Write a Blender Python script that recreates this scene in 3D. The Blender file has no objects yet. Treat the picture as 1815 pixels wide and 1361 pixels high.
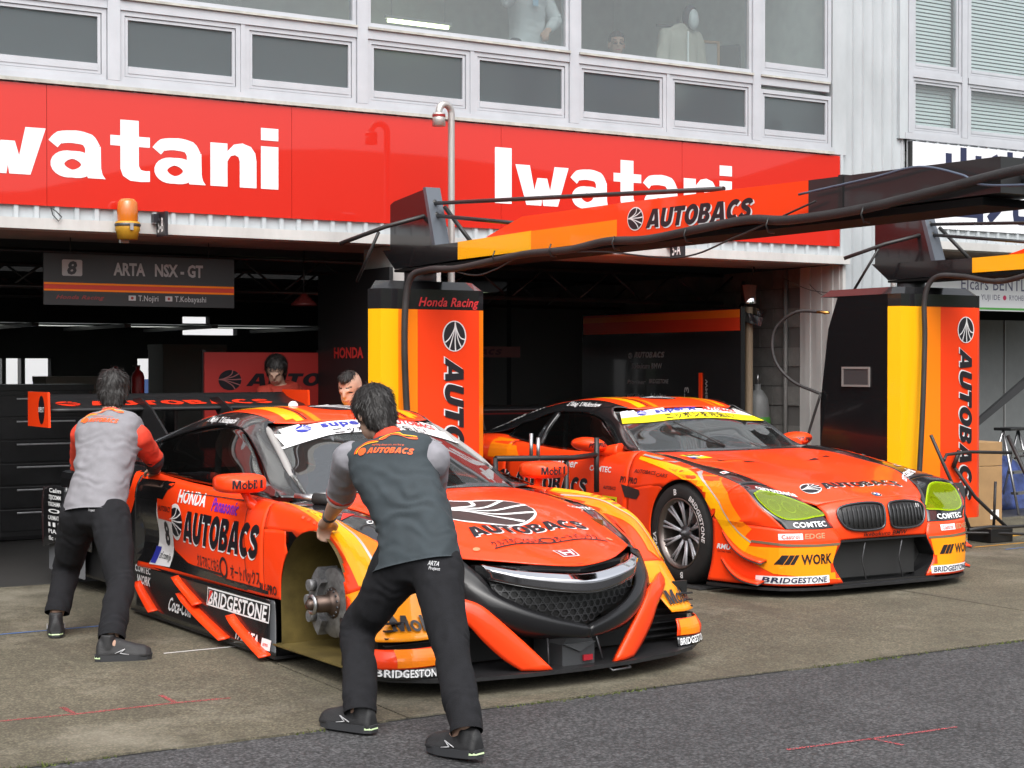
import bpy, bmesh, math, random
from mathutils import Vector, Matrix, noise
from mathutils.geometry import tessellate_polygon
from mathutils.bvhtree import BVHTree
R = math.radians
random.seed(7)
scene = bpy.context.scene
COL = scene.collection

# ---------------------------------------------------------------- camera, sky, sun, exposure
cam_d = bpy.data.cameras.new('camera')
cam = bpy.data.objects.new('camera', cam_d)
COL.objects.link(cam)
cam.location = (0.0, -11.21, 1.53)
cam.rotation_euler = (R(90 - 0.657), 0, R(-31.04))
cam_d.sensor_width = 36.0
cam_d.lens = 36.0 * 2836 / 1815
cam_d.clip_end = 3000
cam_d.clip_start = 0.05
scene.camera = cam

SUN_EL, SUN_ROT = 52, 205
world = bpy.data.worlds.new('World')
scene.world = world
world.use_nodes = True
nt = world.node_tree
bg = nt.nodes['Background']
sky = nt.nodes.new('ShaderNodeTexSky')
sky.sky_type = 'NISHITA'
sky.sun_disc = False
sky.sun_elevation = R(SUN_EL)
sky.sun_rotation = R(SUN_ROT)
sky.dust_density = 4.0
sky.air_density = 1.0
hs = nt.nodes.new('ShaderNodeHueSaturation')
hs.inputs['Saturation'].default_value = 0.22
nt.links.new(sky.outputs[0], hs.inputs['Color'])
# even overcast: brighter overhead than at the horizon
geo = nt.nodes.new('ShaderNodeTexCoord')
sep = nt.nodes.new('ShaderNodeSeparateXYZ')
nt.links.new(geo.outputs['Generated'], sep.inputs[0])
grd = nt.nodes.new('ShaderNodeMapRange')
grd.inputs[1].default_value = 0.0
grd.inputs[2].default_value = 1.0
grd.inputs[3].default_value = 0.80
grd.inputs[4].default_value = 1.35
nt.links.new(sep.outputs['Z'], grd.inputs[0])
mul = nt.nodes.new('ShaderNodeMix')
mul.data_type = 'RGBA'
mul.blend_type = 'MULTIPLY'
mul.inputs[0].default_value = 1.0
nt.links.new(hs.outputs[0], mul.inputs[6])
nt.links.new(grd.outputs[0], mul.inputs[7])
nt.links.new(mul.outputs[2], bg.inputs['Color'])
bg.inputs['Strength'].default_value = 0.15

sun_d = bpy.data.lights.new('sun', 'SUN')
sun_d.energy = 0.6
sun_d.angle = R(70)
sun_d.color = (1.0, 0.97, 0.92)
sun = bpy.data.objects.new('sun', sun_d)
COL.objects.link(sun)
az = R(SUN_ROT)
sdir = Vector((math.sin(az) * math.cos(R(SUN_EL)), math.cos(az) * math.cos(R(SUN_EL)), math.sin(R(SUN_EL))))
sun.rotation_euler = sdir.to_track_quat('Z', 'Y').to_euler()
scene.view_settings.view_transform = 'Standard'
scene.view_settings.look = 'None'
scene.view_settings.exposure = 1.0
scene.view_settings.gamma = 1.0
scene.view_settings.use_curve_mapping = False
scene.cycles.max_bounces = 6
scene.cycles.diffuse_bounces = 3
scene.cycles.glossy_bounces = 3
scene.cycles.transparent_max_bounces = 10
scene.cycles.caustics_reflective = False
scene.cycles.caustics_refractive = False
scene.cycles.use_denoising = True

# ---------------------------------------------------------------- materials
MATS = {}
def mat(name, col, rough=0.5, metal=0.0, coat=0.0, spec=0.5, var=0.0, vscale=8.0, bump=0.0, bscale=60.0, emit=None, estr=1.0, coat_rough=0.04, aniso=None, flake=0):
    """Principled material with procedural colour variation and fine relief."""
    if name in MATS:
        return MATS[name]
    m = bpy.data.materials.new(name)
    m.use_nodes = True
    t = m.node_tree
    b = t.nodes['Principled BSDF']
    c = tuple(col) + (1,)
    b.inputs['Base Color'].default_value = c
    b.inputs['Roughness'].default_value = rough
    b.inputs['Metallic'].default_value = metal
    b.inputs['Coat Weight'].default_value = coat
    b.inputs['Coat Roughness'].default_value = coat_rough
    b.inputs['Specular IOR Level'].default_value = spec
    tc = t.nodes.new('ShaderNodeTexCoord')
    if var > 0:
        n = t.nodes.new('ShaderNodeTexNoise')
        n.inputs['Scale'].default_value = vscale
        n.inputs['Detail'].default_value = 6
        n.inputs['Roughness'].default_value = 0.65
        mp = t.nodes.new('ShaderNodeMapping')
        if aniso:
            mp.inputs['Scale'].default_value = aniso
        t.links.new(tc.outputs['Object'], mp.inputs[0])
        t.links.new(mp.outputs[0], n.inputs['Vector'])
        r = t.nodes.new('ShaderNodeValToRGB')
        r.color_ramp.elements[0].position = 0.3
        r.color_ramp.elements[1].position = 0.7
        r.color_ramp.elements[0].color = tuple(max(0, x * (1 - var)) for x in col) + (1,)
        r.color_ramp.elements[1].color = tuple(min(1, x * (1 + var)) for x in col) + (1,)
        t.links.new(n.outputs['Fac'], r.inputs[0])
        t.links.new(r.outputs[0], b.inputs['Base Color'])
        rr = t.nodes.new('ShaderNodeMapRange')
        rr.inputs[3].default_value = max(0, rough - 0.08)
        rr.inputs[4].default_value = min(1, rough + 0.12)
        t.links.new(n.outputs['Fac'], rr.inputs[0])
        t.links.new(rr.outputs[0], b.inputs['Roughness'])
    if bump > 0:
        n2 = t.nodes.new('ShaderNodeTexNoise')
        n2.inputs['Scale'].default_value = bscale
        n2.inputs['Detail'].default_value = 4
        t.links.new(tc.outputs['Object'], n2.inputs['Vector'])
        bp = t.nodes.new('ShaderNodeBump')
        bp.inputs['Strength'].default_value = bump
        bp.inputs['Distance'].default_value = 0.01
        t.links.new(n2.outputs['Fac'], bp.inputs['Height'])
        t.links.new(bp.outputs[0], b.inputs['Normal'])
    if emit:
        b.inputs['Emission Color'].default_value = tuple(emit) + (1,)
        b.inputs['Emission Strength'].default_value = estr
    MATS[name] = m
    return m

def glass(name, tint=(0.8, 0.85, 0.85), rough=0.0, refl=1.0, haze=0.0, hazecol=(.5, .5, .5), ior=1.65):
    """Thin sheet glass: Fresnel mirror over clear (optionally hazy) transmission."""
    if name in MATS:
        return MATS[name]
    m = bpy.data.materials.new(name)
    m.use_nodes = True
    t = m.node_tree
    t.nodes.clear()
    out = t.nodes.new('ShaderNodeOutputMaterial')
    tr = t.nodes.new('ShaderNodeBsdfTransparent')
    tr.inputs[0].default_value = tuple(tint) + (1,)
    gl = t.nodes.new('ShaderNodeBsdfGlossy')
    gl.inputs['Roughness'].default_value = rough
    gl.inputs['Color'].default_value = (refl, refl, refl, 1)
    fr = t.nodes.new('ShaderNodeFresnel')
    # same reflectance from either side of the sheet (index inverted on back faces)
    gm_ = t.nodes.new('ShaderNodeNewGeometry')
    m1_ = t.nodes.new('ShaderNodeMapRange'); m1_.inputs[3].default_value = ior; m1_.inputs[4].default_value = 1.0 / ior
    t.links.new(gm_.outputs['Backfacing'], m1_.inputs[0]); t.links.new(m1_.outputs[0], fr.inputs[0])
    mx = t.nodes.new('ShaderNodeMixShader')
    t.links.new(fr.outputs[0], mx.inputs[0])
    src = tr
    if haze > 0:
        df = t.nodes.new('ShaderNodeBsdfDiffuse')
        df.inputs[0].default_value = tuple(hazecol) + (1,)
        m2 = t.nodes.new('ShaderNodeMixShader')
        m2.inputs[0].default_value = haze
        t.links.new(tr.outputs[0], m2.inputs[1])
        t.links.new(df.outputs[0], m2.inputs[2])
        src = m2
    t.links.new(src.outputs[0], mx.inputs[1])
    t.links.new(gl.outputs[0], mx.inputs[2])
    t.links.new(mx.outputs[0], out.inputs[0])
    MATS[name] = m
    return m

ORANGE = mat('paint_fluorescent_orange', (0.98, 0.058, 0.008), 0.36, coat=0.35, spec=.22)
AMBER = mat('paint_amber', (0.98, 0.235, 0.005), 0.36, coat=0.35, spec=.22)
YELLOW = mat('paint_yellow', (0.98, 0.45, 0.005), 0.36, coat=0.35, spec=.22)
BLACKP = mat('paint_black', (0.012, 0.012, 0.013), 0.25, coat=0.8)
CARBON = mat('carbon_satin', (0.014, 0.014, 0.015), 0.42, var=.3, vscale=40)
WHITEP = mat('vinyl_white', (0.82, 0.82, 0.82), 0.4)
BLACKV = mat('vinyl_black', (0.014, 0.012, 0.016), 0.35)
REDV = mat('vinyl_red', (0.75, 0.03, 0.02), 0.4)
BLUEV = mat('vinyl_blue', (0.03, 0.04, 0.35), 0.4)
PURPLEV = mat('vinyl_purple', (0.16, 0.02, 0.40), 0.4)
GREYV = mat('vinyl_grey', (0.3, 0.3, 0.3), 0.45)
SILVERV = mat('vinyl_silver', (0.55, 0.53, 0.52), 0.35, metal=.4)
DARKREDV = mat('vinyl_dark_red', (0.25, 0.012, 0.01), 0.4)
YELLOWV = mat('vinyl_yellow', (0.85, 0.75, 0.01), 0.4)
GOLDV = mat('vinyl_gold_grey', (0.45, 0.25, 0.12), 0.4)
CHROME = mat('chrome', (0.82, 0.82, 0.84), 0.06, metal=1.0)
STEEL = mat('steel', (0.45, 0.45, 0.46), 0.35, metal=1.0, var=.15, vscale=20)
DARKSTEEL = mat('dark_steel', (0.10, 0.10, 0.105), 0.45, metal=.8, var=.25, vscale=30)
GUNMETAL = mat('gunmetal', (0.50, 0.51, 0.54), 0.3, metal=.3)
RUBBER = mat('rubber', (0.014, 0.014, 0.014), 0.75, var=.25, vscale=25, bump=.15)
HOSE = mat('hose_rubber', (0.022, 0.02, 0.02), 0.6, var=.4, vscale=6, bump=.2, bscale=90)
OLIVE = mat('bare_aramid_composite', (0.105, 0.078, 0.022), 0.5, var=.45, vscale=5, bump=.1)
TUBEBLK = mat('painted_black_steel', (0.015, 0.015, 0.015), 0.4, var=.3, vscale=14)

# ---------------------------------------------------------------- object helpers
def put(name, me, m=None, parent=None, smooth=False):
    o = bpy.data.objects.new(name, me)
    COL.objects.link(o)
    if m is not None and not me.materials:
        me.materials.append(m)
    if smooth:
        me.polygons.foreach_set('use_smooth', [True] * len(me.polygons))
    o.parent = parent
    return o

def tag(o, label, cat, group=None):
    o['label'] = label
    o['category'] = cat
    if group:
        o['group'] = group
    return o

def struct(o):
    o['kind'] = 'structure'
    return o

def thing(name, loc, rz, label, cat, group=None):
    o = bpy.data.objects.new(name, None)
    o.empty_display_size = 0.2
    COL.objects.link(o)
    o.location = loc
    o.rotation_euler = (0, 0, rz)
    return tag(o, label, cat, group)

class MB:
    """Collects shapes; build() makes one mesh object."""
    def __init__(s):
        s.v = []; s.f = []; s.sm = []
    def add(s, verts, faces, smooth=False):
        k = len(s.v)
        s.v += [tuple(p) for p in verts]
        s.f += [tuple(i + k for i in f) for f in faces]
        s.sm += [smooth] * len(faces)
        return s
    def box(s, x0, x1, y0, y1, z0, z1, M=None):
        p = [(x, y, z) for x in (x0, x1) for y in (y0, y1) for z in (z0, z1)]
        if M: p = [M @ Vector(q) for q in p]
        return s.add(p, [(0, 1, 3, 2), (4, 6, 7, 5), (0, 4, 5, 1), (2, 3, 7, 6), (0, 2, 6, 4), (1, 5, 7, 3)])
    def cbox(s, x0, x1, y0, y1, z0, z1, c=0.01, M=None):
        """box with chamfered edges"""
        bm = bmesh.new()
        bmesh.ops.create_cube(bm, size=1)
        for v in bm.verts:
            v.co = Vector(((x0 + x1) / 2 + v.co.x * (x1 - x0), (y0 + y1) / 2 + v.co.y * (y1 - y0), (z0 + z1) / 2 + v.co.z * (z1 - z0)))
        bmesh.ops.bevel(bm, geom=bm.edges[:], offset=c, segments=2, affect='EDGES', profile=.6)
        if M: bmesh.ops.transform(bm, matrix=M, verts=bm.verts)
        bm.verts.index_update()
        s.add([v.co.copy() for v in bm.verts], [[v.index for v in f.verts] for f in bm.faces])
        bm.free()
        return s
    def prism(s, poly, a, b, axis='z', M=None):
        """polygon (2D) extruded along an axis; poly in the other two axes' order"""
        n = len(poly)
        def P(q, h):
            return {'z': (q[0], q[1], h), 'y': (q[0], h, q[1]), 'x': (h, q[0], q[1])}[axis]
        p = [P(q, a) for q in poly] + [P(q, b) for q in poly]
        if M: p = [M @ Vector(q) for q in p]
        f = [tuple(range(n))[::-1], tuple(range(n, 2 * n))]
        f += [(i, (i + 1) % n, n + (i + 1) % n, n + i) for i in range(n)]
        return s.add(p, f)
    def tube(s, pts, r, n=8, caps=True, closed=False):
        pts = [Vector(p) for p in pts]
        rr = r if hasattr(r, '__len__') else [r] * len(pts)
        rings = []
        up = Vector((0, 0, 1))
        N = len(pts)
        prev = None
        for i, p in enumerate(pts):
            if closed:
                d = (pts[(i + 1) % N] - pts[i - 1])
            else:
                d = (pts[min(i + 1, N - 1)] - pts[max(i - 1, 0)])
            d = d.normalized() if d.length > 1e-9 else Vector((0, 0, 1))
            if prev is None:
                a = d.cross(up)
                if a.length < 1e-3: a = d.cross(Vector((1, 0, 0)))
            else:
                a = prev - d * prev.dot(d)
            a.normalize(); prev = a
            b = d.cross(a)
            rings.append([p + (a * math.cos(t) + b * math.sin(t)) * rr[i] for t in [2 * math.pi * k / n for k in range(n)]])
        v = [q for rg in rings for q in rg]
        f = []
        for i in range(N if closed else N - 1):
            j = (i + 1) % N
            for k in range(n):
                f.append((i * n + k, i * n + (k + 1) % n, j * n + (k + 1) % n, j * n + k))
        s.add(v, f, True)
        if caps and not closed:
            k = len(s.v) - len(v)
            s.f += [tuple(k + i for i in range(n))[::-1], tuple(k + (N - 1) * n + i for i in range(n))]
            s.sm += [False, False]
        return s
    def cyl(s, p0, p1, r, n=16, r2=None):
        return s.tube([p0, p1], [r, r if r2 is None else r2], n)
    def lathe(s, prof, n=32, M=None, smooth=True):
        """profile [(radius, height)] about z, transformed by M"""
        v = []; f = []
        for (r, h) in prof:
            for k in range(n):
                a = 2 * math.pi * k / n
                q = Vector((r * math.cos(a), r * math.sin(a), h))
                v.append(M @ q if M else q)
        for i in range(len(prof) - 1):
            for k in range(n):
                f.append((i * n + k, i * n + (k + 1) % n, (i + 1) * n + (k + 1) % n, (i + 1) * n + k))
        return s.add(v, f, smooth)
    def grid(s, g, smooth=True, flip=False, closed=False):
        nr, nc = len(g), len(g[0])
        v = [p for r in g for p in r]
        f = []
        for i in range(nr - 1):
            for j in range(nc if closed else nc - 1):
                k = (j + 1) % nc
                q = (i * nc + j, i * nc + k, (i + 1) * nc + k, (i + 1) * nc + j)
                f.append(q[::-1] if flip else q)
        return s.add(v, f, smooth)
    def ell(s, c, r, n=16, M=None):
        c = Vector(c)
        prof = []
        g = []
        for i in range(n // 2 + 1):
            t = math.pi * i / (n // 2)
            row = []
            for k in range(n):
                a = 2 * math.pi * k / n
                q = Vector((r[0] * math.sin(t) * math.cos(a), r[1] * math.sin(t) * math.sin(a), r[2] * math.cos(t)))
                if M: q = M.to_3x3() @ q
                row.append(c + q)
            g.append(row)
        return s.grid(g, True, closed=True)
    def mesh(s, name='m'):
        me = bpy.data.meshes.new(name)
        me.from_pydata([tuple(p) for p in s.v], [], s.f)
        me.polygons.foreach_set('use_smooth', s.sm)
        me.update()
        return me
    def build(s, name, m=None, parent=None, fix=True):
        me = s.mesh(name)
        if fix:
            bm = bmesh.new(); bm.from_mesh(me)
            bmesh.ops.recalc_face_normals(bm, faces=bm.faces)
            bm.to_mesh(me); bm.free()
        return put(name, me, m, parent)

def crom(P, n):
    """Catmull-Rom through points, n samples per segment"""
    P = [Vector(p) for p in P]
    out = []
    for i in range(len(P) - 1):
        p1, p2 = P[i], P[i + 1]
        p0 = P[i - 1] if i > 0 else p1 * 2 - p2
        p3 = P[i + 2] if i + 2 < len(P) else p2 * 2 - p1
        for k in range(n):
            t = k / n
            out.append(0.5 * ((2 * p1) + (p2 - p0) * t + (2 * p0 - 5 * p1 + 4 * p2 - p3) * t * t + (3 * p1 - p0 - 3 * p2 + p3) * t ** 3))
    out.append(P[-1])
    return out

def surf(rows, nu=6, nv=6):
    """bicubic grid through control rows"""
    rr = [crom(r, nu) for r in rows]
    cols = [crom([r[j] for r in rr], nv) for j in range(len(rr[0]))]
    return [[cols[j][i] for j in range(len(cols))] for i in range(len(cols[0]))]

def mirx(rows):
    return [[(-p[0], p[1], p[2]) for p in r] for r in rows]

def shell(name, rows, m, parent, nu=6, nv=6, side=1, thick=0.006, cut=None, snap=None):
    """curved panel; side=-1 mirrors in x. cut(p) True removes a face, snap moves the new rim onto the cut outline"""
    rws = rows if side > 0 else mirx(rows)
    g = surf(rws, nu, nv)
    mb = MB().grid(g)
    me = mb.mesh(name)
    bm = bmesh.new(); bm.from_mesh(me)
    if cut:
        dead = [f for f in bm.faces if cut(f.calc_center_median())]
        bmesh.ops.delete(bm, geom=dead, context='FACES')
        if snap:
            for v in bm.verts:
                if v.is_boundary:
                    q = snap(v.co)
                    if q: v.co = q
    # outward orientation: away from the car's middle line
    c = Vector((0, 1.2, 0.45))
    acc = sum(((f.calc_center_median() - c).dot(f.normal)) * f.calc_area() for f in bm.faces)
    if acc < 0:
        bmesh.ops.reverse_faces(bm, faces=bm.faces[:])
    bm.to_mesh(me); bm.free()
    o = put(name, me, m, parent, True)
    if thick:
        md = o.modifiers.new('thickness', 'SOLIDIFY')
        md.thickness = thick
        md.offset = -1
    return o

# ---------------------------------------------------------------- lettering
def stroke(pts, w, closed=False):
    """flat ribbon following a path, as a list of quads"""
    P = [Vector((p[0], p[1])) for p in pts]
    n = len(P)
    L, Rr = [], []
    for i in range(n):
        if closed:
            d0 = (P[i] - P[i - 1]).normalized(); d1 = (P[(i + 1) % n] - P[i]).normalized()
        else:
            d1 = (P[min(i + 1, n - 1)] - P[min(i, n - 2)]).normalized()
            d0 = (P[max(i, 1)] - P[max(i - 1, 0)]).normalized()
        t = (d0 + d1).normalized()
        nn = Vector((-t.y, t.x))
        k = max(0.55, t.dot(d1))
        ww = (w[i] if hasattr(w, '__len__') else w) / 2 / k
        L.append(P[i] + nn * ww); Rr.append(P[i] - nn * ww)
    q = []
    for i in range(n if closed else n - 1):
        j = (i + 1) % n
        q.append([tuple(Rr[i]), tuple(Rr[j]), tuple(L[j]), tuple(L[i])])
    return q

def arc(cx, cy, rx, ry, a0, a1, n=14):
    return [(cx + rx * math.cos(R(a0 + (a1 - a0) * k / n)), cy + ry * math.sin(R(a0 + (a1 - a0) * k / n))) for k in range(n + 1)]

def sm2(pts, n=4):
    return [(p.x, p.y) for p in crom([(a, b, 0) for a, b in pts], n)]

# a glyph is (width, [piece...]); a piece is ('poly', outer, [holes]) or ('str', quads)
def rect(x0, y0, x1, y1):
    return ('poly', [(x0, y0), (x1, y0), (x1, y1), (x0, y1)], [])
HG = {
 'I': (.33, [rect(0, 0, .33, 1)]),
 'w': (1.08, [('poly', [(0, .72), (.29, .72), (.38, .28), (.44, .5), (.64, .5), (.70, .28), (.79, .72), (1.08, .72), (.86, 0), (.56, 0), (.54, .14), (.52, 0), (.22, 0)], [])]),
 'a': (.80, [('str', stroke(sm2([(.03, .50), (.13, .60), (.36, .625), (.54, .585), (.62, .46)]), [.17] * 4 + [.19] * 4 + [.2] * 4 + [.22] * 4 + [.22])), ('poly', [(.50, .50), (.73, .50), (.735, .16), (.755, .07), (.80, 0), (.54, 0), (.51, .08), (.50, .16)], []), ('str', stroke(arc(.315, .20, .222, .145, 0, 348, 26), [.115 + .085 * abs(math.cos(R(348 * k / 26))) for k in range(27)], True)), ]),
 't': (.60, [('poly', [(.15, .70), (.15, .95), (.43, .95), (.43, .70), (.60, .70), (.60, .54), (.43, .54), (.43, .24), (.46, .18), (.53, .165), (.60, .17), (.60, .0), (.47, -.01), (.30, .0), (.19, .07), (.15, .18), (.15, .54), (0, .54), (0, .70)], [])]),
 'n': (.75, [rect(0, 0, .275, .70), ('poly', [(.25, .46), (.28, .58), (.38, .69), (.52, .72), (.66, .67), (.73, .57), (.75, .44), (.75, 0), (.475, 0), (.475, .42), (.455, .49), (.40, .52), (.33, .50), (.285, .43), (.25, .36)], [])]),
 'i': (.29, [rect(0, 0, .29, .70), rect(0, .80, .29, 1.0)]),
 'A': (.98, [('poly', [(0, 0), (.30, 0), (.345, .17), (.64, .17), (.68, 0), (.98, 0), (.69, 1), (.30, 1)], [[(.40, .37), (.585, .37), (.495, .74)]])]),
 'U': (.84, [('str', stroke(sm2([(.145, 1), (.145, .42), (.2, .2), (.42, .115), (.64, .2), (.695, .42), (.695, 1)]), .28))]),
 'T': (.78, [('poly', [(0, 1), (.78, 1), (.78, .75), (.535, .75), (.535, 0), (.245, 0), (.245, .75), (0, .75)], [])]),
 'O': (.92, [('poly', arc(.46, .5, .46, .53, 0, 348, 29), [arc(.46, .5, .17, .27, 0, 345, 23)])]),
 'B': (.80, [('poly', [(0, 0), (.5, 0), (.68, .06), (.78, .2), (.78, .33), (.71, .46), (.60, .53), (.69, .60), (.74, .70), (.74, .82), (.66, .94), (.5, 1), (0, 1)], [[(.28, .21), (.44, .21), (.5, .31), (.44, .41), (.28, .41)], [(.28, .61), (.42, .61), (.47, .70), (.42, .79), (.28, .79)]])]),
 'C': (.80, [('str', stroke(arc(.46, .5, .325, .395, 50, 310, 22), .27))]),
 'S': (.76, [('str', stroke(sm2([(.66, .74), (.58, .86), (.38, .89), (.19, .81), (.17, .67), (.32, .56), (.5, .47), (.60, .33), (.55, .17), (.36, .105), (.18, .14), (.07, .27)]), .25))]),
 'M': (1.1, [('poly', [(0, 0), (.24, 0), (.24, .62), (.44, 0), (.66, 0), (.86, .62), (.86, 0), (1.1, 0), (1.1, 1), (.76, 1), (.55, .36), (.34, 1), (0, 1)], [])]),
 'o': (.72, [('poly', arc(.36, .34, .36, .36, 0, 348, 29), [arc(.36, .34, .17, .19, 0, 345, 23)])]),
 'b': (.70, [rect(0, 0, .22, 1), ('poly', arc(.35, .33, .35, .345, 0, 348, 29), [arc(.37, .33, .15, .17, 0, 345, 23)])]),
 'l': (.22, [rect(0, 0, .22, 1)]),
 '1': (.30, [('poly', [(.06, 0), (.30, 0), (.30, 1), (.12, 1), (0, .82), (.06, .76)], [])]),
 ' ': (.4, []),
}
def heavy(text, gap=.08, shear=0.0):
    """triangles of heavy lettering: list of (verts2d, faces, layer), width; cap height 1"""
    out = []; x = 0
    for ch in text:
        w, pieces = HG[ch]
        for k, pc in enumerate(pieces):
            if pc[0] == 'poly':
                loops = [pc[1]] + pc[2]
                vs = [p for l in loops for p in l]
                fs = tessellate_polygon([[Vector((a, b, 0)) for a, b in l] for l in loops])
            else:
                vs = [p for q in pc[1] for p in q]
                fs = [(4 * i, 4 * i + 1, 4 * i + 2, 4 * i + 3) for i in range(len(pc[1]))]
            out.append(([(a + x + shear * b, b) for a, b in vs], [tuple(f) for f in fs], k))
        x += w + gap
    return out, x - gap

_tc = {}
def plain(text, bold=0.02, shear=0.0, space=1.04):
    """triangles of ordinary lettering; cap height about 1"""
    key = (text, bold, shear, space)
    if key in _tc: return _tc[key]
    cu = bpy.data.curves.new('lettering', 'FONT')
    cu.body = text; cu.size = 1.44; cu.offset = bold; cu.shear = shear; cu.resolution_u = 2; cu.space_character = space
    ob = bpy.data.objects.new('lettering', cu)
    me = bpy.data.meshes.new_from_object(ob)
    vs = [(v.co.x, v.co.y) for v in me.vertices]
    fs = [tuple(p.vertices) for p in me.polygons]
    x0 = min([v[0] for v in vs] or [0]); x1 = max([v[0] for v in vs] or [1])
    vs = [(a - x0, b) for a, b in vs]
    bpy.data.objects.remove(ob); bpy.data.curves.remove(cu); bpy.data.meshes.remove(me)
    _tc[key] = ([(vs, fs, 0)], x1 - x0)
    return _tc[key]

def poly2(pts, holes=()):
    loops = [list(pts)] + [list(h) for h in holes]
    vs = [p for l in loops for p in l]
    fs = tessellate_polygon([[Vector((a, b, 0)) for a, b in l] for l in loops])
    return [(vs, [tuple(f) for f in fs], 0)]

def strip2(pts, w):
    q = stroke(pts, w)
    return [([p for a in q for p in a], [(4 * i, 4 * i + 1, 4 * i + 2, 4 * i + 3) for i in range(len(q))], 0)]

def scale2(pieces, sx, sy, dx=0, dy=0, shear=0.0):
    return [([(a * sx + dx + shear * b * sy, b * sy + dy) for a, b in v], f, l) for v, f, l in pieces]

def decal(name, pieces, m, parent, O, ux, uy, off=0.003, bvh=None, step=0.05, reach=0.6):
    """lay flat pieces (metres) on a plane through O, or wrap them on a surface by casting along the plane's normal"""
    O = Vector(O); ux = Vector(ux).normalized(); uy = Vector(uy); uy = (uy - ux * uy.dot(ux)).normalized(); nn = ux.cross(uy)
    bm = bmesh.new()
    lay = bm.verts.layers.float.new('lay')
    for vs, fs, l in pieces:
        bv = []
        for a, b in vs:
            q = bm.verts.new((a, b, 0)); q[lay] = l; bv.append(q)
        for f in fs:
            try: bm.faces.new([bv[i] for i in f])
            except ValueError: pass
    if bvh is not None and bm.verts:
        xs = [v.co.x for v in bm.verts]; ys = [v.co.y for v in bm.verts]
        for ax, lo, hi in ((0, min(xs), max(xs)), (1, min(ys), max(ys))):
            k = math.floor(lo / step) + 1
            while k * step < hi:
                co = Vector((0, 0, 0)); co[ax] = k * step
                no = Vector((0, 0, 0)); no[ax] = 1
                bmesh.ops.bisect_plane(bm, geom=bm.verts[:] + bm.edges[:] + bm.faces[:], plane_co=co, plane_no=no, dist=1e-6)
                k += 1
    dead = []
    for v in bm.verts:
        p = O + ux * v.co.x + uy * v.co.y
        k = off + v[lay] * 0.0005
        if bvh is None:
            v.co = p + nn * k
        else:
            h = bvh.ray_cast(p + nn * reach, -nn, reach * 2.2)
            if h[0] is None or abs(h[1].dot(nn)) < 0.13:
                dead.append(v)
            else:
                n = h[1] if h[1].dot(nn) > 0 else -h[1]
                v.co = h[0] + n * k
    if dead: bmesh.ops.delete(bm, geom=dead, context='VERTS')
    for f in bm.faces:
        f.normal_update()
        if f.normal.dot(nn) < 0: f.normal_flip()
    me = bpy.data.meshes.new(name)
    bm.to_mesh(me); bm.free()
    return put(name, me, m, parent)

def fit(res, w=None, h=None, center=False):
    """scale (pieces,width) so cap height is h and/or width is w"""
    pcs, wd = res
    h = h if h else w / wd
    sx = (w / wd) if w else h
    return scale2(pcs, sx, h, -(w if w else wd * h) / 2 if center else 0, -h / 2 if center else 0)

def fan_logo(s=1.0, sy=None, down=False):
    """ellipse emblem crossed by curved rays: returns dark pieces, pale pieces (unit about 1 tall)"""
    sy = sy or s
    el = poly2(scale_pts(arc(0, 0, .42, .5, 0, 348, 29), s, sy))
    turn = (lambda p: [(a, -b) for a, b in p]) if down else (lambda p: [(b, a) for a, b in p])
    el = [(turn(v), f, l) for v, f, l in el]
    rays = []
    for k, (tx, ty) in enumerate([(-.36, .22), (-.2, .44), (.04, .5), (.26, .38), (.40, .12)]):
        pts = sm2([(.02, -.52), (.03 + tx * .12, -.25), (tx * .55, ty * .35), (tx * 1.02, ty * 1.0)], 4)
        rays += strip2(scale_pts(pts, s, sy), [.02 * s + .03 * s * i / (len(pts) - 1) for i in range(len(pts))])
    rays = [(turn(v), f, 1 + i * .4) for i, (v, f, l) in enumerate(rays)]
    return el, rays

def scale_pts(p, sx, sy):
    return [(a * sx, b * sy) for a, b in p]

def bvh_of(objs, parent):
    """BVH of several meshes in their parent's space (parts carry no transform of their own)"""
    vs = []; fs = []
    for o in objs:
        k = len(vs)
        vs += [v.co.copy() for v in o.data.vertices]
        fs += [[i + k for i in p.vertices] for p in o.data.polygons]
    return BVHTree.FromPolygons(vs, fs)
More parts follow.
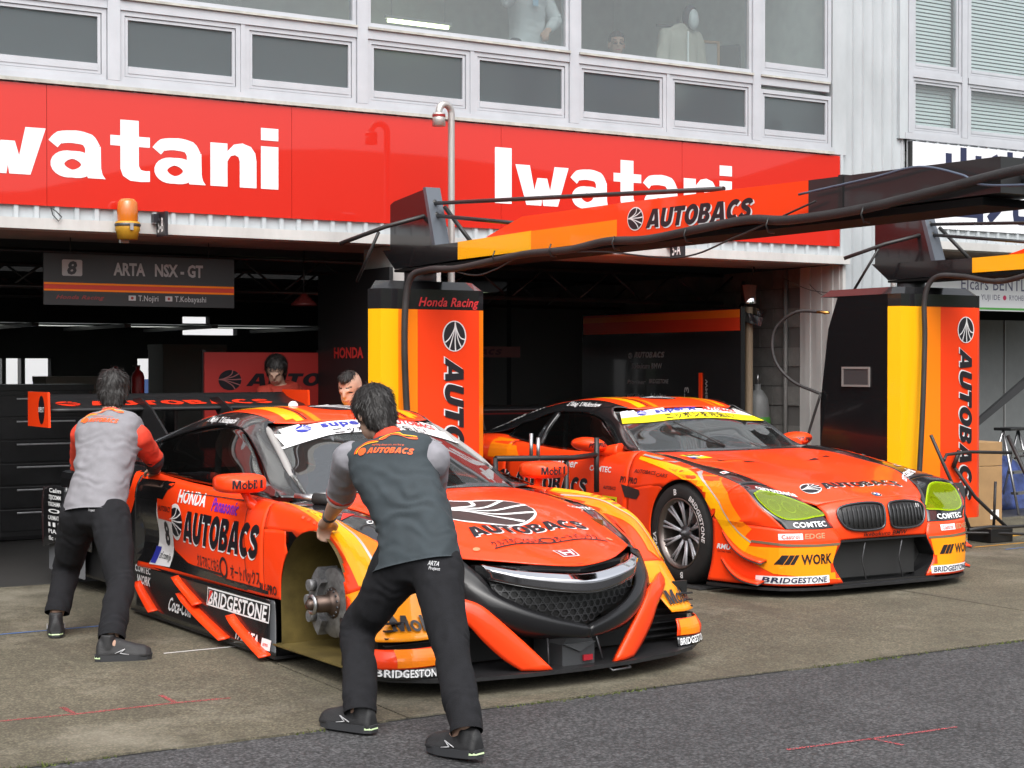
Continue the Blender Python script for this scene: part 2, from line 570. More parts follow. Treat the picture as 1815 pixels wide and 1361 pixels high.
# ================================================================ ground
def ground_mat(name, c1, c2, c3, s1=3.0, s2=90.0, rough=0.85, bump=0.6, speck=(.5, .5, .5), speckamt=0.25, stain=0.5, stones=0, stoneamt=1.0, streaks=None, pale=None):
    m = bpy.data.materials.new(name); m.use_nodes = True
    t = m.node_tree; b = t.nodes['Principled BSDF']
    tc = t.nodes.new('ShaderNodeTexCoord')
    def nz(sc, det=6, ro=.6):
        n = t.nodes.new('ShaderNodeTexNoise'); n.inputs['Scale'].default_value = sc; n.inputs['Detail'].default_value = det; n.inputs['Roughness'].default_value = ro
        t.links.new(tc.outputs['Object'], n.inputs['Vector']); return n
    big = nz(s1 * .22, 5); mid = nz(s1, 8, .7); fine = nz(s2, 3, .8)
    vor = t.nodes.new('ShaderNodeTexVoronoi'); vor.inputs['Scale'].default_value = s2 * .9
    t.links.new(tc.outputs['Object'], vor.inputs['Vector'])
    def mix(fac, a, bb, lo, hi):
        mr = t.nodes.new('ShaderNodeMapRange'); mr.inputs[1].default_value = lo; mr.inputs[2].default_value = hi
        t.links.new(fac, mr.inputs[0])
        mx = t.nodes.new('ShaderNodeMix'); mx.data_type = 'RGBA'
        t.links.new(mr.outputs[0], mx.inputs[0])
        for s_, i in ((a, 6), (bb, 7)):
            if hasattr(s_, 'default_value') or hasattr(s_, 'links'): t.links.new(s_, mx.inputs[i])
            else: mx.inputs[i].default_value = tuple(s_) + (1,)
        return mx.outputs[2]
    c = mix(mid.outputs['Fac'], c1, c2, .35, .65)
    c = mix(big.outputs['Fac'], c, c3, .5, .5 + .4 / max(stain, .01))
    c = mix(fine.outputs['Fac'], c, tuple(x * .35 for x in c1), .56, .95)
    if stones:
        v2 = t.nodes.new('ShaderNodeTexVoronoi'); v2.inputs['Scale'].default_value = stones
        t.links.new(tc.outputs['Object'], v2.inputs['Vector'])
        sv = t.nodes.new('ShaderNodeSeparateColor'); t.links.new(v2.outputs['Color'], sv.inputs[0])
        mr = t.nodes.new('ShaderNodeMapRange'); mr.inputs[3].default_value = .45; mr.inputs[4].default_value = 1.75
        t.links.new(sv.outputs[0], mr.inputs[0])
        gp = t.nodes.new('ShaderNodeMapRange'); gp.inputs[1].default_value = .30; gp.inputs[2].default_value = .62; gp.inputs[3].default_value = 1; gp.inputs[4].default_value = .45
        t.links.new(v2.outputs['Distance'], gp.inputs[0])
        mm = t.nodes.new('ShaderNodeMath'); mm.operation = 'MULTIPLY'; t.links.new(mr.outputs[0], mm.inputs[0]); t.links.new(gp.outputs[0], mm.inputs[1])
        mu = t.nodes.new('ShaderNodeMix'); mu.data_type = 'RGBA'; mu.blend_type = 'MULTIPLY'; mu.inputs[0].default_value = stoneamt
        t.links.new(c, mu.inputs[6]); t.links.new(mm.outputs[0], mu.inputs[7]); c = mu.outputs[2]
    if streaks:
        mp = t.nodes.new('ShaderNodeMapping'); mp.inputs['Scale'].default_value = (1.6, .16, 1); mp.inputs['Rotation'].default_value = (0, 0, .12)
        t.links.new(tc.outputs['Object'], mp.inputs[0])
        sn = t.nodes.new('ShaderNodeTexNoise'); sn.inputs['Scale'].default_value = 2.3; sn.inputs['Detail'].default_value = 7; sn.inputs['Roughness'].default_value = .7
        t.links.new(mp.outputs[0], sn.inputs['Vector'])
        c = mix(sn.outputs['Fac'], c, streaks, .52, .80)
        pn = nz(.55, 8, .72)
        c = mix(pn.outputs['Fac'], c, pale, .55, .80)
    sp = t.nodes.new('ShaderNodeMapRange'); sp.inputs[1].default_value = 0.0; sp.inputs[2].default_value = .28
    sp.inputs[3].default_value = speckamt; sp.inputs[4].default_value = 0
    t.links.new(vor.outputs['Distance'], sp.inputs[0])
    mx = t.nodes.new('ShaderNodeMix'); mx.data_type = 'RGBA'
    t.links.new(sp.outputs[0], mx.inputs[0]); t.links.new(c, mx.inputs[6]); mx.inputs[7].default_value = tuple(speck) + (1,)
    t.links.new(mx.outputs[2], b.inputs['Base Color'])
    b.inputs['Roughness'].default_value = rough
    bp = t.nodes.new('ShaderNodeBump'); bp.inputs['Strength'].default_value = bump; bp.inputs['Distance'].default_value = .004
    t.links.new(fine.outputs['Fac'], bp.inputs['Height']); t.links.new(bp.outputs[0], b.inputs['Normal'])
    return m

ASPHALT = ground_mat('asphalt', (.046, .046, .048), (.072, .071, .073), (.031, .030, .031), 1.6, 75, .82, 1.0, (.30, .29, .28), .30, .45, stones=72)
CONCRETE = ground_mat('worn_concrete', (.096, .085, .056), (.146, .130, .088), (.050, .043, .029), 2.2, 60, .8, .55, (.26, .23, .17), .30, .8, stones=85, stoneamt=.62, streaks=(.052, .043, .030), pale=(.225, .205, .16))
PALECONC = ground_mat('pale_concrete', (.30, .28, .24), (.36, .33, .28), (.20, .18, .15), 1.2, 60, .8, .4, (.4, .38, .33), .3, .7)
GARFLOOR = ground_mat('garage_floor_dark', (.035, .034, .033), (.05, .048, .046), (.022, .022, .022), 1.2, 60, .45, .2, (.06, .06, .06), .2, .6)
JOINT = mat('joint_filler', (.02, .019, .018), .9)

mb = MB().add([(-600, -600, 0), (600, -600, 0), (600, 600, 0), (-600, 600, 0)], [(0, 1, 2, 3)])
struct(mb.build('ground', ASPHALT))
mb = MB().box(-12, 30, -5.07, -.02, -.2, .004)
apron = struct(mb.build('pavement', JOINT))
jx = [-12, -6.1, -1.48, 3.17, 7.83, 12.5, 17.1, 30]
for k in range(len(jx) - 1):
    x0, x1 = jx[k] + .006, jx[k + 1] - .006
    n = 40
    edge = [(x0 + (x1 - x0) * i / n, -5.07 + .022 * noise.noise((x0 + i * .37, 3.1, 0)) + .012 * noise.noise((i * 1.7, 9, 0))) for i in range(n + 1)]
    MB().prism(edge + [(x1, -.02), (x0, -.02)], -.1, .010).build('slab', PALECONC if k == 99 else CONCRETE, apron)
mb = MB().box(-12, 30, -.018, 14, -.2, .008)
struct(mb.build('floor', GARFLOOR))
# marking-out lines on the slabs
REDL = mat('chalk_red', (.42, .06, .07), .9, var=.5, vscale=30)
_t = REDL.node_tree; _n = _t.nodes.new('ShaderNodeTexNoise'); _n.inputs['Scale'].default_value = 160; _n.inputs['Detail'].default_value = 3
_co = _t.nodes.new('ShaderNodeTexCoord'); _t.links.new(_co.outputs['Object'], _n.inputs['Vector'])
_mr = _t.nodes.new('ShaderNodeMapRange'); _mr.inputs[1].default_value = .42; _mr.inputs[2].default_value = .60; _t.links.new(_n.outputs['Fac'], _mr.inputs[0]); _t.links.new(_mr.outputs[0], _t.nodes['Principled BSDF'].inputs['Alpha'])
BLUEL = mat('tape_blue', (.05, .14, .36), .7)
WHITEL = mat('tape_white', (.6, .6, .58), .7)
YELLOWL = mat('line_paint_yellow', (.55, .27, .02), .7, var=.35, vscale=10)
def line(pts, w, m, z=.0125, name='painted_line', rough=True):
    pp = []
    for i in range(len(pts) - 1):
        a, b = Vector(pts[i]), Vector(pts[i + 1]); n = max(1, int((b - a).length / .06))
        pp += [(a.lerp(b, k / n).x, a.lerp(b, k / n).y) for k in range(n)]
    pp.append(tuple(pts[-1]))
    ww = [w * (1 + (.45 * noise.noise((p[0] * 9, p[1] * 9, 1)) if rough else 0)) for p in pp]
    decal(name, strip2(pp, ww), m, apron, (0, 0, z), (1, 0, 0), (0, 1, 0), 0)
line([(.4, -4.235), (1.64, -4.242), (1.95, -4.27), (2.41, -4.27), (2.66, -4.297)], .022, REDL)
line([(1.945, -4.10), (1.955, -4.25)], .022, REDL); line([(2.405, -4.07), (2.41, -4.25)], .022, REDL)
line([(.5, -1.99), (2.75, -1.987)], .02, BLUEL); line([(2.77, -3.043), (4.4, -3.03)], .02, WHITEL)
line([(4.21, -6.337), (4.62, -6.372), (5.09, -6.40)], .02, REDL, .004); line([(4.627, -6.36), (4.66, -6.52)], .02, REDL, .004)
line([(9.9, -1.30), (14, -1.18)], .11, YELLOWL); line([(10.2, -1.75), (14, -1.62)], .03, YELLOWL); line([(10.3, -2.0), (10.8, -1.95)], .02, BLUEL)
# moss and grass in the joint along the apron edge
mb = MB()
rg = random.Random(3)
for i in range(2600):
    x = rg.uniform(-1, 12)
    if noise.noise((x * 1.1, 0, 5)) + .35 * noise.noise((x * 5, 0, 5)) < -.05 + .25 * rg.random(): continue
    y = -5.075 + rg.gauss(0, .012); h = rg.uniform(.004, .016) * (1 + max(0, noise.noise((x * 2.3, 1, 1))) * 1.4); a = rg.uniform(0, 6.3)
    dx, dy = .006 * math.cos(a), .006 * math.sin(a)
    mb.add([(x - dx, y - dy, .0), (x + dx, y + dy, .0), (x + rg.gauss(0, .008), y + rg.gauss(0, .008), h)], [(0, 1, 2)])
moss = mb.build('moss', mat('moss_green', (.075, .095, .02), .9, var=.5, vscale=15), None, fix=False)
moss['kind'] = 'stuff'; tag(moss, 'thin green moss growing along the edge of the concrete', 'moss')
# unseen low wooded hills, added and sized for the red sign's dark reflection
hm = ground_mat('wooded_hills', (.03, .045, .02), (.05, .065, .03), (.02, .03, .015), .05, 1.2, .95, 1.0, (.05, .07, .03), .3, .6)
g = []
for i in range(97):
    a = 2 * math.pi * i / 96
    row = []
    for r, hh in ((150, -1), (165, 12), (190, 19), (260, 24), (420, 30)):
        rr = r * (1 + .10 * noise.noise((math.cos(a) * 2, math.sin(a) * 2, r * .01)))
        row.append((rr * math.cos(a), rr * math.sin(a), 1.3 * hh * (1 + .35 * noise.noise((math.cos(a) * 5, math.sin(a) * 5, 7 + r * .004))) if hh > 0 else -1))
    g.append(row)
struct(MB().grid(g).build('hills', hm))

# ================================================================ pit building
WALLW = mat('white_painted_steel', (.415, .445, .462), .55, var=.14, vscale=2.5, aniso=(1, 1, .35))
BEAMW = mat('white_painted_beam', (.48, .475, .46), .6, var=.16, vscale=3, aniso=(1, 1, .3))
ALU = mat('aluminium_frame', (.49, .505, .535), .42, metal=.25, var=.07, vscale=4)
SILL = mat('grey_sill', (.42, .42, .38), .6, var=.25, vscale=9)
SOFFIT = mat('soffit_pinkish', (.30, .235, .21), .8, var=.2, vscale=3)
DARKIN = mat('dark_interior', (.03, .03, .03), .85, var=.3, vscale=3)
BLKPANEL = mat('black_gloss_panel', (.010, .010, .011), .18, coat=.4)
BLOCK = mat('block_wall_grey', (.18, .175, .165), .9, var=.25, vscale=5, bump=.4, bscale=50)
PANE = glass('window_glass', (.86, .90, .90), 0.0, 1.0, .06, (.50, .52, .51))  # haze colour stands in for the pale light of the room behind
FROST = bpy.data.materials.new('window_glass_frosted'); FROST.use_nodes = True
_t = FROST.node_tree; _t.nodes.clear()
_o = _t.nodes.new('ShaderNodeOutputMaterial'); _rf = _t.nodes.new('ShaderNodeBsdfRefraction'); _rf.inputs['Roughness'].default_value = .32; _rf.inputs['IOR'].default_value = 1.4; _rf.inputs['Color'].default_value = (.80, .86, .88, 1)
_df = _t.nodes.new('ShaderNodeBsdfDiffuse'); _df.inputs[0].default_value = (.19, .215, .23, 1); _gl = _t.nodes.new('ShaderNodeBsdfGlossy'); _gl.inputs['Roughness'].default_value = .12
_m1 = _t.nodes.new('ShaderNodeMixShader'); _m1.inputs[0].default_value = .42; _m2 = _t.nodes.new('ShaderNodeMixShader'); _fr = _t.nodes.new('ShaderNodeFresnel'); _fr.inputs[0].default_value = 1.2
_t.links.new(_rf.outputs[0], _m1.inputs[1]); _t.links.new(_df.outputs[0], _m1.inputs[2]); _t.links.new(_fr.outputs[0], _m2.inputs[0]); _t.links.new(_m1.outputs[0], _m2.inputs[1]); _t.links.new(_gl.outputs[0], _m2.inputs[2]); _t.links.new(_m2.outputs[0], _o.inputs[0])
ROOMW = mat('room_wall', (.55, .56, .54), .8, var=.08)

bld = thing('pit_building', (0, 0, 0), 0, 'long white pit building with ribbed steel cladding and aluminium windows above the garages', 'building')
def ribbed(name, x0, x1, z0, z1, y, pitch=.14, depth=.022, rib=.045, m=WALLW):
    prof = []
    x = x0
    while x < x1:
        a = min(x + pitch - rib, x1)
        prof += [(x, y), (a, y)]
        if a >= x1: break
        prof += [(min(a + .008, x1), y - depth), (min(a + rib - .008, x1), y - depth)]
        x += pitch
    g = [[(p[0], p[1], z0) for p in prof], [(p[0], p[1], z1) for p in prof]]
    return MB().grid(g, smooth=False).build(name, m, bld)
# lower apron strip below the signs, lintel beam, soffit
ribbed('ribbed_fascia', -8, 10.36, 2.50, 3.50, 0.0, .14)
ribbed('ribbed_fascia', 11.16, 20, 2.66, 3.72, 0.0, .14)
ribbed('ribbed_wall', 10.37, 11.155, 0, 6.4, 0.02, .125, .02, .02)
MB().box(-8, 10.37, -.075, .12, 2.472, 2.548).build('lintel', BEAMW, bld)
MB().box(11.2, 20, -.075, .12, 2.66, 2.735).build('lintel', BEAMW, bld)
MB().box(-8, 10.30, .121, .95, 2.476, 2.54).build('soffit', SOFFIT, bld)
MB().box(11.22, 20, .121, .95, 2.664, 2.73).build('soffit', SOFFIT, bld)
# pillars
MB().cbox(5.67, 6.1, .02, .55, 0, 2.474, .01).build('pillar', BEAMW, bld)
g = [[(10.325, .02 + k * .076 + (.0 if k % 2 else 0), z) for k in range(8)] for z in (0, 2.474)]
mb = MB()
for k in range(7):
    y = .02 + k * .078
    mb.box(10.322 - (.012 if k % 2 else 0), 10.345, y, y + .076, 0, 2.470)
mb.build('jamb', BEAMW, bld)
MB().box(10.33, 10.366, -.02, .018, 0, 2.468).build('corner_post', BEAMW, bld)
# block side wall of the right-hand garage: courses of blocks
wall_r = MB().box(10.345, 10.5, .58, 9, 0, 2.47).build('side_wall', mat('mortar', (.12, .115, .11), .95), bld)
bl = MB().box(0, .02, .004, .386, .004, .186).mesh('block')
bl.materials.append(BLOCK)
for r_ in range(13):
    for c_ in range(8):
        y = .58 + c_ * .39 + (.195 if r_ % 2 else 0)
        if y > 3.4: continue
        o = bpy.data.objects.new('block', bl); COL.objects.link(o); o.parent = wall_r; o.location = (10.328 + .004 * ((r_ * 7 + c_ * 3) % 3), y, r_ * .19)
# upper wall above and sill strips
MB().box(-8, 10.20, -.03, .16, 3.49, 3.55).build('window_sill', ALU, bld)
MB().box(-8, 10.20, -.05, -.031, 3.485, 3.51).build('sill_flashing', SILL, bld)
MB().box(11.12, 20, -.03, .16, 3.70, 3.76).build('window_sill', ALU, bld)
MB().box(10.20, 10.37, -.02, .1, 3.49, 6.4).build('corner_trim', WALLW, bld)
MB().box(11.05, 11.157, -.02, .1, 3.70, 6.4).build('corner_trim', WALLW, bld)

def frame_rect(mb, x0, x1, z0, z1, w, y0, y1):
    mb.box(x0, x0 + w, y0, y1, z0, z1).box(x1 - w, x1, y0, y1, z0, z1)
    mb.box(x0 + w, x1 - w, y0, y1, z0, z0 + w).box(x0 + w, x1 - w, y0, y1, z1 - w, z1)
def window(x0, x1, z0, z1, pane, w=.035, sash=True, low=.05):
    mb = MB(); frame_rect(mb, x0, x1, z0, z1, w, -.012, .05)
    o = mb.build('window', ALU, bld)
    if sash:
        s = MB(); i = w + .004
        frame_rect(s, x0 + i, x1 - i, z0 + i, z1 - i, .022, -.002, .036)
        s.box(x0 + i + .022, x1 - i - .022, -.006, .036, z0 + i + .022, z0 + i + .022 + low)
        s.build('sash', ALU, o)
    MB().box(x0 + w + .006, x1 - w - .006, .014, .019, z0 + w + .006, z1 - w - .006).build('pane', pane, o)
    return o
M = [-.466, 1.487, 3.44, 5.386, 7.338, 9.293]
for k, x in enumerate(M):
    # main mullion
    MB().box(x - .045, x + .045, -.03, .09, 3.552, 6.2).build('mullion', ALU, bld)
    x1 = M[k + 1] if k + 1 < len(M) else 10.20
    if k + 1 < len(M):
        c = (x + x1) / 2
        window(x + .048, c - .018, 3.552, 4.055, FROST); window(c + .018, x1 - .048, 3.552, 4.055, FROST)
        MB().box(c - .017, c + .017, -.02, .07, 3.552, 4.055).build('mullion', ALU, bld)
        window(x + .048, x1 - .048, 4.152, 6.0, PANE, .03, False)
    else:
        window(x + .048, x1 - .01, 3.552, 4.02, FROST)
        window(x + .048, x1 - .01, 4.152, 6.0, PANE, .04, True, .05)
    MB().box(x + .046, x1 - .046, -.025, .075, 4.056, 4.15).build('transom', ALU, bld)
    MB().box(x + .046, x1 - .046, -.045, -.026, 4.128, 4.146).build('drip_rail', SILL, bld)
MR = [11.16, 11.915, 13.4, 14.9]
for k, x in enumerate(MR[:-1]):
    x1 = MR[k + 1]
    MB().box(x - .035 + (.035 if k == 0 else 0), x + .035 + (.02 if k == 0 else 0), -.03, .09, 3.762, 6.2).build('mullion', ALU, bld)
    for z0, z1, nm in ((3.762, 4.30, 0), (4.36, 6.0, 1)):
        w_ = window(x + .058, x1 - .037, z0, z1, PANE, .03, True, .03)
        sl = MB(); n = int((z1 - z0 - .14) / .036)
        for i in range(n):
            z = z0 + .10 + i * .036
            sl.add([(x + .10, .082, z), (x1 - .08, .082, z), (x1 - .08, .092, z + .027), (x + .10, .092, z + .027)], [(0, 1, 2, 3)])
        s_ = sl.build('blind_slats', mat('blind_white', (.66, .70, .70), .5), w_); s_['kind'] = 'stuff'
    MB().box(x + .056, x1 - .036, -.025, .075, 4.301, 4.358).build('transom', ALU, bld)
# rooms upstairs
rm = MB()
rm.box(-8, 10.33, 3.6, 3.7, 3.4, 6.2).box(-8, 10.33, .1, 4.6, 3.30, 3.40).box(10.24, 10.33, .1, 4.6, 3.4, 6.2).box(11.15, 20, .1, 1.6, 3.5, 3.6)
rm.build('room_walls', ROOMW, bld)
MB().box(11.15, 20, 1.6, 1.7, 3.5, 6.2).build('blind_room_wall', DARKIN, bld)  # darker wall colour stands in for the unlit room behind the slats
MB().box(-8, 20, .1, 4.7, 5.95, 6.05).build('room_ceiling', mat('ceiling_white', (.5, .5, .48), .85), bld)
MB().box(-8, 20, -.1, 4.8, 6.2, 6.4).build('roof', BEAMW, bld)
RL = [(3.6, 5.0), (5.25, 6.6), (6.85, 8.2)]
gcl = MB().box(-8, 20, .96, 6.0, 2.60, 2.72).box(-8, 20, 7.2, 9, 2.60, 2.72).box(-8, 3.6, 6.0, 7.2, 2.60, 2.72).box(5.0, 5.25, 6.0, 7.2, 2.60, 2.72).box(6.6, 6.85, 6.0, 7.2, 2.60, 2.72).box(8.2, 20, 6.0, 7.2, 2.60, 2.72)  # gaps added to let daylight down onto the hung sheets
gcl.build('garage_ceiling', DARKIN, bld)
STRIPM = bpy.data.materials.new('bright_strip_sheet'); STRIPM.use_nodes = True
_t = STRIPM.node_tree; _tr = _t.nodes.new('ShaderNodeBsdfTranslucent'); _tr.inputs[0].default_value = (.75, .78, .70, 1)
_t.links.new(_tr.outputs[0], _t.nodes['Material Output'].inputs[0])
for a, b in ((3.3, 4.15), (4.25, 5.1), (5.2, 6.05), (6.15, 7.4)):  # sheets and beams added under the ceiling gaps to show as bright strips
    for y0, y1 in ((5.2, 6.1), (6.2, 7.3)): MB().add([(a, y0, 1.97), (b, y0, 1.97), (b + .06, y1, 1.985), (a + .06, y1, 1.985)], [(0, 1, 2, 3)]).build('added_strip_sheet', STRIPM, bld)
    MB().box(b + .02, b + .09, 5.1, 7.4, 1.93, 1.965).build('added_strip_beam', TUBEBLK, bld)
MB().box(-8, -7.8, 0.2, 9, 0, 6).box(19.8, 20, .2, 9, 0, 6).build('end_wall', WALLW, bld)
# back wall of the garages with window gaps
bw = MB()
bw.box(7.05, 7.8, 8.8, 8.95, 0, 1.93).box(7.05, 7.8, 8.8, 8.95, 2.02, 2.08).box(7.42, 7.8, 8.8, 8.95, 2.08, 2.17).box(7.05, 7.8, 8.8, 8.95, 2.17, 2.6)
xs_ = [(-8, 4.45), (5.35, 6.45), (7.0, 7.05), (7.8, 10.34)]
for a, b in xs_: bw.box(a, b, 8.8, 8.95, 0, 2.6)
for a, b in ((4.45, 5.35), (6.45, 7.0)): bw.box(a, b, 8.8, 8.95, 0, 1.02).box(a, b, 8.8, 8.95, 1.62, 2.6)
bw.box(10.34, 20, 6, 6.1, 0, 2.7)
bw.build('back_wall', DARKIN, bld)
for x in (4.75, 4.98): MB().box(x, x + .05, 8.79, 8.96, 1.02, 1.62).build('window_bar', TUBEBLK, bld)
# roof trusses in the garages
for yy in (1.6, 3.4):
    tr = MB()
    tr.cyl((-6, yy, 2.44), (10.2, yy, 2.44), .022, 6); tr.cyl((-6, yy, 2.16), (10.2, yy, 2.16), .022, 6)
    x = -6; k = 0
    while x < 10:
        tr.cyl((x, yy, 2.44 if k % 2 else 2.16), (x + .38, yy, 2.16 if k % 2 else 2.44), .011, 5); x += .38; k += 1
    tr.build('roof_truss', TUBEBLK, bld)

# white body added behind the back wall so its gaps show bright
trl = thing('gap_backing_body', (5, 13, 0), 0, 'white box body added behind the gaps at the back of the dark garage so they look bright', 'backing')
MB().cbox(-3.2, 4.5, 0, 2.4, .5, 3.4, .05).build('box_body', mat('gap_backing_white', (.72, .73, .74), .5), trl)
MB().box(1.2, 4.0, -.01, -.004, .6, 1.32).build('side_graphic', mat('gap_backing_blue', (.05, .09, .22), .5), trl)
for x in (-2.4, -1.4, 3.2): MB().lathe([(0, -.12), (.45, -.12), (.48, -.08), (.48, .08), (.45, .12), (0, .12)], 24, Matrix.Translation((x, .2, .48)) @ Matrix.Rotation(R(90), 4, 'X')).build('wheel', RUBBER, trl)
# the added ceiling gaps stay open; no roof-light sheets are drawn
for (x0, x1, y0, y1) in ((3.3, 4.3, 4.4, 5.6), (4.6, 5.6, 4.4, 5.6), (3.9, 4.8, 6.3, 7.4), (5.1, 6.0, 6.3, 7.4), (6.3, 7.6, 5.4, 7.4)):
    pass
# ================================================================ signs on the building
SIGNRED = mat('sign_red_gloss', (.54, .0145, .0055), .4, coat=.9, coat_rough=.02, spec=.2)
SIGNWHITE = mat('sign_white_gloss', (.78, .79, .82), .35, coat=.5)
sg = thing('fascia_sign', (10.285, -.03, 2.638), 0, 'long glossy red fascia sign reading Iwatani in white over the garages', 'sign')
for k in range(9): MB().box(-1.83 * (k + 1) + .0015, -1.83 * k - .0015, 0, .028, 0, .837).build('board_panel', SIGNRED, sg)
MB().box(-16.4, 0, .0285, .05, .02, .82).build('board_backing', DARKIN, sg)
for x in range(-15, 0, 1):
    pass
for k in range(4):
    decal('lettering', fit(heavy('Iwatani', .075), 2.439, .452), SIGNWHITE, sg, (-3.719 - 4.319 * k, 0, .209), (1, 0, 0), (0, 0, 1), .002)
s2 = thing('fascia_sign', (11.2, -.03, 2.86), 0, 'white fascia sign with dark blue kanji over the far garage', 'sign')
MB().box(0, 6, 0, .028, 0, .82).build('board', SIGNWHITE, s2)
NAVY = mat('sign_navy', (.015, .02, .06), .4)
decal('lettering', fit(plain('出光', .035, 0, 1.0), 1.25, .52), NAVY, s2, (.42, 0, .16), (1, 0, 0), (0, 0, 1), .002)
MB().box(-.03, 0, -.01, .02, 0, .82).build('edge_bracket', TUBEBLK, s2)

def plate(x, txt, label):
    p = thing('bay_number_plate', (x, -.08, 2.45), 0, label, 'sign')
    MB().box(-.01, .01, -.19, 0, .0, .17).build('panel', BLACKV, p)
    MB().box(-.05, -.012, -.06, 0, .1, .16).build('bracket', BLACKV, p)
    decal('lettering', fit(plain(txt, .02), .12, .10), WHITEP, p, (-.0105, -.03, .03), (0, -1, 0), (0, 0, 1), .001)
    decal('lettering', fit(plain(txt, .02), .12, .10), WHITEP, p, (.0105, -.16, .03), (0, 1, 0), (0, 0, 1), .001)
plate(3.74, '5-B', 'small black plate reading 5-B beside the amber beacon')
plate(8.30, '5-A', 'small black plate reading 5-A hanging under the boom')

bc = thing('warning_beacon', (3.50, -.14, 2.42), 0, 'amber rotating beacon on a yellow base fixed to the lintel', 'beacon')
MB().lathe([(0, .0), (.07, .0), (.078, .05), (.085, .06), (.085, .12), (.075, .125), (0, .125)], 24).build('base', mat('beacon_yellow', (.48, .25, .015), .5, var=.2), bc)
MB().lathe([(.072, .126), (.074, .2), (.068, .26), (.05, .283), (0, .29)], 24).build('dome', mat('beacon_amber', (.50, .13, .008), .15, coat=.5), bc)
MB().lathe([(.088, .09), (.092, .1), (.088, .11)], 24).build('clamp_ring', DARKSTEEL, bc)
MB().box(-.03, .03, .06, .1, -.02, .06).build('bracket', BEAMW, bc)
mb = MB().box(-.012, .012, -.096, -.086, .06, .11); mb.build('clasp', STEEL, bc)
wl = MB().tube([(2.98, -.075, 2.62), (2.99, -.09, 2.57), (3.03, -.09, 2.53), (3.05, -.09, 2.56), (3.01, -.085, 2.60), (2.98, -.08, 2.62)], .004, 5).build('cable_loop', TUBEBLK)
tag(wl, 'thin black cable loop hanging from the red fascia sign', 'cable')

PIPE = mat('galvanised_pipe', (.48, .46, .44), .42, metal=.65, var=.15, vscale=12, aniso=(1, 1, .15))
def gooseneck(x, y, top, rad, label, ang, base=0.0):
    g = thing('gooseneck_pipe', (x, y, 0), 0, label, 'pipe')
    d = Vector((math.cos(ang), math.sin(ang), 0))
    pts = [Vector((0, 0, base)), Vector((0, 0, base + 1.0)), Vector((0, 0, top - rad))]
    for k in range(1, 13):
        a = math.pi * k / 12 * .97
        pts.append(Vector((0, 0, top - rad)) + d * (rad - rad * math.cos(a)) + Vector((0, 0, rad * math.sin(a))))
    pts.append(pts[-1] + Vector((0, 0, -.06)))
    MB().tube(pts, .026, 12).build('pipe', PIPE, g)
    e = pts[-1]
    MB().lathe([(.03, .05), (.048, .045), (.05, -.05), (.042, -.052), (.0, -.045)], 20, Matrix.Translation(e)).build('outlet_cap', PIPE, g)
    MB().lathe([(.0505, .015), (.0505, .035)], 20, Matrix.Translation(e)).build('cap_label', DARKREDV, g)
gooseneck(5.865, -.573, 3.50, .065, 'grey gooseneck pipe rising in front of the red Iwatani sign', R(195), .01)
gooseneck(10.55, -.45, 3.27, .13, 'grey gooseneck pipe arching over the far black boom', R(185), .01)

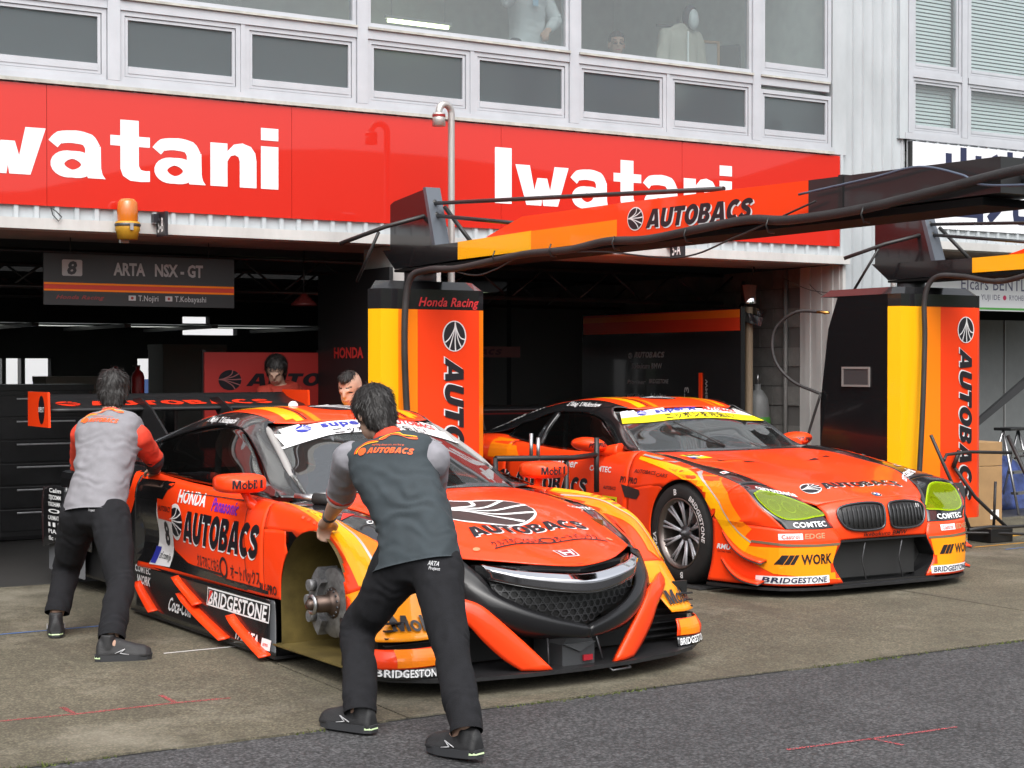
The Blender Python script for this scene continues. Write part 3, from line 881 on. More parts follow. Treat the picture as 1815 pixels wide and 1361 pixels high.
# ================================================================ gantry towers and booms
TGREY = mat('post_grey', (.10, .115, .135), .4, metal=.3)
def tower(name, x0, x1, yf, depth, ztop, zcol, zbot, label, txt, deep):
    t = thing(name, ((x0 + x1) / 2, yf, 0), 0, label, 'gantry tower')
    w = (x1 - x0) / 2
    pl = [(-w, .10), (-w + .05, .0), (w - .07, .0), (w - .015, .03), (w, .09), (w, depth)]
    bkx = -w if deep else -w + .21
    if deep:
        # side outline tapers to the back
        body = MB().prism([(y, z) for y, z in ((.10, zbot), (depth, zbot), (depth, 1.2), (depth - .10, 1.85), (depth - .22, ztop - .06), (.10, ztop - .06))], -w + .004, w - .004, 'x')
        body.build('body', BLKPANEL, t)
        mb = MB(); mb.box(-w - .002, -w + .03, .32, .62, 1.37, 1.50)
        mb.build('side_hatch', mat('hatch_grey', (.05, .05, .052), .5), t)
        fr = MB(); frame_y(fr, -w - .008, .30, .64, 1.35, 1.52, .018); fr.build('hatch_frame', mat('frame_steel_grey', (.22, .21, .2), .5), t)
    else:
        MB().prism([(a, b + .004) for a, b in pl] + [(bkx, depth)], zbot, ztop - .062).build('body', BLKPANEL, t)
    # front skin as colour panels wrapped round the front
    def skin(xa, xb, za, zb, m, nm, yo=0.0):
        # follow plan outline between xa and xb
        def yat(x):
            for i in range(len(pl) - 1):
                if pl[i][0] <= x <= pl[i + 1][0] and pl[i + 1][0] > pl[i][0]:
                    k = (x - pl[i][0]) / (pl[i + 1][0] - pl[i][0]); return pl[i][1] + k * (pl[i + 1][1] - pl[i][1])
            return pl[-1][1]
        xs = sorted(set([xa, xb] + [p[0] for p in pl if xa < p[0] < xb]))
        g_ = [[(x, yat(x) - .006 - yo, z) for x in xs] for z in (za, zb)]
        o = MB().grid(g_, False).build(nm, m, t)
        md = o.modifiers.new('thickness', 'SOLIDIFY'); md.thickness = .004; md.offset = -1
        return o
    W = 2 * w
    f = [0, .205, .375, .93, 1.0] if not deep else [0, .29, .50, .985, 1.0]
    skin(-w, w, zcol + .002, ztop - .06, mat('band_gloss_black', (.014, .014, .016), .12, coat=.8), 'header_band')
    skin(-w, -w + W * f[1], zbot, zcol, YELLOW, 'colour_panel')
    skin(-w + W * f[1] + .001, -w + W * f[2], zbot, zcol, AMBER, 'colour_panel')
    skin(-w + W * f[2] + .001, -w + W * f[3], zbot, zcol, ORANGE, 'colour_panel')
    if f[3] < .98: skin(-w + W * f[3] + .001, w, zbot, zcol, AMBER, 'colour_panel')
    # cap with sloping edges
    mb = MB()
    a = [(-w, .06), (-w + .1, 0), (w - .1, 0), (w, .06), (w, depth), (bkx, depth)]
    b = [(p[0] * .86, p[1] + (.05 if p[1] < .2 else -.05)) for p in a]
    mb.add([(p[0], p[1], ztop - .062) for p in a] + [(p[0], p[1], ztop) for p in b], [tuple(range(6, 12))] + [(i, (i + 1) % 6, 6 + (i + 1) % 6, 6 + i) for i in range(6)])
    mb.build('cap', BLKPANEL, t)
    # lettering running down
    cx = -w + W * (.70 if not deep else .79)
    h = .155 if not deep else .145
    top = zcol - .06
    fl, ry = fan_logo(.21, .21, True)
    decal('logo', poly2(scale_pts(arc(0, 0, .42, .5, 0, 348, 29), .235, .225)), WHITEP, t, (cx, 0, top - .13), (1, 0, 0), (0, 0, 1), .0105)
    decal('logo', fl, BLACKV, t, (cx, 0, top - .13), (1, 0, 0), (0, 0, 1), .0115)
    decal('logo_rays', ry, WHITEP, t, (cx, 0, top - .13), (1, 0, 0), (0, 0, 1), .0120)
    L = 1.27
    tx = fit(heavy('AUTOBACS', .05, .22), L, h)
    decal('lettering', [(v, f_, l) for v, f_, l in tx], WHITEP, t, (cx - h / 2 - .010, 0, top - .275), (0, 0, -1), (1, 0, 0), .0105)
    decal('lettering', tx, BLACKV, t, (cx - h / 2, 0, top - .285), (0, 0, -1), (1, 0, 0), .0125)
    if txt:
        decal('lettering', fit(plain(txt, .035, .3), .50, .062), mat('lettering_red', (.62, .025, .03), .4), t, (-w + W * .38, 0, ztop - .06 - .12), (1, 0, 0), (0, 0, 1), .0105)
    for sx in (-w + .26, w - .12):
        for sy in (.14, depth - .1):
            MB().cyl((sx, sy, .01), (sx, sy, zbot), .025, 10).build('foot', DARKSTEEL, t)
            MB().lathe([(0, .045), (.02, .04), (.05, .012), (.055, .001), (0, .001)], 16, Matrix.Translation((sx, sy, .009))).build('foot_pad', DARKSTEEL, t)
    return t
def frame_y(mb, x, y0, y1, z0, z1, w):
    mb.box(x, x + .01, y0, y0 + w, z0, z1).box(x, x + .01, y1 - w, y1, z0, z1).box(x, x + .01, y0 + w, y1 - w, z0, z0 + w).box(x, x + .01, y0 + w, y1 - w, z1 - w, z1)
tower('gantry_tower', 5.005, 5.925, -1.0, .38, 2.14, 1.935, .23, 'black gantry tower with yellow and orange front reading AUTOBACS and Honda Racing', 'Honda Racing', False)
tower('gantry_tower', 9.55, 10.57, -1.5, .92, 2.19, 2.025, .23, 'deep black gantry tower with orange AUTOBACS front at the far side of the second car', None, True)

def boom(name, x, yf, y_end, label, dz=0.0, letters=True, w=.15):
    b = thing(name, (x, yf, 0), 0, label, 'gantry boom')
    L = yf - y_end
    def q(y, z): return (y - yf, z + dz)
    # post
    post = [(yf - .02 + .73, 2.37), (yf - .14, 2.37), (yf - .01 + .03, 2.79), (yf + .30 + .1, 2.74), (yf + .73 + .0, 2.65)]
    MB().prism([(.56, 2.36 + dz), (-.12, 2.36 + dz), (.03, 2.80 + dz), (.50, 2.755 + dz), (.56, 2.735 + dz)], -.055, .055, 'x').build('post', BLKPANEL, b)
    MB().prism([(-.122, 2.36 + dz), (-.17, 2.36 + dz), (-.012, 2.815 + dz), (.028, 2.815 + dz)], -.06, .06, 'x').build('post_plate', TGREY, b)
    # pivot under the arm
    MB().cyl((0, .18, 2.10 + dz), (0, .18, 2.26 + dz), .12, 20).build('pivot', DARKSTEEL, b)
    # arm segments by colour (side outline in y,z)
    yy = [.60, -.65, -1.48, -2.55, -4.2, -L]
    zb = [2.232, 2.25, 2.256, 2.262, 2.264, 2.27]
    zt = [2.385, 2.372, 2.470, 2.474, 2.443, 2.425]
    def seg(a, bb, z0a, z0b, z1a, z1b, m, ww=w, nm='arm_panel'):
        MB().prism([(a, z0a + dz), (bb, z0b + dz), (bb, z1b + dz), (a, z1a + dz)], -ww, ww, 'x').build(nm, m, b)
    # black root with chamfered nose
    MB().add([(-w, .50, 2.385 + dz), (-w, -.65, 2.372 + dz), (-w, -.65, 2.252 + dz), (-w, .30, 2.236 + dz), (w, .50, 2.385 + dz), (w, -.65, 2.372 + dz), (w, -.65, 2.252 + dz), (w, .30, 2.236 + dz), (-w * .2, .62, 2.385 + dz), (w * .2, .62, 2.385 + dz), (-w * .2, .40, 2.236 + dz), (w * .2, .40, 2.236 + dz)],
             [(0, 1, 2, 3), (4, 7, 6, 5), (1, 5, 6, 2), (0, 8, 9, 4, 5, 1), (3, 2, 6, 7, 11, 10), (0, 3, 10, 8), (4, 9, 11, 7), (8, 10, 11, 9)]).build('arm_root', BLKPANEL, b)
    seg(-.652, -1.6, 2.254, 2.258, 2.374, 2.382, YELLOW)
    seg(-1.602, -2.55, 2.258, 2.262, 2.380, 2.378, AMBER)
    MB().prism([(-1.02, 2.381 + dz), (-2.55, 2.379 + dz), (-2.55, 2.472 + dz), (-1.48, 2.482 + dz)], -w * .95, w * .95, 'x').build('arm_ridge', ORANGE, b)
    seg(-2.552, -4.2, 2.262, 2.264, 2.473, 2.443, ORANGE)
    seg(-4.202, -L, 2.264, 2.27, 2.443, 2.425, mat('boom_black_satin', (.018, .018, .019), .35, coat=.3))
    MB().box(-w - .006, w + .006, -4.45, -4.42, 2.262 + dz, 2.446 + dz).build('joint_collar', TUBEBLK, b)
    # underside tray
    MB().prism([(.3, 2.215 + dz), (-L + .1, 2.225 + dz), (-L + .1, 2.26 + dz), (.3, 2.233 + dz)], -w * 1.02, w * 1.02, 'x').build('cable_tray', mat('tray_black', (.006, .006, .006), .8, spec=.1), b)
    MB().cyl((0, -L, 2.35 + dz), (0, -L - .08, 2.35 + dz), .035, 12).build('end_fitting', STEEL, b)
    # tie rods
    MB().cyl((0, -.02, 2.70 + dz), (0, -3.35, 2.49 + dz), .014, 8).build('tie_rod', TUBEBLK, b)
    MB().cyl((0, -.05, 2.61 + dz), (0, -1.25, 2.46 + dz), .014, 8).build('tie_rod', TUBEBLK, b)
    MB().cyl((.05, -.10, 2.67 + dz), (.13, -.38, 2.38 + dz), .016, 8).build('brace', TUBEBLK, b)
    MB().tube([(-.02, -.0, 2.62 + dz), (-.26, .22, 2.54 + dz), (-.52, .45, 2.42 + dz)], .016, 8).build('brace', TUBEBLK, b)
    MB().cyl((-.30, .26, 2.5 + dz), (-.36, .50, 2.15 + dz), .012, 8).build('brace', TUBEBLK, b)
    for p in ((0, -.03, 2.70), (0, -.06, 2.61)):
        MB().ell((p[0], p[1], p[2] + dz), (.03, .03, .03), 10).build('shackle', TUBEBLK, b)
    if letters:
        fl, ry = fan_logo(.145, .145)
        # lettering faces the near side (-x): reading direction runs towards -y
        U, V = (0, -1, .018 * -1), (0, 0, 1)
        O = (-w - .001, -2.74, 2.368 + dz)
        decal('logo', poly2(scale_pts(arc(0, 0, .5, .42, 0, 348, 29), .158, .16)), WHITEP, b, O, U, V, .002)
        decal('logo', fl, BLACKV, b, O, U, V, .003)
        decal('logo_rays', ry, WHITEP, b, O, U, V, .0035)
        tx = fit(heavy('AUTOBACS', .05, .22), .92, .105)
        decal('lettering', tx, WHITEP, b, (-w - .001, -2.85, 2.300 + dz), U, V, .002)
        decal('lettering', tx, BLACKV, b, (-w - .001, -2.84, 2.307 + dz), U, V, .0035)
    return b
boom('gantry_boom', 5.47, -1.0, -6.42, 'long orange and black gantry boom reading AUTOBACS reaching out over the pit lane')
boom('gantry_boom', 10.05, -1.35, -5.6, 'black boom with grey post on the far gantry tower, hidden by the nearer boom', .03, False)
def hose(name, pts, r, label, m=HOSE, n=10, sub=8):
    o = MB().tube(crom(pts, sub), r, n).build(name, m)
    return tag(o, label, 'hose')
h1 = [(5.28, -1.06, .35), (5.24, -1.07, 1.0), (5.20, -1.09, 1.7), (5.22, -1.12, 2.12), (5.27, -1.30, 2.235), (5.28, -1.7, 2.225), (5.28, -2.2, 2.25), (5.28, -2.62, 2.27), (5.28, -3.1, 2.265), (5.28, -3.5, 2.29), (5.28, -3.9, 2.275), (5.28, -4.4, 2.30), (5.28, -4.8, 2.315), (5.28, -5.1, 2.29), (5.28, -5.6, 2.30), (5.27, -6.1, 2.34), (5.27, -6.6, 2.385), (5.27, -7.3, 2.40)]
h1 = [(a, b, c - (.036 if c > 2.2 else 0)) for a, b, c in h1]
hose('air_hose', h1, .024, 'thick black air hose clipped along the orange AUTOBACS boom')
h2 = [(9.70, -1.62, .6), (9.76, -1.60, 1.2), (9.80, -1.58, 1.75), (9.80, -1.58, 2.1), (9.84, -1.66, 2.26), (9.88, -1.9, 2.26), (9.88, -2.3, 2.20), (9.88, -2.7, 2.25), (9.88, -3.3, 2.27), (9.88, -4.5, 2.27)]
hose('air_hose', h2, .022, 'black air hose looping down the front of the deep far gantry tower')
hose('signal_cable', [(5.30, -1.5, 2.22), (5.28, -1.75, 2.16), (5.28, -2.0, 2.13), (5.28, -2.25, 2.16), (5.28, -2.6, 2.22), (5.28, -3.4, 2.2), (5.28, -4.2, 2.12), (5.28, -4.7, 2.2), (5.28, -5.3, 2.33)], .005, 'thin black cable drooping under the orange AUTOBACS boom')
hose('signal_cable', [(5.26, -5.2, 2.37), (5.26, -5.7, 2.40), (5.26, -6.0, 2.42), (5.26, -6.25, 2.36), (5.26, -6.4, 2.30), (5.24, -6.9, 2.26)], .006, 'thin cable ending in a yellow plug at the boom tip', mat('cable_blue_grey', (.07, .09, .13), .5))
for k in range(6):
    y = -2.25 - .68 * k
    c = MB().tube([(5.262, y, 2.275), (5.245, y, 2.235), (5.262, y, 2.20), (5.30, y, 2.20)], .005, 5).build('hose_clip', TUBEBLK)
    c.parent = bpy.data.objects['air_hose']
hose('filling_hose', [(9.54, -.66, 1.99), (9.52, -.60, 2.0), (9.44, -.38, 2.0), (9.36, -.2, 1.85), (9.35, -.2, 1.6), (9.42, -.35, 1.4), (9.53, -.62, 1.28)], .014, 'black filling hose with brass fitting looped on the back of the far tower', HOSE, 8)
hose('filling_hose', [(9.52, -.62, 1.28), (9.48, -.5, .9), (9.46, -.45, .6), (9.44, -.4, .1)], .012, 'thin dark hose hanging down behind the far tower', HOSE, 8)
f_ = MB().cyl((9.545, -.70, 1.99), (9.51, -.585, 2.0), .012, 8).build('brass_fitting', mat('brass', (.5, .3, .08), .35, metal=1), bpy.data.objects['filling_hose'])
for a, b in (((10.2, .3, 2.30), (9.56, -.75, 2.13)), ((9.9, .35, 2.36), (9.58, -.8, 2.15))):
    hose('signal_cable', [a, tuple((Vector(a) + Vector(b)) / 2 - Vector((0, 0, .04))), b], .004, 'thin cable strung from the garage to the far gantry tower' if a[0] > 10 else 'upper thin cable strung from the soffit to the far gantry tower', TUBEBLK, 5)

# ================================================================ inside the left garage
hb = thing('hanging_board', (3.105, .6, 1.978), 0, 'black hanging board reading 8 ARTA NSX-GT with orange stripe and driver names', 'sign')
MB().box(0, 1.475, 0, .02, 0, .378).build('panel', mat('board_black', (.016, .016, .017), .4), hb)
U, V = (1, 0, 0), (0, 0, 1)
def flat(o, pcs, m, x, z, off=.002, nm='lettering'):
    return decal(nm, pcs, m, o, (x, 0, z), U, V, off)
LETW = mat('board_letter_grey', (.42, .41, .41), .5)
flat(hb, poly2([(0, 0), (1.47, 0), (1.47, .062), (0, .062)]), AMBER, .002, .103, .0015, 'stripe')
flat(hb, poly2([(0, 0), (1.47, 0), (1.47, .034), (0, .034)]), mat('stripe_red', (.62, .035, .012), .45), .002, .117, .0025, 'stripe')
flat(hb, poly2([(0, .008), (.008, 0), (.142, 0), (.15, .008), (.15, .112), (.142, .12), (.008, .12), (0, .112)]), LETW, .135, .215, .0015, 'number_panel')
flat(hb, fit(plain('8', .06, .15), .075, .09), BLACKV, .172, .230, .003)
flat(hb, fit(plain('ARTA   NSX - GT', .05, 0, 1.0), .70, .088), LETW, .52, .232)
flat(hb, fit(plain('Honda Racing', .03, .35), .36, .028), mat('lettering_dark_red', (.22, .02, .02), .5), .09, .045)
for xx, nm in ((.635, 'T.Nojiri'), (.92, 'T.Kobayashi')):
    flat(hb, poly2([(0, 0), (.055, 0), (.055, .038), (0, .038)]), LETW, xx, .042, .002, 'flag')
    flat(hb, poly2(arc(.0275, .019, .011, .011, 0, 345, 16)), DARKREDV, xx, .042, .003, 'flag')
    flat(hb, fit(plain(nm, .012), (.155 if 'N' in nm else .25), .042), LETW, xx + .075, .040)
for xx in (.2, 1.27):
    MB().cyl((xx, .01, .37), (xx, .01, .50), .004, 6).build('hanger', TUBEBLK, hb)

hp = thing('black_partition', (5.62, .26, 0), 0, 'tall black partition panel with red HONDA lettering behind the orange tower', 'partition')
MB().cbox(-.012, .02, -.3, 1.05, .02, 2.3, .004).build('panel', mat('partition_black', (.012, .012, .013), .45), hp)
decal('lettering', fit(plain('HONDA', .055, 0, 1.02), .56, .082), mat('lettering_red2', (.55, .03, .025), .5), hp, (-.013, .72, 1.595), (0, -1, 0), (0, 0, 1), .002)
rp = thing('red_backdrop_panel', (4.62, 1.32, 0), 0, 'dark red backdrop panel reading AUTOBACS at the back of the first garage', 'partition')
MB().box(-.02, 1.03, 0, .02, .3, 1.64).build('panel', mat('panel_red', (.42, .025, .02), .5), rp)
fl, ry = fan_logo(.2, .2)
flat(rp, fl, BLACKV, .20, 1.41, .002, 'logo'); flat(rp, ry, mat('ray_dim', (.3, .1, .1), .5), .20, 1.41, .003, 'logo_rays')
flat(rp, fit(heavy('AUTOBACS', .06, .2), 1.3, .105), BLACKV, .34, 1.36)
MB().box(-.03, .0, .02, .05, 0, 1.66).build('leg', TUBEBLK, rp)
MB().box(1.0, 1.03, .021, .05, 0, 1.66).build('leg', TUBEBLK, rp)
lp = thing('pendant_reflector', (5.30, .9, 2.02), 0, 'dark red dome lamp shade hanging beside the HONDA partition', 'lamp')
MB().lathe([(.02, .10), (.05, .07), (.10, .02), (.11, 0), (.105, .002), (.0, .06)], 24).build('shade', mat('shade_red', (.10, .012, .010), .5), lp)
MB().cyl((0, 0, .09), (0, 0, .45), .006, 6).build('rod', TUBEBLK, lp)
# dim stores at the back: cabinets, tyre covers, cartons, extinguishers
def crate(name, x0, x1, y0, y1, z0, z1, m, label, cat, c=.015):
    o = thing(name, ((x0 + x1) / 2, (y0 + y1) / 2, z0), 0, label, cat)
    w, d, h = (x1 - x0) / 2, (y1 - y0) / 2, z1 - z0
    MB().cbox(-w, w, -d, d, 0, h, c).build('body', m, o)
    MB().cbox(-w - .004, w + .004, -d - .004, d + .004, h - .05, h + .004, .004).build('lid', m, o)
    if name == 'tool_cabinet':
        n = 6; dh = (h - .16) / n
        for k in range(n):
            z = .08 + k * dh
            dr_ = MB().cbox(-w + .03, w - .03, -d - .014, -d - .0005, z + .008, z + dh - .008, .003).build('drawer', m, o)
            MB().cbox(-w * .6, w * .6, -d - .026, -d - .015, z + dh - .045, z + dh - .03, .003).build('handle', STEEL, dr_)
    return o
DKB = mat('cabinet_black', (.014, .014, .015), .3, var=.3)
crate('tool_cabinet', 3.3, 4.15, 2.9, 3.5, .009, 1.36, DKB, 'black tool cabinet seen over the rear wing by the gap of daylight', 'cabinet', .04)
crate('tool_cabinet', 2.55, 3.0, 2.2, 2.7, .009, 1.55, mat('cabinet_maroon', (.05, .01, .012), .5), 'dark maroon cabinet at the edge of the first garage', 'cabinet')
crate('carton', 4.15, 4.75, 4.5, 5.0, 1.0, 1.42, mat('carton_grey', (.22, .2, .17), .8), 'grey carton on a rack in the dim garage', 'box')
crate('storage_rack', 4.0, 5.3, 4.4, 5.2, .009, .995, DKB, 'dark storage rack at the back of the dim garage', 'rack')
crate('wall_cupboard', 5.5, 6.2, 5.0, 5.5, .009, 1.75, mat('cupboard_grey', (.10, .10, .09), .6), 'grey cupboard beyond the rear wing near the blue door', 'cupboard')
for k, xx in enumerate((4.62, 4.84)):
    e = thing('fire_extinguisher', (xx + .1, 4.1, 1.15), 0, 'red extinguisher on a shelf beside the window gap, ' + ('nearer the light' if k == 0 else 'behind the mechanic'), 'extinguisher')
    MB().lathe([(0, 0), (.06, .0), (.062, .02), (.062, .27), (.05, .31), (.02, .34), (.02, .37), (0, .37)], 16).build('cylinder', mat('extinguisher_red', (.4, .015, .015), .35), e)
    MB().box(-.05, .02, -.01, .01, .37, .385).build('handle', TUBEBLK, e)
sh = thing('shelf', (4.8, 4.1, 0), 0, 'dim shelf carrying the red extinguishers', 'shelf')
MB().box(-.4, .5, -.15, .15, 1.12, 1.148).build('board', DKB, sh)
for xx in (-.38, .46): MB().box(xx, xx + .03, -.14, .14, .009, 1.119).build('leg', DKB, sh)

# ================================================================ inside the right garage
pa = thing('display_partition', (9.6, .57, 0), 0, 'black display partition with an orange top stripe and grey sponsor names in the second garage', 'partition')
MB().box(0, .05, 0, 2.7, .02, 2.08).build('panel', mat('partition_gloss', (.013, .013, .014), .22, coat=.3), pa)
PU, PV = (0, -1, 0), (0, 0, 1)
def pdec(pcs, m, y, z, off=.002, nm='lettering'):
    return decal(nm, pcs, m, pa, (-.001, y - .57, z), PU, PV, off)
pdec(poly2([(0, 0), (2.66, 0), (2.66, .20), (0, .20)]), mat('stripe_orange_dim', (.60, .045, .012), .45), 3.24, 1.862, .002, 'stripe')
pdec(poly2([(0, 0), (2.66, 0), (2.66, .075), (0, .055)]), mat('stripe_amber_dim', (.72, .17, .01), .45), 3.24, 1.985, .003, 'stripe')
LG = mat('lettering_grey', (.34, .34, .34), .5)
fl, ry = fan_logo(.075, .075)
pdec(fl, LG, 2.36, 1.632, .002, 'logo'); pdec(ry, BLACKV, 2.36, 1.632, .003, 'logo_rays')
pdec(fit(heavy('AUTOBACS', .06, .2), .52, .058), LG, 2.30, 1.612)
pdec(fit(plain('Ikebukuro BMW', .03), .52, .055), LG, 2.33, 1.50)
pdec(fit(plain('Pioneer', .03, .25), .33, .042), LG, 2.42, 1.342); pdec(fit(plain('BRIDGESTONE', .03, .2), .33, .042), LG, 2.03, 1.352)
pdec(fit(plain('PIT·PRO', .04, .2), .30, .045), LG, 2.42, 1.19); pdec(fit(plain('Holts', .04), .26, .05), LG, 2.0, 1.20)
decal('lettering', fit(plain('GT3', .03), .26, .07), LG, pa, (-.001, .80, 1.06), (0, 0, 1), (0, 1, 0), .002)
MB().box(-.012, -.002, .58, .63, .9, 1.46).build('orange_post', ORANGE, pa)
decal('lettering', fit(plain('M6 GT3 BMW', .03), .5, .035), LG, pa, (-.001, .50, .9), (0, 0, 1), (0, 1, 0), .002)
dk = thing('black_counter', (6.5, 3.2, 0), 0, 'long low black counter with a red edge behind the second car', 'counter')
MB().cbox(-.3, 3.0, 0, .6, .009, 1.06, .01).build('body', DKB, dk)
MB().box(-.305, 3.0, -.008, -.002, 1.02, 1.035).build('edge_strip', mat('edge_red', (.3, .02, .02), .4), dk)
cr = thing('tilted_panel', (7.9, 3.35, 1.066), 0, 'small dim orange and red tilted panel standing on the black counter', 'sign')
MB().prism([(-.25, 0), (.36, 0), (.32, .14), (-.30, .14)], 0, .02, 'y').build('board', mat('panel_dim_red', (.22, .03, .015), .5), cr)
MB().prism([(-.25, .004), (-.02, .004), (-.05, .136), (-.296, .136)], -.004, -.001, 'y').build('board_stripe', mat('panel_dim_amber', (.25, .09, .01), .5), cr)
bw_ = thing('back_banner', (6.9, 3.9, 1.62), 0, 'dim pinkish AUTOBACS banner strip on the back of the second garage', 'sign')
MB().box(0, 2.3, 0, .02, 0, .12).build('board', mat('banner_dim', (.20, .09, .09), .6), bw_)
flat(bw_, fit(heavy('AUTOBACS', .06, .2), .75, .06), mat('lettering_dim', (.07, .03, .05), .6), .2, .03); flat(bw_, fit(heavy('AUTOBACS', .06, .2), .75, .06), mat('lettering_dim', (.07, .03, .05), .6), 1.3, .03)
ML = mat('mirror_strip', (.30, .33, .31), .35, metal=.3)
xd = thing('exhaust_duct', (9.82, .72, 0), 0, 'silver exhaust duct with square hood and ribbed beige hose hanging from the lintel', 'duct')
MB().lathe([(.075, 2.12), (.078, 2.30), (.0, 2.30)], 28).build('drum', CHROME, xd)
Mh = Matrix.Translation((0.02, 0, 2.02)) @ Matrix.Rotation(R(25), 4, 'X') @ Matrix.Rotation(R(45), 4, 'Z')
mb = MB()
for s in (-1, 1):
    mb.box(-.13, .13, s * .12 - .012, s * .12 + .012, -.045, .045, Mh); mb.box(s * .12 - .012, s * .12 + .012, -.108, .108, -.045, .045, Mh)
mb.build('hood', CHROME, xd)
pr = []
for i in range(110):
    pr.append((.036 + (.005 if i % 2 else 0), 2.09 - i * .0125))
MB().lathe(pr, 16).build('ribbed_hose', mat('hose_beige', (.23, .17, .11), .6), xd)
MB().cyl((.02, 0, 2.30), (.06, 0, 2.47), .003, 5).build('hanging_wire', TUBEBLK, xd)
MB().tube([(.06, 0, 2.47), (.04, 0, 2.44), (.06, 0, 2.42), (.08, 0, 2.44), (.06, 0, 2.47)], .008, 6).build('hook', TUBEBLK, xd)
gc = thing('gas_cylinder', (10.12, .95, 0.009), 0, 'grey gas cylinder with a green strap against the block wall', 'cylinder')
MB().lathe([(0, 0), (.11, 0), (.115, .02), (.115, 1.10), (.10, 1.2), (.06, 1.27), (.03, 1.29), (.03, 1.34), (0, 1.34)], 24).build('shell', mat('cylinder_grey', (.16, .165, .165), .45, var=.15), gc)
MB().lathe([(.118, .93), (.125, .95), (.125, 1.0), (.118, 1.02)], 24).build('strap', mat('strap_green', (.05, .22, .03), .6), gc)
MB().cyl((0, 0, 1.34), (0, 0, 1.44), .012, 8).build('valve', STEEL, gc)
st = thing('lighting_stand', (9.98, 1.0, 0), 0, 'thin black scaffold stand beside the ribbed exhaust hose', 'stand')
MB().cyl((0, 0, .009), (0, 0, 2.35), .02, 8).build('pole', TUBEBLK, st)
MB().cyl((-.28, 0, 1.6), (0, 0, 2.0), .012, 6).build('brace', TUBEBLK, st)
MB().cyl((0, 0, 1.2), (-.25, 0, 1.5), .012, 6).build('brace', TUBEBLK, st)
cd = MB().cyl((10.30, .75, .01), (10.30, .75, 2.45), .022, 8).build('conduit_pipe', mat('conduit_grey', (.16, .155, .15), .6)); tag(cd, 'grey conduit pipe running up the block wall', 'pipe')

# ================================================================ far garage on the right
bb = thing('team_board', (11.6, .5, 2.10), 0, 'white team board reading EIcars BENTLEY with a green line over the far garage', 'sign')
MB().box(0, 3.0, 0, .02, 0, .37).build('panel', mat('board_white', (.66, .68, .70), .45), bb)
flat(bb, fit(plain('EIcars BENTLEY', .006), 1.15, .125), mat('lettering_slate', (.10, .10, .17), .5), .83, .215)
flat(bb, fit(plain('YUJI IDE', .0), .28, .055), mat('lettering_slate', (.10, .10, .17), .5), 1.12, .115)
flat(bb, poly2(arc(0, 0, .026, .026, 0, 345, 18)), mat('dot_pink', (.5, .03, .10), .5), 1.47, .14, .002, 'flag')
flat(bb, fit(plain('RYOHEI SAKAGUCHI', .0), .62, .055), mat('lettering_slate', (.10, .10, .17), .5), 1.54, .115)
flat(bb, poly2([(0, 0), (3, 0), (3, .022), (0, .022)]), mat('line_green', (.08, .35, .06), .5), 0, .012, .002, 'stripe')
gw = thing('grey_wall_panels', (11.6, 1.6, 0), 0, 'plain grey partition panels with thin battens in the far garage', 'partition')
GP = mat('panel_grey', (.17, .18, .18), .7, var=.08)
for k in range(4):
    MB().cbox(k * .9, k * .9 + .885, 0, .03, .02, 2.05, .004).build('wall_panel', GP, gw)
    MB().box(k * .9 + .886, k * .9 + .899, -.02, .03, .02, 2.05).build('batten', mat('batten', (.3, .3, .3), .5), gw)
gf = thing('green_wing_emblem', (13.02, 1.55, 1.70), 0, 'small dark green wire emblem hanging on the grey partition panel', 'emblem')
MB().tube([(0, 0, 0), (.16, 0, .05), (.17, 0, .11), (0, 0, .1)], .006, 5).tube([(0, 0, .05), (.16, 0, .07)], .006, 5).build('wire', mat('wire_green', (.03, .08, .03), .6), gf)
cb = thing('cardboard_box', (11.62, -.40, .009), R(-8), 'tall brown cardboard box stacked in two behind the far tower', 'box')
CBM = mat('cardboard', (.33, .20, .09), .8, var=.12, vscale=6)
MB().cbox(-.2, .2, -.2, .2, 0, .57, .006).build('lower_carton', CBM, cb)
MB().cbox(-.2, .2, -.2, .2, .574, .80, .006).build('upper_carton', CBM, cb)
MB().box(.06, .16, -.204, -.201, .07, .16).build('label', WHITEP, cb)
sl = thing('step_ladder', (13.0, .35, .009), R(10), 'small aluminium step ladder in front of the grey panels', 'ladder')
for sx in (-.2, .2):
    MB().cyl((sx, -.22, 0), (sx * .7, 0, .85), .014, 6).build('rail', STEEL, sl); MB().cyl((sx, .25, 0), (sx * .7, 0, .85), .012, 6).build('rail', STEEL, sl)
for k in range(3): MB().box(-.19 + k * .02, .19 - k * .02, -.2 + k * .055, -.12 + k * .055, .2 + k * .21, .225 + k * .21).build('step', STEEL, sl)
MB().cbox(-.16, .16, -.1, .1, .85, .88, .006).build('top_step', DKB, sl)
tb = thing('fabric_heap', (13.3, .9, .009), 0, 'crumpled blue and purple sheets on the floor of the far garage', 'fabric')
bm_ = bmesh.new(); bmesh.ops.create_icosphere(bm_, subdivisions=4, radius=.5)
for v in bm_.verts:
    n_ = noise.noise(v.co * 3.1) * .22 + noise.noise(v.co * 8) * .07
    v.co = Vector((v.co.x * 1.1, v.co.y * .7, max(-.0, v.co.z * 1.1))) * (1 + n_)
    if v.co.z < 0: v.co.z = 0
me_ = bpy.data.meshes.new('heap'); bm_.to_mesh(me_); bm_.free()
put('sheet', me_, mat('sheet_blue', (.03, .05, .16), .6, var=.9, vscale=5), tb, True)
bt = MB().prism([(-.9, .0), (-.78, .0), (.55, .75), (.5, .84)], -.02, .02, 'y', Matrix.Translation((13.3, .35, .92))).build('ramp_beam', mat('beam_dark', (.025, .026, .028), .5)); tag(bt, 'dark sloping beam leaning across the grey panels', 'beam')
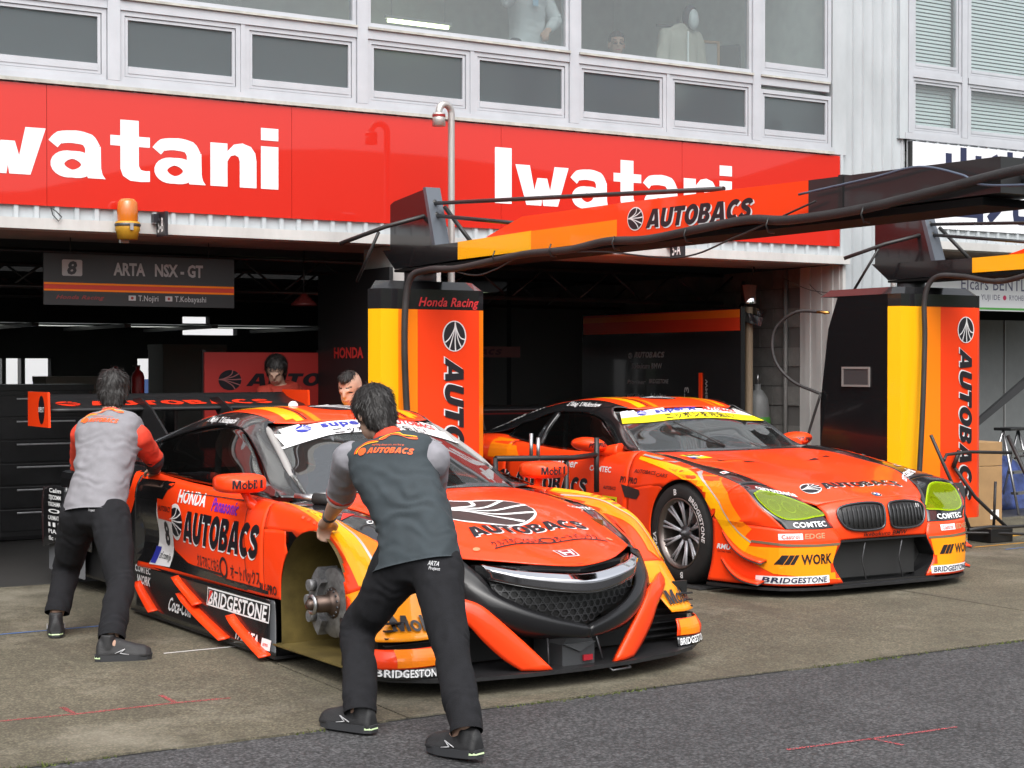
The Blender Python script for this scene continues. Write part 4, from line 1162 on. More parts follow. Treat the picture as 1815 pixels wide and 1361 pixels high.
bt2 = MB().cyl((12.75, -.1, .75), (12.95, -.15, .33), .014, 6).build('white_rod', WHITEP); tag(bt2, 'short white rod leaning by the cardboard box', 'rod')

# ================================================================ black tubular stand and upright dollies
sd = thing('tubular_stand', (10.40, -1.63, 0.01), 0, 'black tubular steel stand on casters beside the far tower', 'stand')
SB = mat('stand_black', (.02, .018, .018), .45, var=.3, vscale=12)
MB().tube([(-.68, -.10, .95), (-.48, -.16, .52), (-.36, -.22, .18)], .015, 8).build('leg', SB, sd)
MB().tube([(-.20, .10, .66), (0, .05, .40), (.27, -.05, .14)], .016, 8).build('leg', SB, sd)
MB().tube([(.36, .02, .92), (.42, -.12, .60), (.52, -.38, .20)], .018, 8).build('leg', SB, sd)
MB().tube([(-.57, -.14, .74), (-.45, -.05, .78), (-.1, .03, .79), (.38, .0, .77)], .014, 8).build('cross_bar', SB, sd)
MB().tube([(-.16, .08, .80), (-.21, .1, .66)], .02, 8).build('clamp', SB, sd)
MB().tube([(-.35, -.2, .16), (0, -.1, .16), (.27, -.05, .14), (.75, -.1, .14)], .014, 8).build('base_bar', SB, sd)
MB().tube([(-.2, .15, .10), (.3, .0, .08), (.7, -.2, .06)], .012, 8).build('base_bar', SB, sd)
MB().tube([(.30, .1, .52), (.28, .1, .13)], .012, 8).build('base_post', SB, sd)
MB().tube([(.5, -.4, .25), (.5, -.4, .06)], .012, 8).build('base_post', SB, sd)
MB().tube([(.42, .0, .72), (.62, -.06, .78)], .010, 8).build('arm', SB, sd)
for (x, y) in ((.28, .1), (.5, -.4)):
    Mw = Matrix.Translation((x, y, .032)) @ Matrix.Rotation(R(90), 4, 'X')
    MB().lathe([(0, -.01), (.026, -.01), (.031, -.006), (.031, .006), (.026, .01), (0, .01)], 18, Mw).build('caster_wheel', RUBBER, sd)
TYRE_BEIGE = mat('caster_tread', (.20, .155, .11), .7)
def dolly(x, y, rz, lean, label, wheels):
    d = thing('wheel_dolly', (x, y, .01), rz, label, 'dolly')
    Ml = Matrix.Rotation(R(lean), 4, 'X')
    poly = [(-.075, 0), (.075, 0), (.09, .32), (.085, .52), (.06, .56), (-.06, .56), (-.085, .52), (-.09, .32)]
    # plate with a handle slot: frame pieces around the opening
    mb = MB()
    mb.prism([(-.075, 0), (.075, 0), (.09, .32), (.088, .45), (-.088, .45), (-.09, .32)], -.02, .02, 'y', Ml)
    mb.prism([(-.088, .4505), (-.045, .4505), (-.045, .52), (-.06, .56), (-.085, .52)], -.02, .02, 'y', Ml)
    mb.prism([(.088, .4505), (.045, .4505), (.045, .52), (.06, .56), (.085, .52)], -.02, .02, 'y', Ml)
    mb.prism([(-.044, .515), (.044, .515), (.058, .56), (-.058, .56)], -.02, .02, 'y', Ml)
    mb.build('plate', mat('dolly_black', (.016, .016, .017), .55), d)
    for (wx, wz, out, tilt) in wheels:
        Mw = Ml @ Matrix.Translation((wx, -out, wz)) @ Matrix.Rotation(R(tilt), 4, 'Z') @ Matrix.Rotation(R(90), 4, 'Y')
        r_ = .062
        MB().lathe([(.035, -.018), (r_ - .006, -.018), (r_, -.012), (r_, .012), (r_ - .006, .018), (.035, .018)], 24, Mw).build('caster_wheel', TYRE_BEIGE, d)
        MB().lathe([(0, -.022), (.018, -.022), (.022, -.015), (.035, -.015), (.035, .015), (.022, .015), (.018, .022), (0, .022)], 24, Mw).build('wheel_hub', STEEL, d)
        MB().tube([Ml @ Vector((wx - .03, -.02, wz + .03)), Ml @ Vector((wx - .03, -out * .6, wz + .03)), Ml @ Vector((wx - .028, -out, wz))], .012, 6).tube([Ml @ Vector((wx + .03, -.02, wz + .03)), Ml @ Vector((wx + .03, -out * .6, wz + .03)), Ml @ Vector((wx + .028, -out, wz))], .012, 6).build('fork', STEEL, d)
    return d
dolly(9.87, -1.85, R(-38), -6, 'black slotted dolly plate standing on end with two beige casters', [(.02, .22, .10, 35), (.03, .06, .11, 70)])
dolly(9.68, -1.67, R(-38), -6, 'second black slotted dolly plate half hidden by the far headlight', [])
bx = MB().cbox(10.55, 10.82, -1.62, -1.35, .012, .13, .01).build('ballast_box', DKB); tag(bx, 'low black box on the floor under the far tower', 'box')
# ================================================================ race car with its front wheel off
CARGLASS = glass('car_glass', (.55, .58, .58), 0.0, 1.0, .03, (.3, .3, .3), 2.3)
SIDEGLASS = glass('car_side_glass', (.35, .36, .36), 0.0, 1.0, .02, (.1, .1, .1))
INTERIOR = mat('cockpit_black', (.02, .02, .021), .7, var=.3)
CAGE = mat('roll_cage_grey', (.30, .29, .28), .5)
GRILLE = mat('grille_black', (.010, .010, .010), .5)
def both(fn):
    for s in (1, -1): fn(s)

nsx = thing('race_car', (4.167, -3.926, 0), R(3.0), 'orange and black race car number 8 with its front wheel removed, pushed by two mechanics', 'race car')
A0 = (0.0, .355, .362)   # front arch: y, z, radius
def arch_cut(cy, cz, r, xmin=.5, below=True):
    def c(p):
        d = math.hypot(p.y - cy, p.z - cz)
        return abs(p.x) > xmin and (d < r or (below and p.z < cz and abs(p.y - cy) < r))
    return c
def arch_snap(cy, cz, r, tol=.035, below=True):
    def s(p):
        d = math.hypot(p.y - cy, p.z - cz)
        if below and p.z < cz:
            if abs(abs(p.y - cy) - r) < tol:
                return Vector((p.x, cy + r * (1 if p.y > cy else -1), p.z))
            return None
        if abs(d - r) < tol and d > 1e-4:
            k = r / d
            return Vector((p.x, cy + (p.y - cy) * k, cz + (p.z - cz) * k))
        return None
    return s

hood_rows = [
 [(0, -.925, .578), (.2, -.885, .592), (.37, -.765, .608), (.505, -.64, .617)],
 [(0, -.80, .622), (.2, -.78, .632), (.40, -.62, .648), (.55, -.47, .656)],
 [(0, -.42, .712), (.2, -.42, .728), (.42, -.30, .738), (.60, -.2, .725)],
 [(0, -.1, .778), (.2, -.1, .795), (.40, -.03, .802), (.62, 0, .775)],
 [(0, .25, .826), (.2, .25, .836), (.43, .28, .828), (.645, .3, .806)],
 [(0, .50, .846), (.2, .51, .848), (.43, .55, .842), (.67, .63, .822)]]
full = [[(-p[0], p[1], p[2]) for p in r[:0:-1]] + r for r in hood_rows]
hood = shell('hood', full, ORANGE, nsx, 5, 6)
strip_rows = [
 [(.508, -.637, .612), (.565, -.61, .598), (.615, -.56, .575)],
 [(.554, -.467, .652), (.64, -.44, .642), (.705, -.42, .612)],
 [(.604, -.197, .721), (.68, -.2, .712), (.755, -.2, .688)],
 [(.624, .003, .771), (.70, 0, .768), (.778, 0, .738)],
 [(.649, .303, .802), (.73, .3, .794), (.803, .3, .772)],
 [(.674, .633, .818), (.75, .6, .814), (.825, .54, .805)]]
fend_rows = [
 [(.70, -.76, .275), (.82, -.72, .265), (.925, -.655, .262), (.985, -.56, .258)],
 [(.64, -.66, .40), (.79, -.64, .375), (.90, -.565, .365), (.972, -.47, .35)],
 [(.622, -.595, .52), (.77, -.55, .51), (.895, -.455, .485), (.966, -.37, .45)],
 [(.66, -.475, .605), (.785, -.43, .61), (.90, -.345, .595), (.962, -.27, .55)],
 [(.715, -.32, .66), (.81, -.29, .69), (.91, -.215, .69), (.958, -.15, .635)],
 [(.762, -.15, .702), (.83, -.12, .738), (.915, -.075, .745), (.957, -.02, .69)],
 [(.782, .02, .742), (.845, .04, .778), (.918, .07, .782), (.957, .1, .70)],
 [(.806, .3, .774), (.862, .3, .806), (.922, .3, .798), (.960, .3, .69)],
 [(.829, .545, .806), (.873, .55, .82), (.928, .55, .795), (.962, .55, .68)]]
nb = {}
def nsx_front(s):
    nb['strip%d' % s] = shell('headlight_cover', strip_rows, mat('headlight_black', (.016, .016, .018), .12, coat=.9), nsx, 5, 6, s)
    nb['f%d' % s] = shell('front_fender', fend_rows[2:], ORANGE, nsx, 6, 6, s, cut=arch_cut(*A0, xmin=.93), snap=arch_snap(*A0))
    nb['tip%d' % s] = shell('fender_tip', fend_rows[:3], mat('paint_golden', (.98, .32, .006), .36, coat=.35, spec=.22), nsx, 6, 6, s, cut=arch_cut(*A0, xmin=.93), snap=arch_snap(*A0))
    # panel behind the arch
    back = [[(.960, .30, .69), (.962, .30, .56), (.960, .30, .44), (.952, .30, .335)], [(.962, .42, .69), (.966, .42, .56), (.964, .42, .44), (.955, .42, .333)], [(.962, .55, .68), (.967, .55, .56), (.965, .55, .44), (.956, .55, .33)]]
    nb['b%d' % s] = shell('fender_rear_panel', back, ORANGE, nsx, 6, 8, s, cut=arch_cut(*A0, xmin=.5), snap=arch_snap(*A0))
    front = [[(.957, -.02, .69), (.955, -.1, .69), (.958, -.15, .635), (.962, -.27, .55), (.966, -.37, .45), (.972, -.47, .35)], [(.957, .02, .69), (.955, -.1, .66), (.957, -.15, .60), (.96, -.24, .5), (.962, -.28, .4), (.965, -.30, .3)]]
    nb['a%d' % s] = shell('arch_lip', front, ORANGE, nsx, 5, 5, s, cut=arch_cut(*A0, xmin=.5), snap=arch_snap(*A0))
    door = [
     [(.829, .555, .807), (.885, .555, .815), (.935, .555, .775), (.962, .555, .68), (.967, .555, .56), (.965, .555, .44), (.956, .555, .33)],
     [(.835, .85, .822), (.89, .85, .815), (.935, .85, .76), (.958, .85, .66), (.965, .85, .55), (.963, .85, .44), (.952, .85, .325)],
     [(.842, 1.3, .832), (.895, 1.3, .818), (.932, 1.3, .74), (.950, 1.3, .64), (.955, 1.3, .54), (.952, 1.3, .43), (.945, 1.3, .318)],
     [(.848, 1.75, .845), (.90, 1.75, .825), (.930, 1.75, .74), (.940, 1.75, .64), (.935, 1.75, .54), (.925, 1.75, .43), (.945, 1.75, .312)],
     [(.850, 2.05, .860), (.905, 2.05, .84), (.930, 2.05, .75), (.930, 2.05, .64), (.905, 2.05, .54), (.90, 2.05, .43), (.955, 2.05, .308)],
     [(.846, 2.35, .875), (.92, 2.35, .86), (.955, 2.35, .77), (.955, 2.35, .64), (.930, 2.35, .54), (.93, 2.35, .43), (.965, 2.35, .305)]]
    nb['d%d' % s] = shell('door', door, ORANGE, nsx, 6, 6, s)
    rear = [
     [(.80, 2.36, .885), (.90, 2.36, .872), (.957, 2.36, .77), (.962, 2.36, .6), (.96, 2.36, .45), (.955, 2.36, .31)],
     [(.79, 2.6, .905), (.905, 2.6, .885), (.968, 2.6, .78), (.975, 2.6, .6), (.972, 2.6, .45), (.965, 2.6, .31)],
     [(.79, 2.9, .91), (.91, 2.9, .885), (.97, 2.9, .78), (.977, 2.9, .6), (.975, 2.9, .45), (.968, 2.9, .31)],
     [(.79, 3.3, .88), (.91, 3.3, .85), (.968, 3.3, .74), (.975, 3.3, .6), (.975, 3.3, .45), (.97, 3.3, .31)],
     [(.78, 3.65, .84), (.90, 3.65, .80), (.96, 3.65, .70), (.97, 3.65, .58), (.97, 3.65, .45), (.965, 3.65, .33)]]
    nb['r%d' % s] = shell('rear_fender', rear, BLACKP, nsx, 6, 7, s, cut=arch_cut(2.78, .355, .365), snap=arch_snap(2.78, .355, .365))
    # cabin
    pil = [[(.672, .64, .822), (.735, .67, .828), (.80, .68, .832)], [(.665, .80, .905), (.715, .85, .895), (.76, .92, .885)], [(.635, 1.05, 1.025), (.675, 1.10, 1.02), (.705, 1.14, 1.005)], [(.582, 1.31, 1.142), (.625, 1.35, 1.14), (.66, 1.40, 1.125)], [(.52, 1.42, 1.222), (.60, 1.52, 1.195), (.645, 1.56, 1.172)]]
    shell('windscreen_pillar', pil, BLACKP, nsx, 4, 6, s)
    sg_ = [
     [(.828, .66, .834), (.815, .68, .842), (.802, .70, .85)],
     [(.838, .92, .838), (.79, .97, .885), (.745, 1.02, .925)],
     [(.842, 1.2, .842), (.77, 1.23, .965), (.695, 1.26, 1.06)],
     [(.846, 1.5, .848), (.775, 1.52, 1.005), (.652, 1.55, 1.168)],
     [(.850, 1.85, .856), (.78, 1.85, 1.01), (.652, 1.85, 1.172)],
     [(.850, 2.2, .870), (.785, 2.2, .99), (.68, 2.2, 1.125)],
     [(.845, 2.5, .888), (.80, 2.55, .96), (.715, 2.62, 1.04)]]
    shell('side_window', sg_, SIDEGLASS, nsx, 5, 5, s, thick=.003)
    rail = [
     [(.50, 1.36, 1.205), (.56, 1.42, 1.19), (.63, 1.46, 1.15)],
     [(.535, 1.55, 1.243), (.60, 1.56, 1.215), (.653, 1.56, 1.171)],
     [(.54, 1.85, 1.25), (.605, 1.85, 1.222), (.655, 1.85, 1.175)],
     [(.555, 2.2, 1.212), (.63, 2.2, 1.18), (.683, 2.2, 1.128)],
     [(.59, 2.62, 1.12), (.66, 2.62, 1.09), (.718, 2.62, 1.043)],
     [(.63, 3.1, 1.0), (.72, 3.1, .97), (.79, 3.1, .91)],
     [(.66, 3.6, .89), (.74, 3.6, .87), (.80, 3.6, .84)]]
    nb['rail%d' % s] = shell('roof_rail', rail, BLACKP, nsx, 5, 6, s)
    ch = [[(.845, 2.45, .886), (.82, 2.7, .91), (.79, 3.1, .908), (.78, 3.65, .845)], [(.80, 2.45, 0.93), (.78, 2.72, .965), (.76, 3.1, .935), (.76, 3.65, .845)], [(.74, 2.55, 1.02), (.722, 2.75, 1.008), (.75, 3.1, .94), (.75, 3.65, .85)]]
    shell('quarter_panel', ch, BLACKP, nsx, 5, 4, s)
both(nsx_front)
rf = [[(0, 1.22, 1.215), (.2, 1.23, 1.213), (.38, 1.27, 1.200), (.51, 1.36, 1.200)], [(0, 1.45, 1.262), (.2, 1.45, 1.26), (.38, 1.46, 1.25), (.53, 1.5, 1.232)], [(0, 1.75, 1.285), (.2, 1.75, 1.282), (.38, 1.75, 1.272), (.54, 1.75, 1.25)], [(0, 2.15, 1.268), (.2, 2.15, 1.265), (.38, 2.15, 1.252), (.555, 2.15, 1.22)], [(0, 2.4, 1.24), (.2, 2.4, 1.235), (.38, 2.4, 1.222), (.57, 2.4, 1.17)]]
roof = shell('roof', [[(-p[0], p[1], p[2]) for p in r[:0:-1]] + r for r in rf], ORANGE, nsx, 5, 6)
dk_ = [[(0, 2.41, 1.238), (.3, 2.41, 1.228), (.572, 2.41, 1.168)], [(0, 2.8, 1.17), (.3, 2.8, 1.15), (.61, 2.8, 1.075)], [(0, 3.2, 1.06), (.3, 3.2, 1.04), (.64, 3.2, .975)], [(0, 3.65, .93), (.3, 3.65, .92), (.66, 3.65, .88)]]
shell('engine_cover', [[(-p[0], p[1], p[2]) for p in r[:0:-1]] + r for r in dk_], BLACKP, nsx, 4, 6)
ws = [[(0, .515, .850), (.25, .53, .850), (.48, .575, .843), (.672, .645, .826)], [(0, .76, .985), (.25, .775, .98), (.45, .81, .96), (.655, .86, .935)], [(0, 1.0, 1.11), (.25, 1.01, 1.103), (.43, 1.05, 1.08), (.62, 1.10, 1.045)], [(0, 1.225, 1.212), (.22, 1.235, 1.208), (.38, 1.27, 1.194), (.53, 1.345, 1.178)]]
wsf = [[(-p[0], p[1], p[2]) for p in r[:0:-1]] + r for r in ws]
wscreen = shell('windscreen', wsf, CARGLASS, nsx, 5, 6, thick=.004)
# white banner on the top of the screen
Mz = MB().grid(surf(wsf, 5, 6)); wme = Mz.mesh()
WSB = BVHTree.FromPolygons([v.co.copy() for v in wme.vertices], [list(p.vertices) for p in wme.polygons])
def on_screen(pcs, m, x, v, off, nm='lettering', bvh=WSB, par=None):
    sl_ = Vector((0, .83, .56)).normalized()
    return decal(nm, pcs, m, par or nsx, Vector((x, 1.0, 1.11)) + sl_ * v, (1, 0, 0), sl_, off, bvh, .04)
on_screen(poly2([(-.66, .05), (-.3, .085), (.3, .085), (.66, .05), (.62, .27), (-.62, .27)]), WHITEP, 0, 0, .004, 'sun_strip')
on_screen(fit(plain('super☆', .035, .0), .42, .062), BLUEV, -.30, .175, .009)
on_screen(fit(plain('AUTOBACS', .04, .2), .34, .058), REDV, .14, .178, .009)
on_screen(fit(plain('ニッポンを元気に!', .02), .62, .055), BLACKV, -.26, .085, .009)
fl, ry = fan_logo(.09, .09); on_screen(fl, BLUEV, -.40, .205, .009, 'logo'); on_screen(ry, WHITEP, -.40, .205, .0095, 'logo_rays')
on_screen(strip2([(-.67, -.33), (-.64, -.05), (-.60, .27)], .05), BLACKV, 0, 0, .004, 'screen_edge'); on_screen(strip2([(.67, -.33), (.64, -.05), (.60, .27)], .05), BLACKV, 0, 0, .004, 'screen_edge')

# nose: chrome beak, grille, frame
bt_, bm2, bb_ = [], [], []
beak = [[(-.45, -.735, .595), (-.33, -.85, .573), (-.15, -.93, .556), (0, -.952, .548), (.15, -.93, .556), (.33, -.85, .573), (.45, -.735, .595)],
        [(-.455, -.79, .575), (-.33, -.91, .546), (-.15, -.985, .522), (0, -1.012, .512), (.15, -.985, .522), (.33, -.91, .546), (.455, -.79, .575)],
        [(-.44, -.792, .528), (-.325, -.905, .500), (-.15, -.982, .472), (0, -1.008, .460), (.15, -.982, .472), (.325, -.905, .500), (.44, -.792, .528)],
        [(-.41, -.74, .515), (-.30, -.83, .495), (-.15, -.90, .475), (0, -.925, .463), (.15, -.90, .475), (.30, -.83, .495), (.41, -.74, .515)]]
shell('chrome_beak', beak[:2], CHROME, nsx, 6, 4, thick=.004)
shell('beak_lower_face', beak[1:3], mat('chrome_dark_reflection', (.22, .22, .23), .10, metal=.9), nsx, 6, 4, thick=.004)  # chrome darkened to stand in for its reflection of the ground
shell('beak_underside', beak[2:], BLACKP, nsx, 6, 4, thick=.004)
gback = [[(-.43, -.76, .53), (-.2, -.86, .50), (0, -.90, .48), (.2, -.86, .50), (.43, -.76, .53)], [(-.40, -.80, .44), (-.2, -.87, .40), (0, -.91, .38), (.2, -.87, .40), (.40, -.80, .44)], [(-.30, -.84, .375), (-.15, -.88, .33), (0, -.91, .285), (.15, -.88, .33), (.30, -.84, .375)]]
gbk = shell('grille_backing', gback, GRILLE, nsx, 6, 6, thick=0)
gb = bvh_of([gbk], nsx)
hexes = []
ww_ = .043
for r_ in range(-7, 8):
    for c_ in range(-12, 13):
        cx_, cz_ = c_ * ww_ + (ww_ / 2 if r_ % 2 else 0), .42 + r_ * ww_ * .72
        zb_ = .300 + abs(cx_) * .36
        if abs(cx_) > .42 or cz_ < zb_ or cz_ > .52: continue
        hexes += strip2([(cx_ + .5 * ww_ * math.cos(R(a)), cz_ + .44 * ww_ * math.sin(R(a))) for a in (0, 60, 120, 180, 240, 300, 360)], .0055)
gmesh_ = decal('grille_mesh', hexes, mat('mesh_satin_black', (.035, .035, .037), .3), nsx, (0, -.9, 0), (1, 0, 0), (0, 0, 1), .012, gb, .5)
gmesh_['kind'] = 'stuff'
fr_ = [[(0, -.978, .300), (.13, -.955, .338), (.26, -.915, .382), (.35, -.865, .425), (.415, -.81, .468), (.458, -.745, .54), (.505, -.66, .607)],
       [(0, -1.0, .282), (.14, -.978, .318), (.28, -.935, .358), (.38, -.885, .402), (.46, -.82, .45), (.54, -.735, .505), (.60, -.62, .575)],
       [(0, -.985, .240), (.14, -.968, .262), (.28, -.925, .295), (.40, -.87, .338), (.50, -.80, .385), (.585, -.715, .43), (.64, -.64, .44)],
       [(0, -.94, .235), (.14, -.925, .24), (.28, -.88, .25), (.40, -.82, .28), (.50, -.75, .32), (.60, -.68, .36), (.66, -.62, .36)]]
for s in (-1, 1): shell('nose_frame', fr_, mat('nose_black', (.010, .010, .011), .32, coat=.25, spec=.3), nsx, 5, 4, s)
MB().prism([(-.46, -.70), (-.3, -.84), (0, -.915), (.3, -.84), (.46, -.70), (.46, -.66), (-.46, -.66)], .5, .585).build('beak_core', BLACKP, nsx)
def fang(s):
    inn = [(.70, -.66, .470), (.60, -.755, .452), (.52, -.81, .425), (.455, -.852, .37), (.32, -.905, .24), (.185, -.95, .104)]
    out = [(.715, -.685, .405), (.63, -.765, .375), (.565, -.805, .325), (.505, -.838, .25), (.42, -.872, .165), (.335, -.905, .104)]
    mid = [tuple((Vector(a) + Vector(b)) / 2 + Vector((0, -.012, 0))) for a, b in zip(inn, out)]
    shell('bumper_fang', [inn, mid, out], ORANGE, nsx, 5, 3, s, thick=.03)
    # radiator duct behind, with slats
    mb = MB(); mb.box(s * .36, s * .93, -.60, -.58, .11, .40) if s > 0 else mb.box(-.93, -.36, -.60, -.58, .11, .40)
    mb.build('duct_back', GRILLE, nsx)
    for k in range(7):
        z = .135 + k * .034
        a, b = sorted((s * .60, s * .92))
        MB().box(a, b, -.66, -.63, z, z + .006).build('duct_slat', CARBON, nsx)
    # lower fender flap and the black end plate with lettering
    fl_ = [[(.72, -.765, .238), (.83, -.735, .232), (.93, -.67, .228), (.985, -.57, .226)], [(.715, -.785, .195), (.84, -.76, .188), (.95, -.69, .183), (1.0, -.575, .18)], [(.71, -.785, .152), (.84, -.765, .146), (.95, -.69, .142), (.995, -.575, .140)]]
    nb['flap%d' % s] = shell('lower_flap', fl_, ORANGE, nsx, 5, 4, s)
    pl_ = [[(.70, -.80, .150), (.83, -.77, .146), (.935, -.70, .142), (.975, -.56, .140), (.978, -.42, .14)], [(.70, -.81, .10), (.835, -.785, .10), (.945, -.705, .10), (.98, -.56, .10), (.98, -.42, .10)]]
    nb['plate%d' % s] = shell('end_plate', pl_, BLACKP, nsx, 4, 3, s, thick=.01)
    sp = [[(.972, -.47, .345), (.975, -.40, .34), (.968, -.30, .33)], [(.975, -.47, .24), (.978, -.40, .24), (.97, -.32, .24)], [(.978, -.46, .11), (.98, -.40, .11), (.975, -.33, .11)]]
    shell('front_side_plate', sp, CARBON, nsx, 4, 4, s)
both(fang)
MB().prism([(-.095, .10), (.095, .10), (.095, .20), (.055, .255), (-.055, .255), (-.095, .20)], -.90, -.66, 'y').build('jack_housing', mat('housing_grey', (.05, .052, .055), .4), nsx)
MB().prism([(-.094, .205), (.094, .205), (0, .165)], -.915, -.901, 'y').build('housing_chevron', mat('housing_grey2', (.075, .078, .082), .35), nsx)
MB().box(.02, .075, -.915, -.906, .118, .145).build('tow_flap', mat('tow_red', (.35, .01, .02), .5), nsx)
MB().prism([(-.55, .11), (.55, .11), (.45, .26), (-.45, .26)], -.62, -.60, 'y').build('duct_back', GRILLE, nsx)
for s in (-1, 1): MB().cyl((s * .16, -.88, .105), (s * .14, -.84, .25), .006, 6).build('strut', DARKSTEEL, nsx)
spl = [(0, -.975), (.3, -.955), (.6, -.90), (.78, -.82), (.92, -.70), (.985, -.56), (.99, -.36), (.93, -.36), (.93, .42), (.6, .42)]
spl = spl + [(-a, b) for a, b in spl[::-1]][:-1]
MB().prism(spl, .082, .100).build('splitter', CARBON, nsx)
MB().tube([(.14, -.95, .083), (.14, -.985, .070), (.26, -.975, .070), (.26, -.94, .083)], .005, 6).build('tow_loop', DARKSTEEL, nsx)
# arch liner, floor, brake
def liner(s):
    g = []
    for k in range(25):
        a = math.pi * k / 24
        g.append([(s * x, A0[0] + A0[2] * math.cos(a), A0[1] + A0[2] * math.sin(a)) for x in (.56, .75, .955)])
    mb = MB().grid([[(s * x, A0[0] + A0[2], .10) for x in (.56, .75, .95)]] + g + [[(s * x, A0[0] - A0[2], .10) for x in (.56, .75, .955)]])
    mb.build('arch_liner', OLIVE, nsx)
    a, b = sorted((s * .55, s * .56)); MB().box(a, b, -.36, .36, .10, .72).build('arch_inner_wall', OLIVE, nsx)
    a, b = sorted((s * .56, s * .985)); MB().prism([(a, -.36), (b, -.30), (b, .40), (a, .40)], .101, .108).build('arch_floor', OLIVE, nsx)
    hx = s * .80
    Mh = Matrix.Translation((hx, .06, .345)) @ Matrix.Rotation(R(90) * s, 4, 'Y')
    MB().lathe([(.075, -.016), (.172, -.016), (.175, -.01), (.175, .01), (.172, .016), (.075, .016)], 48, Mh).build('brake_disc', mat('disc_iron', (.20, .195, .19), .5, metal=.45, var=.4, vscale=30), nsx)
    hb_ = MB().lathe([(.078, .0), (.078, .02), (.06, .03), (.045, .05), (.042, .11), (.03, .115), (.028, .145), (.02, .16), (.0, .165)], 28, Mh).build('hub', mat('hub_brown_steel', (.12, .085, .07), .4, metal=.8), nsx)
    MB().lathe([(.036, .12), (.052, .128), (.052, .135), (.036, .14)], 24, Mh).build('hub_ring', STEEL, hb_)
    for k in range(14):
        a = 2 * math.pi * k / 14
        MB().cyl(Mh @ Vector((.066 * math.cos(a), .066 * math.sin(a), .0)), Mh @ Vector((.066 * math.cos(a), .066 * math.sin(a), .03)), .007, 6).build('hub_bolt', DARKSTEEL, hb_)
    cal = MB()
    pr_ = []
    for k in range(13):
        a = R(120 + 120 * k / 12)
        pr_.append((.198 * math.cos(a), .198 * math.sin(a)))
    for k in range(12, -1, -1):
        a = R(120 + 120 * k / 12)
        pr_.append((.112 * math.cos(a), .112 * math.sin(a)))
    Mc = Matrix.Translation((hx, .06, .345))
    cal.prism([(-p[0], p[1]) for p in pr_], -.05, .06, 'x', Mc)
    for a in (150, 180, 210):
        cal.cyl(Mc @ Vector((s * .05, -.155 * math.cos(R(a)), .155 * math.sin(R(a)))), Mc @ Vector((s * .085, -.155 * math.cos(R(a)), .155 * math.sin(R(a)))), .030, 12)
    cal.build('brake_caliper', mat('caliper_grey', (.22, .22, .225), .45, metal=.4, var=.5, vscale=25), nsx)
    MB().box(min(hx + s * .062, hx + s * .068), max(hx + s * .062, hx + s * .068), .20, .215, .26, .32).build('caliper_label', mat('label_orange', (.5, .13, .02), .5), nsx)
    MB().cyl((s * .56, .06, .345), (hx, .06, .345), .05, 14).build('axle', DARKSTEEL, nsx)
    MB().cyl((s * .56, .02, .27), (s * .78, .05, .25), .018, 8).cyl((s * .56, .15, .45), (s * .78, .07, .47), .016, 8).build('wishbone', DARKSTEEL, nsx)
    # rear
    Mr = Matrix.Translation((s * .84, 2.78, .345)) @ Matrix.Rotation(R(90) * s, 4, 'Y')
    MB().lathe([(.07, -.016), (.165, -.016), (.168, -.01), (.168, .01), (.165, .016), (.07, .016)], 48, Mr).build('brake_disc', MATS['disc_iron'], nsx)
    MB().lathe([(.075, .0), (.07, .02), (.045, .04), (.04, .09), (.02, .11), (0, .112)], 24, Mr).build('hub', MATS['hub_brown_steel'], nsx)
    MB().cyl((s * .5, 2.78, .345), (s * .84, 2.78, .345), .05, 12).build('axle', DARKSTEEL, nsx)
    a, b = sorted((s * .55, s * .57)); MB().box(a, b, 2.4, 3.2, .1, .8).build('arch_inner_wall', INTERIOR, nsx)
both(liner)
# cabin floor, dash, seat, cage
MB().cbox(-.78, .78, .40, 3.5, .105, .50, .03).build('tub', INTERIOR, nsx)
MB().prism([(.48, .50), (.55, .82), (.78, .80), (.80, .50)], -.70, .70, 'x').build('dashboard', INTERIOR, nsx)
MB().prism([(-.55, .50), (.55, .50), (.5, .9), (-.5, .9)], 2.0, 2.05, 'y').build('bulkhead', INTERIOR, nsx)
st_ = MB().cbox(-.55, -.10, 1.3, 1.75, .501, .62, .04)
st_.prism([(1.62, .60), (1.80, .60), (1.90, 1.08), (1.80, 1.10)], -.52, -.12, 'x'); st_.build('seat', mat('seat_red', (.35, .02, .015), .7), nsx)
MB().tube([(-.33 + .16 * math.cos(R(a)), .98 + .03 * math.sin(R(a)), .80 + .13 * math.sin(R(a))) for a in range(0, 360, 20)], .014, 8, closed=True).build('steering_wheel', RUBBER, nsx)
def cage(s):
    MB().tube(crom([(s * .66, .72, .5), (s * .66, .80, .86), (s * .58, 1.22, 1.10), (s * .54, 1.45, 1.17), (s * .54, 1.8, 1.19), (s * .56, 2.0, 1.15), (s * .60, 2.0, .5)], 5), .022, 8).build('cage_tube', CAGE, nsx)
    MB().tube(crom([(s * .70, .95, .82), (s * .67, 1.1, .93), (s * .60, 1.35, 1.12), (s * .585, 1.5, 1.15)], 5), .028, 8).build('cage_padding', mat('cage_foam', (.28, .27, .25), .9, var=.3, vscale=20), nsx)
    MB().tube([(s * .60, 1.98, .55), (s * .66, 1.35, .85), (s * .68, .85, .70)], .02, 8).build('cage_tube', CAGE, nsx)
both(cage)
MB().tube(crom([(-.56, 1.30, 1.13), (-.3, 1.28, 1.165), (0, 1.28, 1.175), (.3, 1.28, 1.165), (.56, 1.30, 1.13)], 4), .02, 8).build('cage_tube', CAGE, nsx)
MB().tube([(-.54, 2.0, 1.14), (.54, 2.0, 1.14)], .02, 8).build('cage_tube', CAGE, nsx)
MB().cyl((-.70, 1.0, .82), (-.62, 1.22, 1.02), .012, 8).build('window_stay', STEEL, nsx)
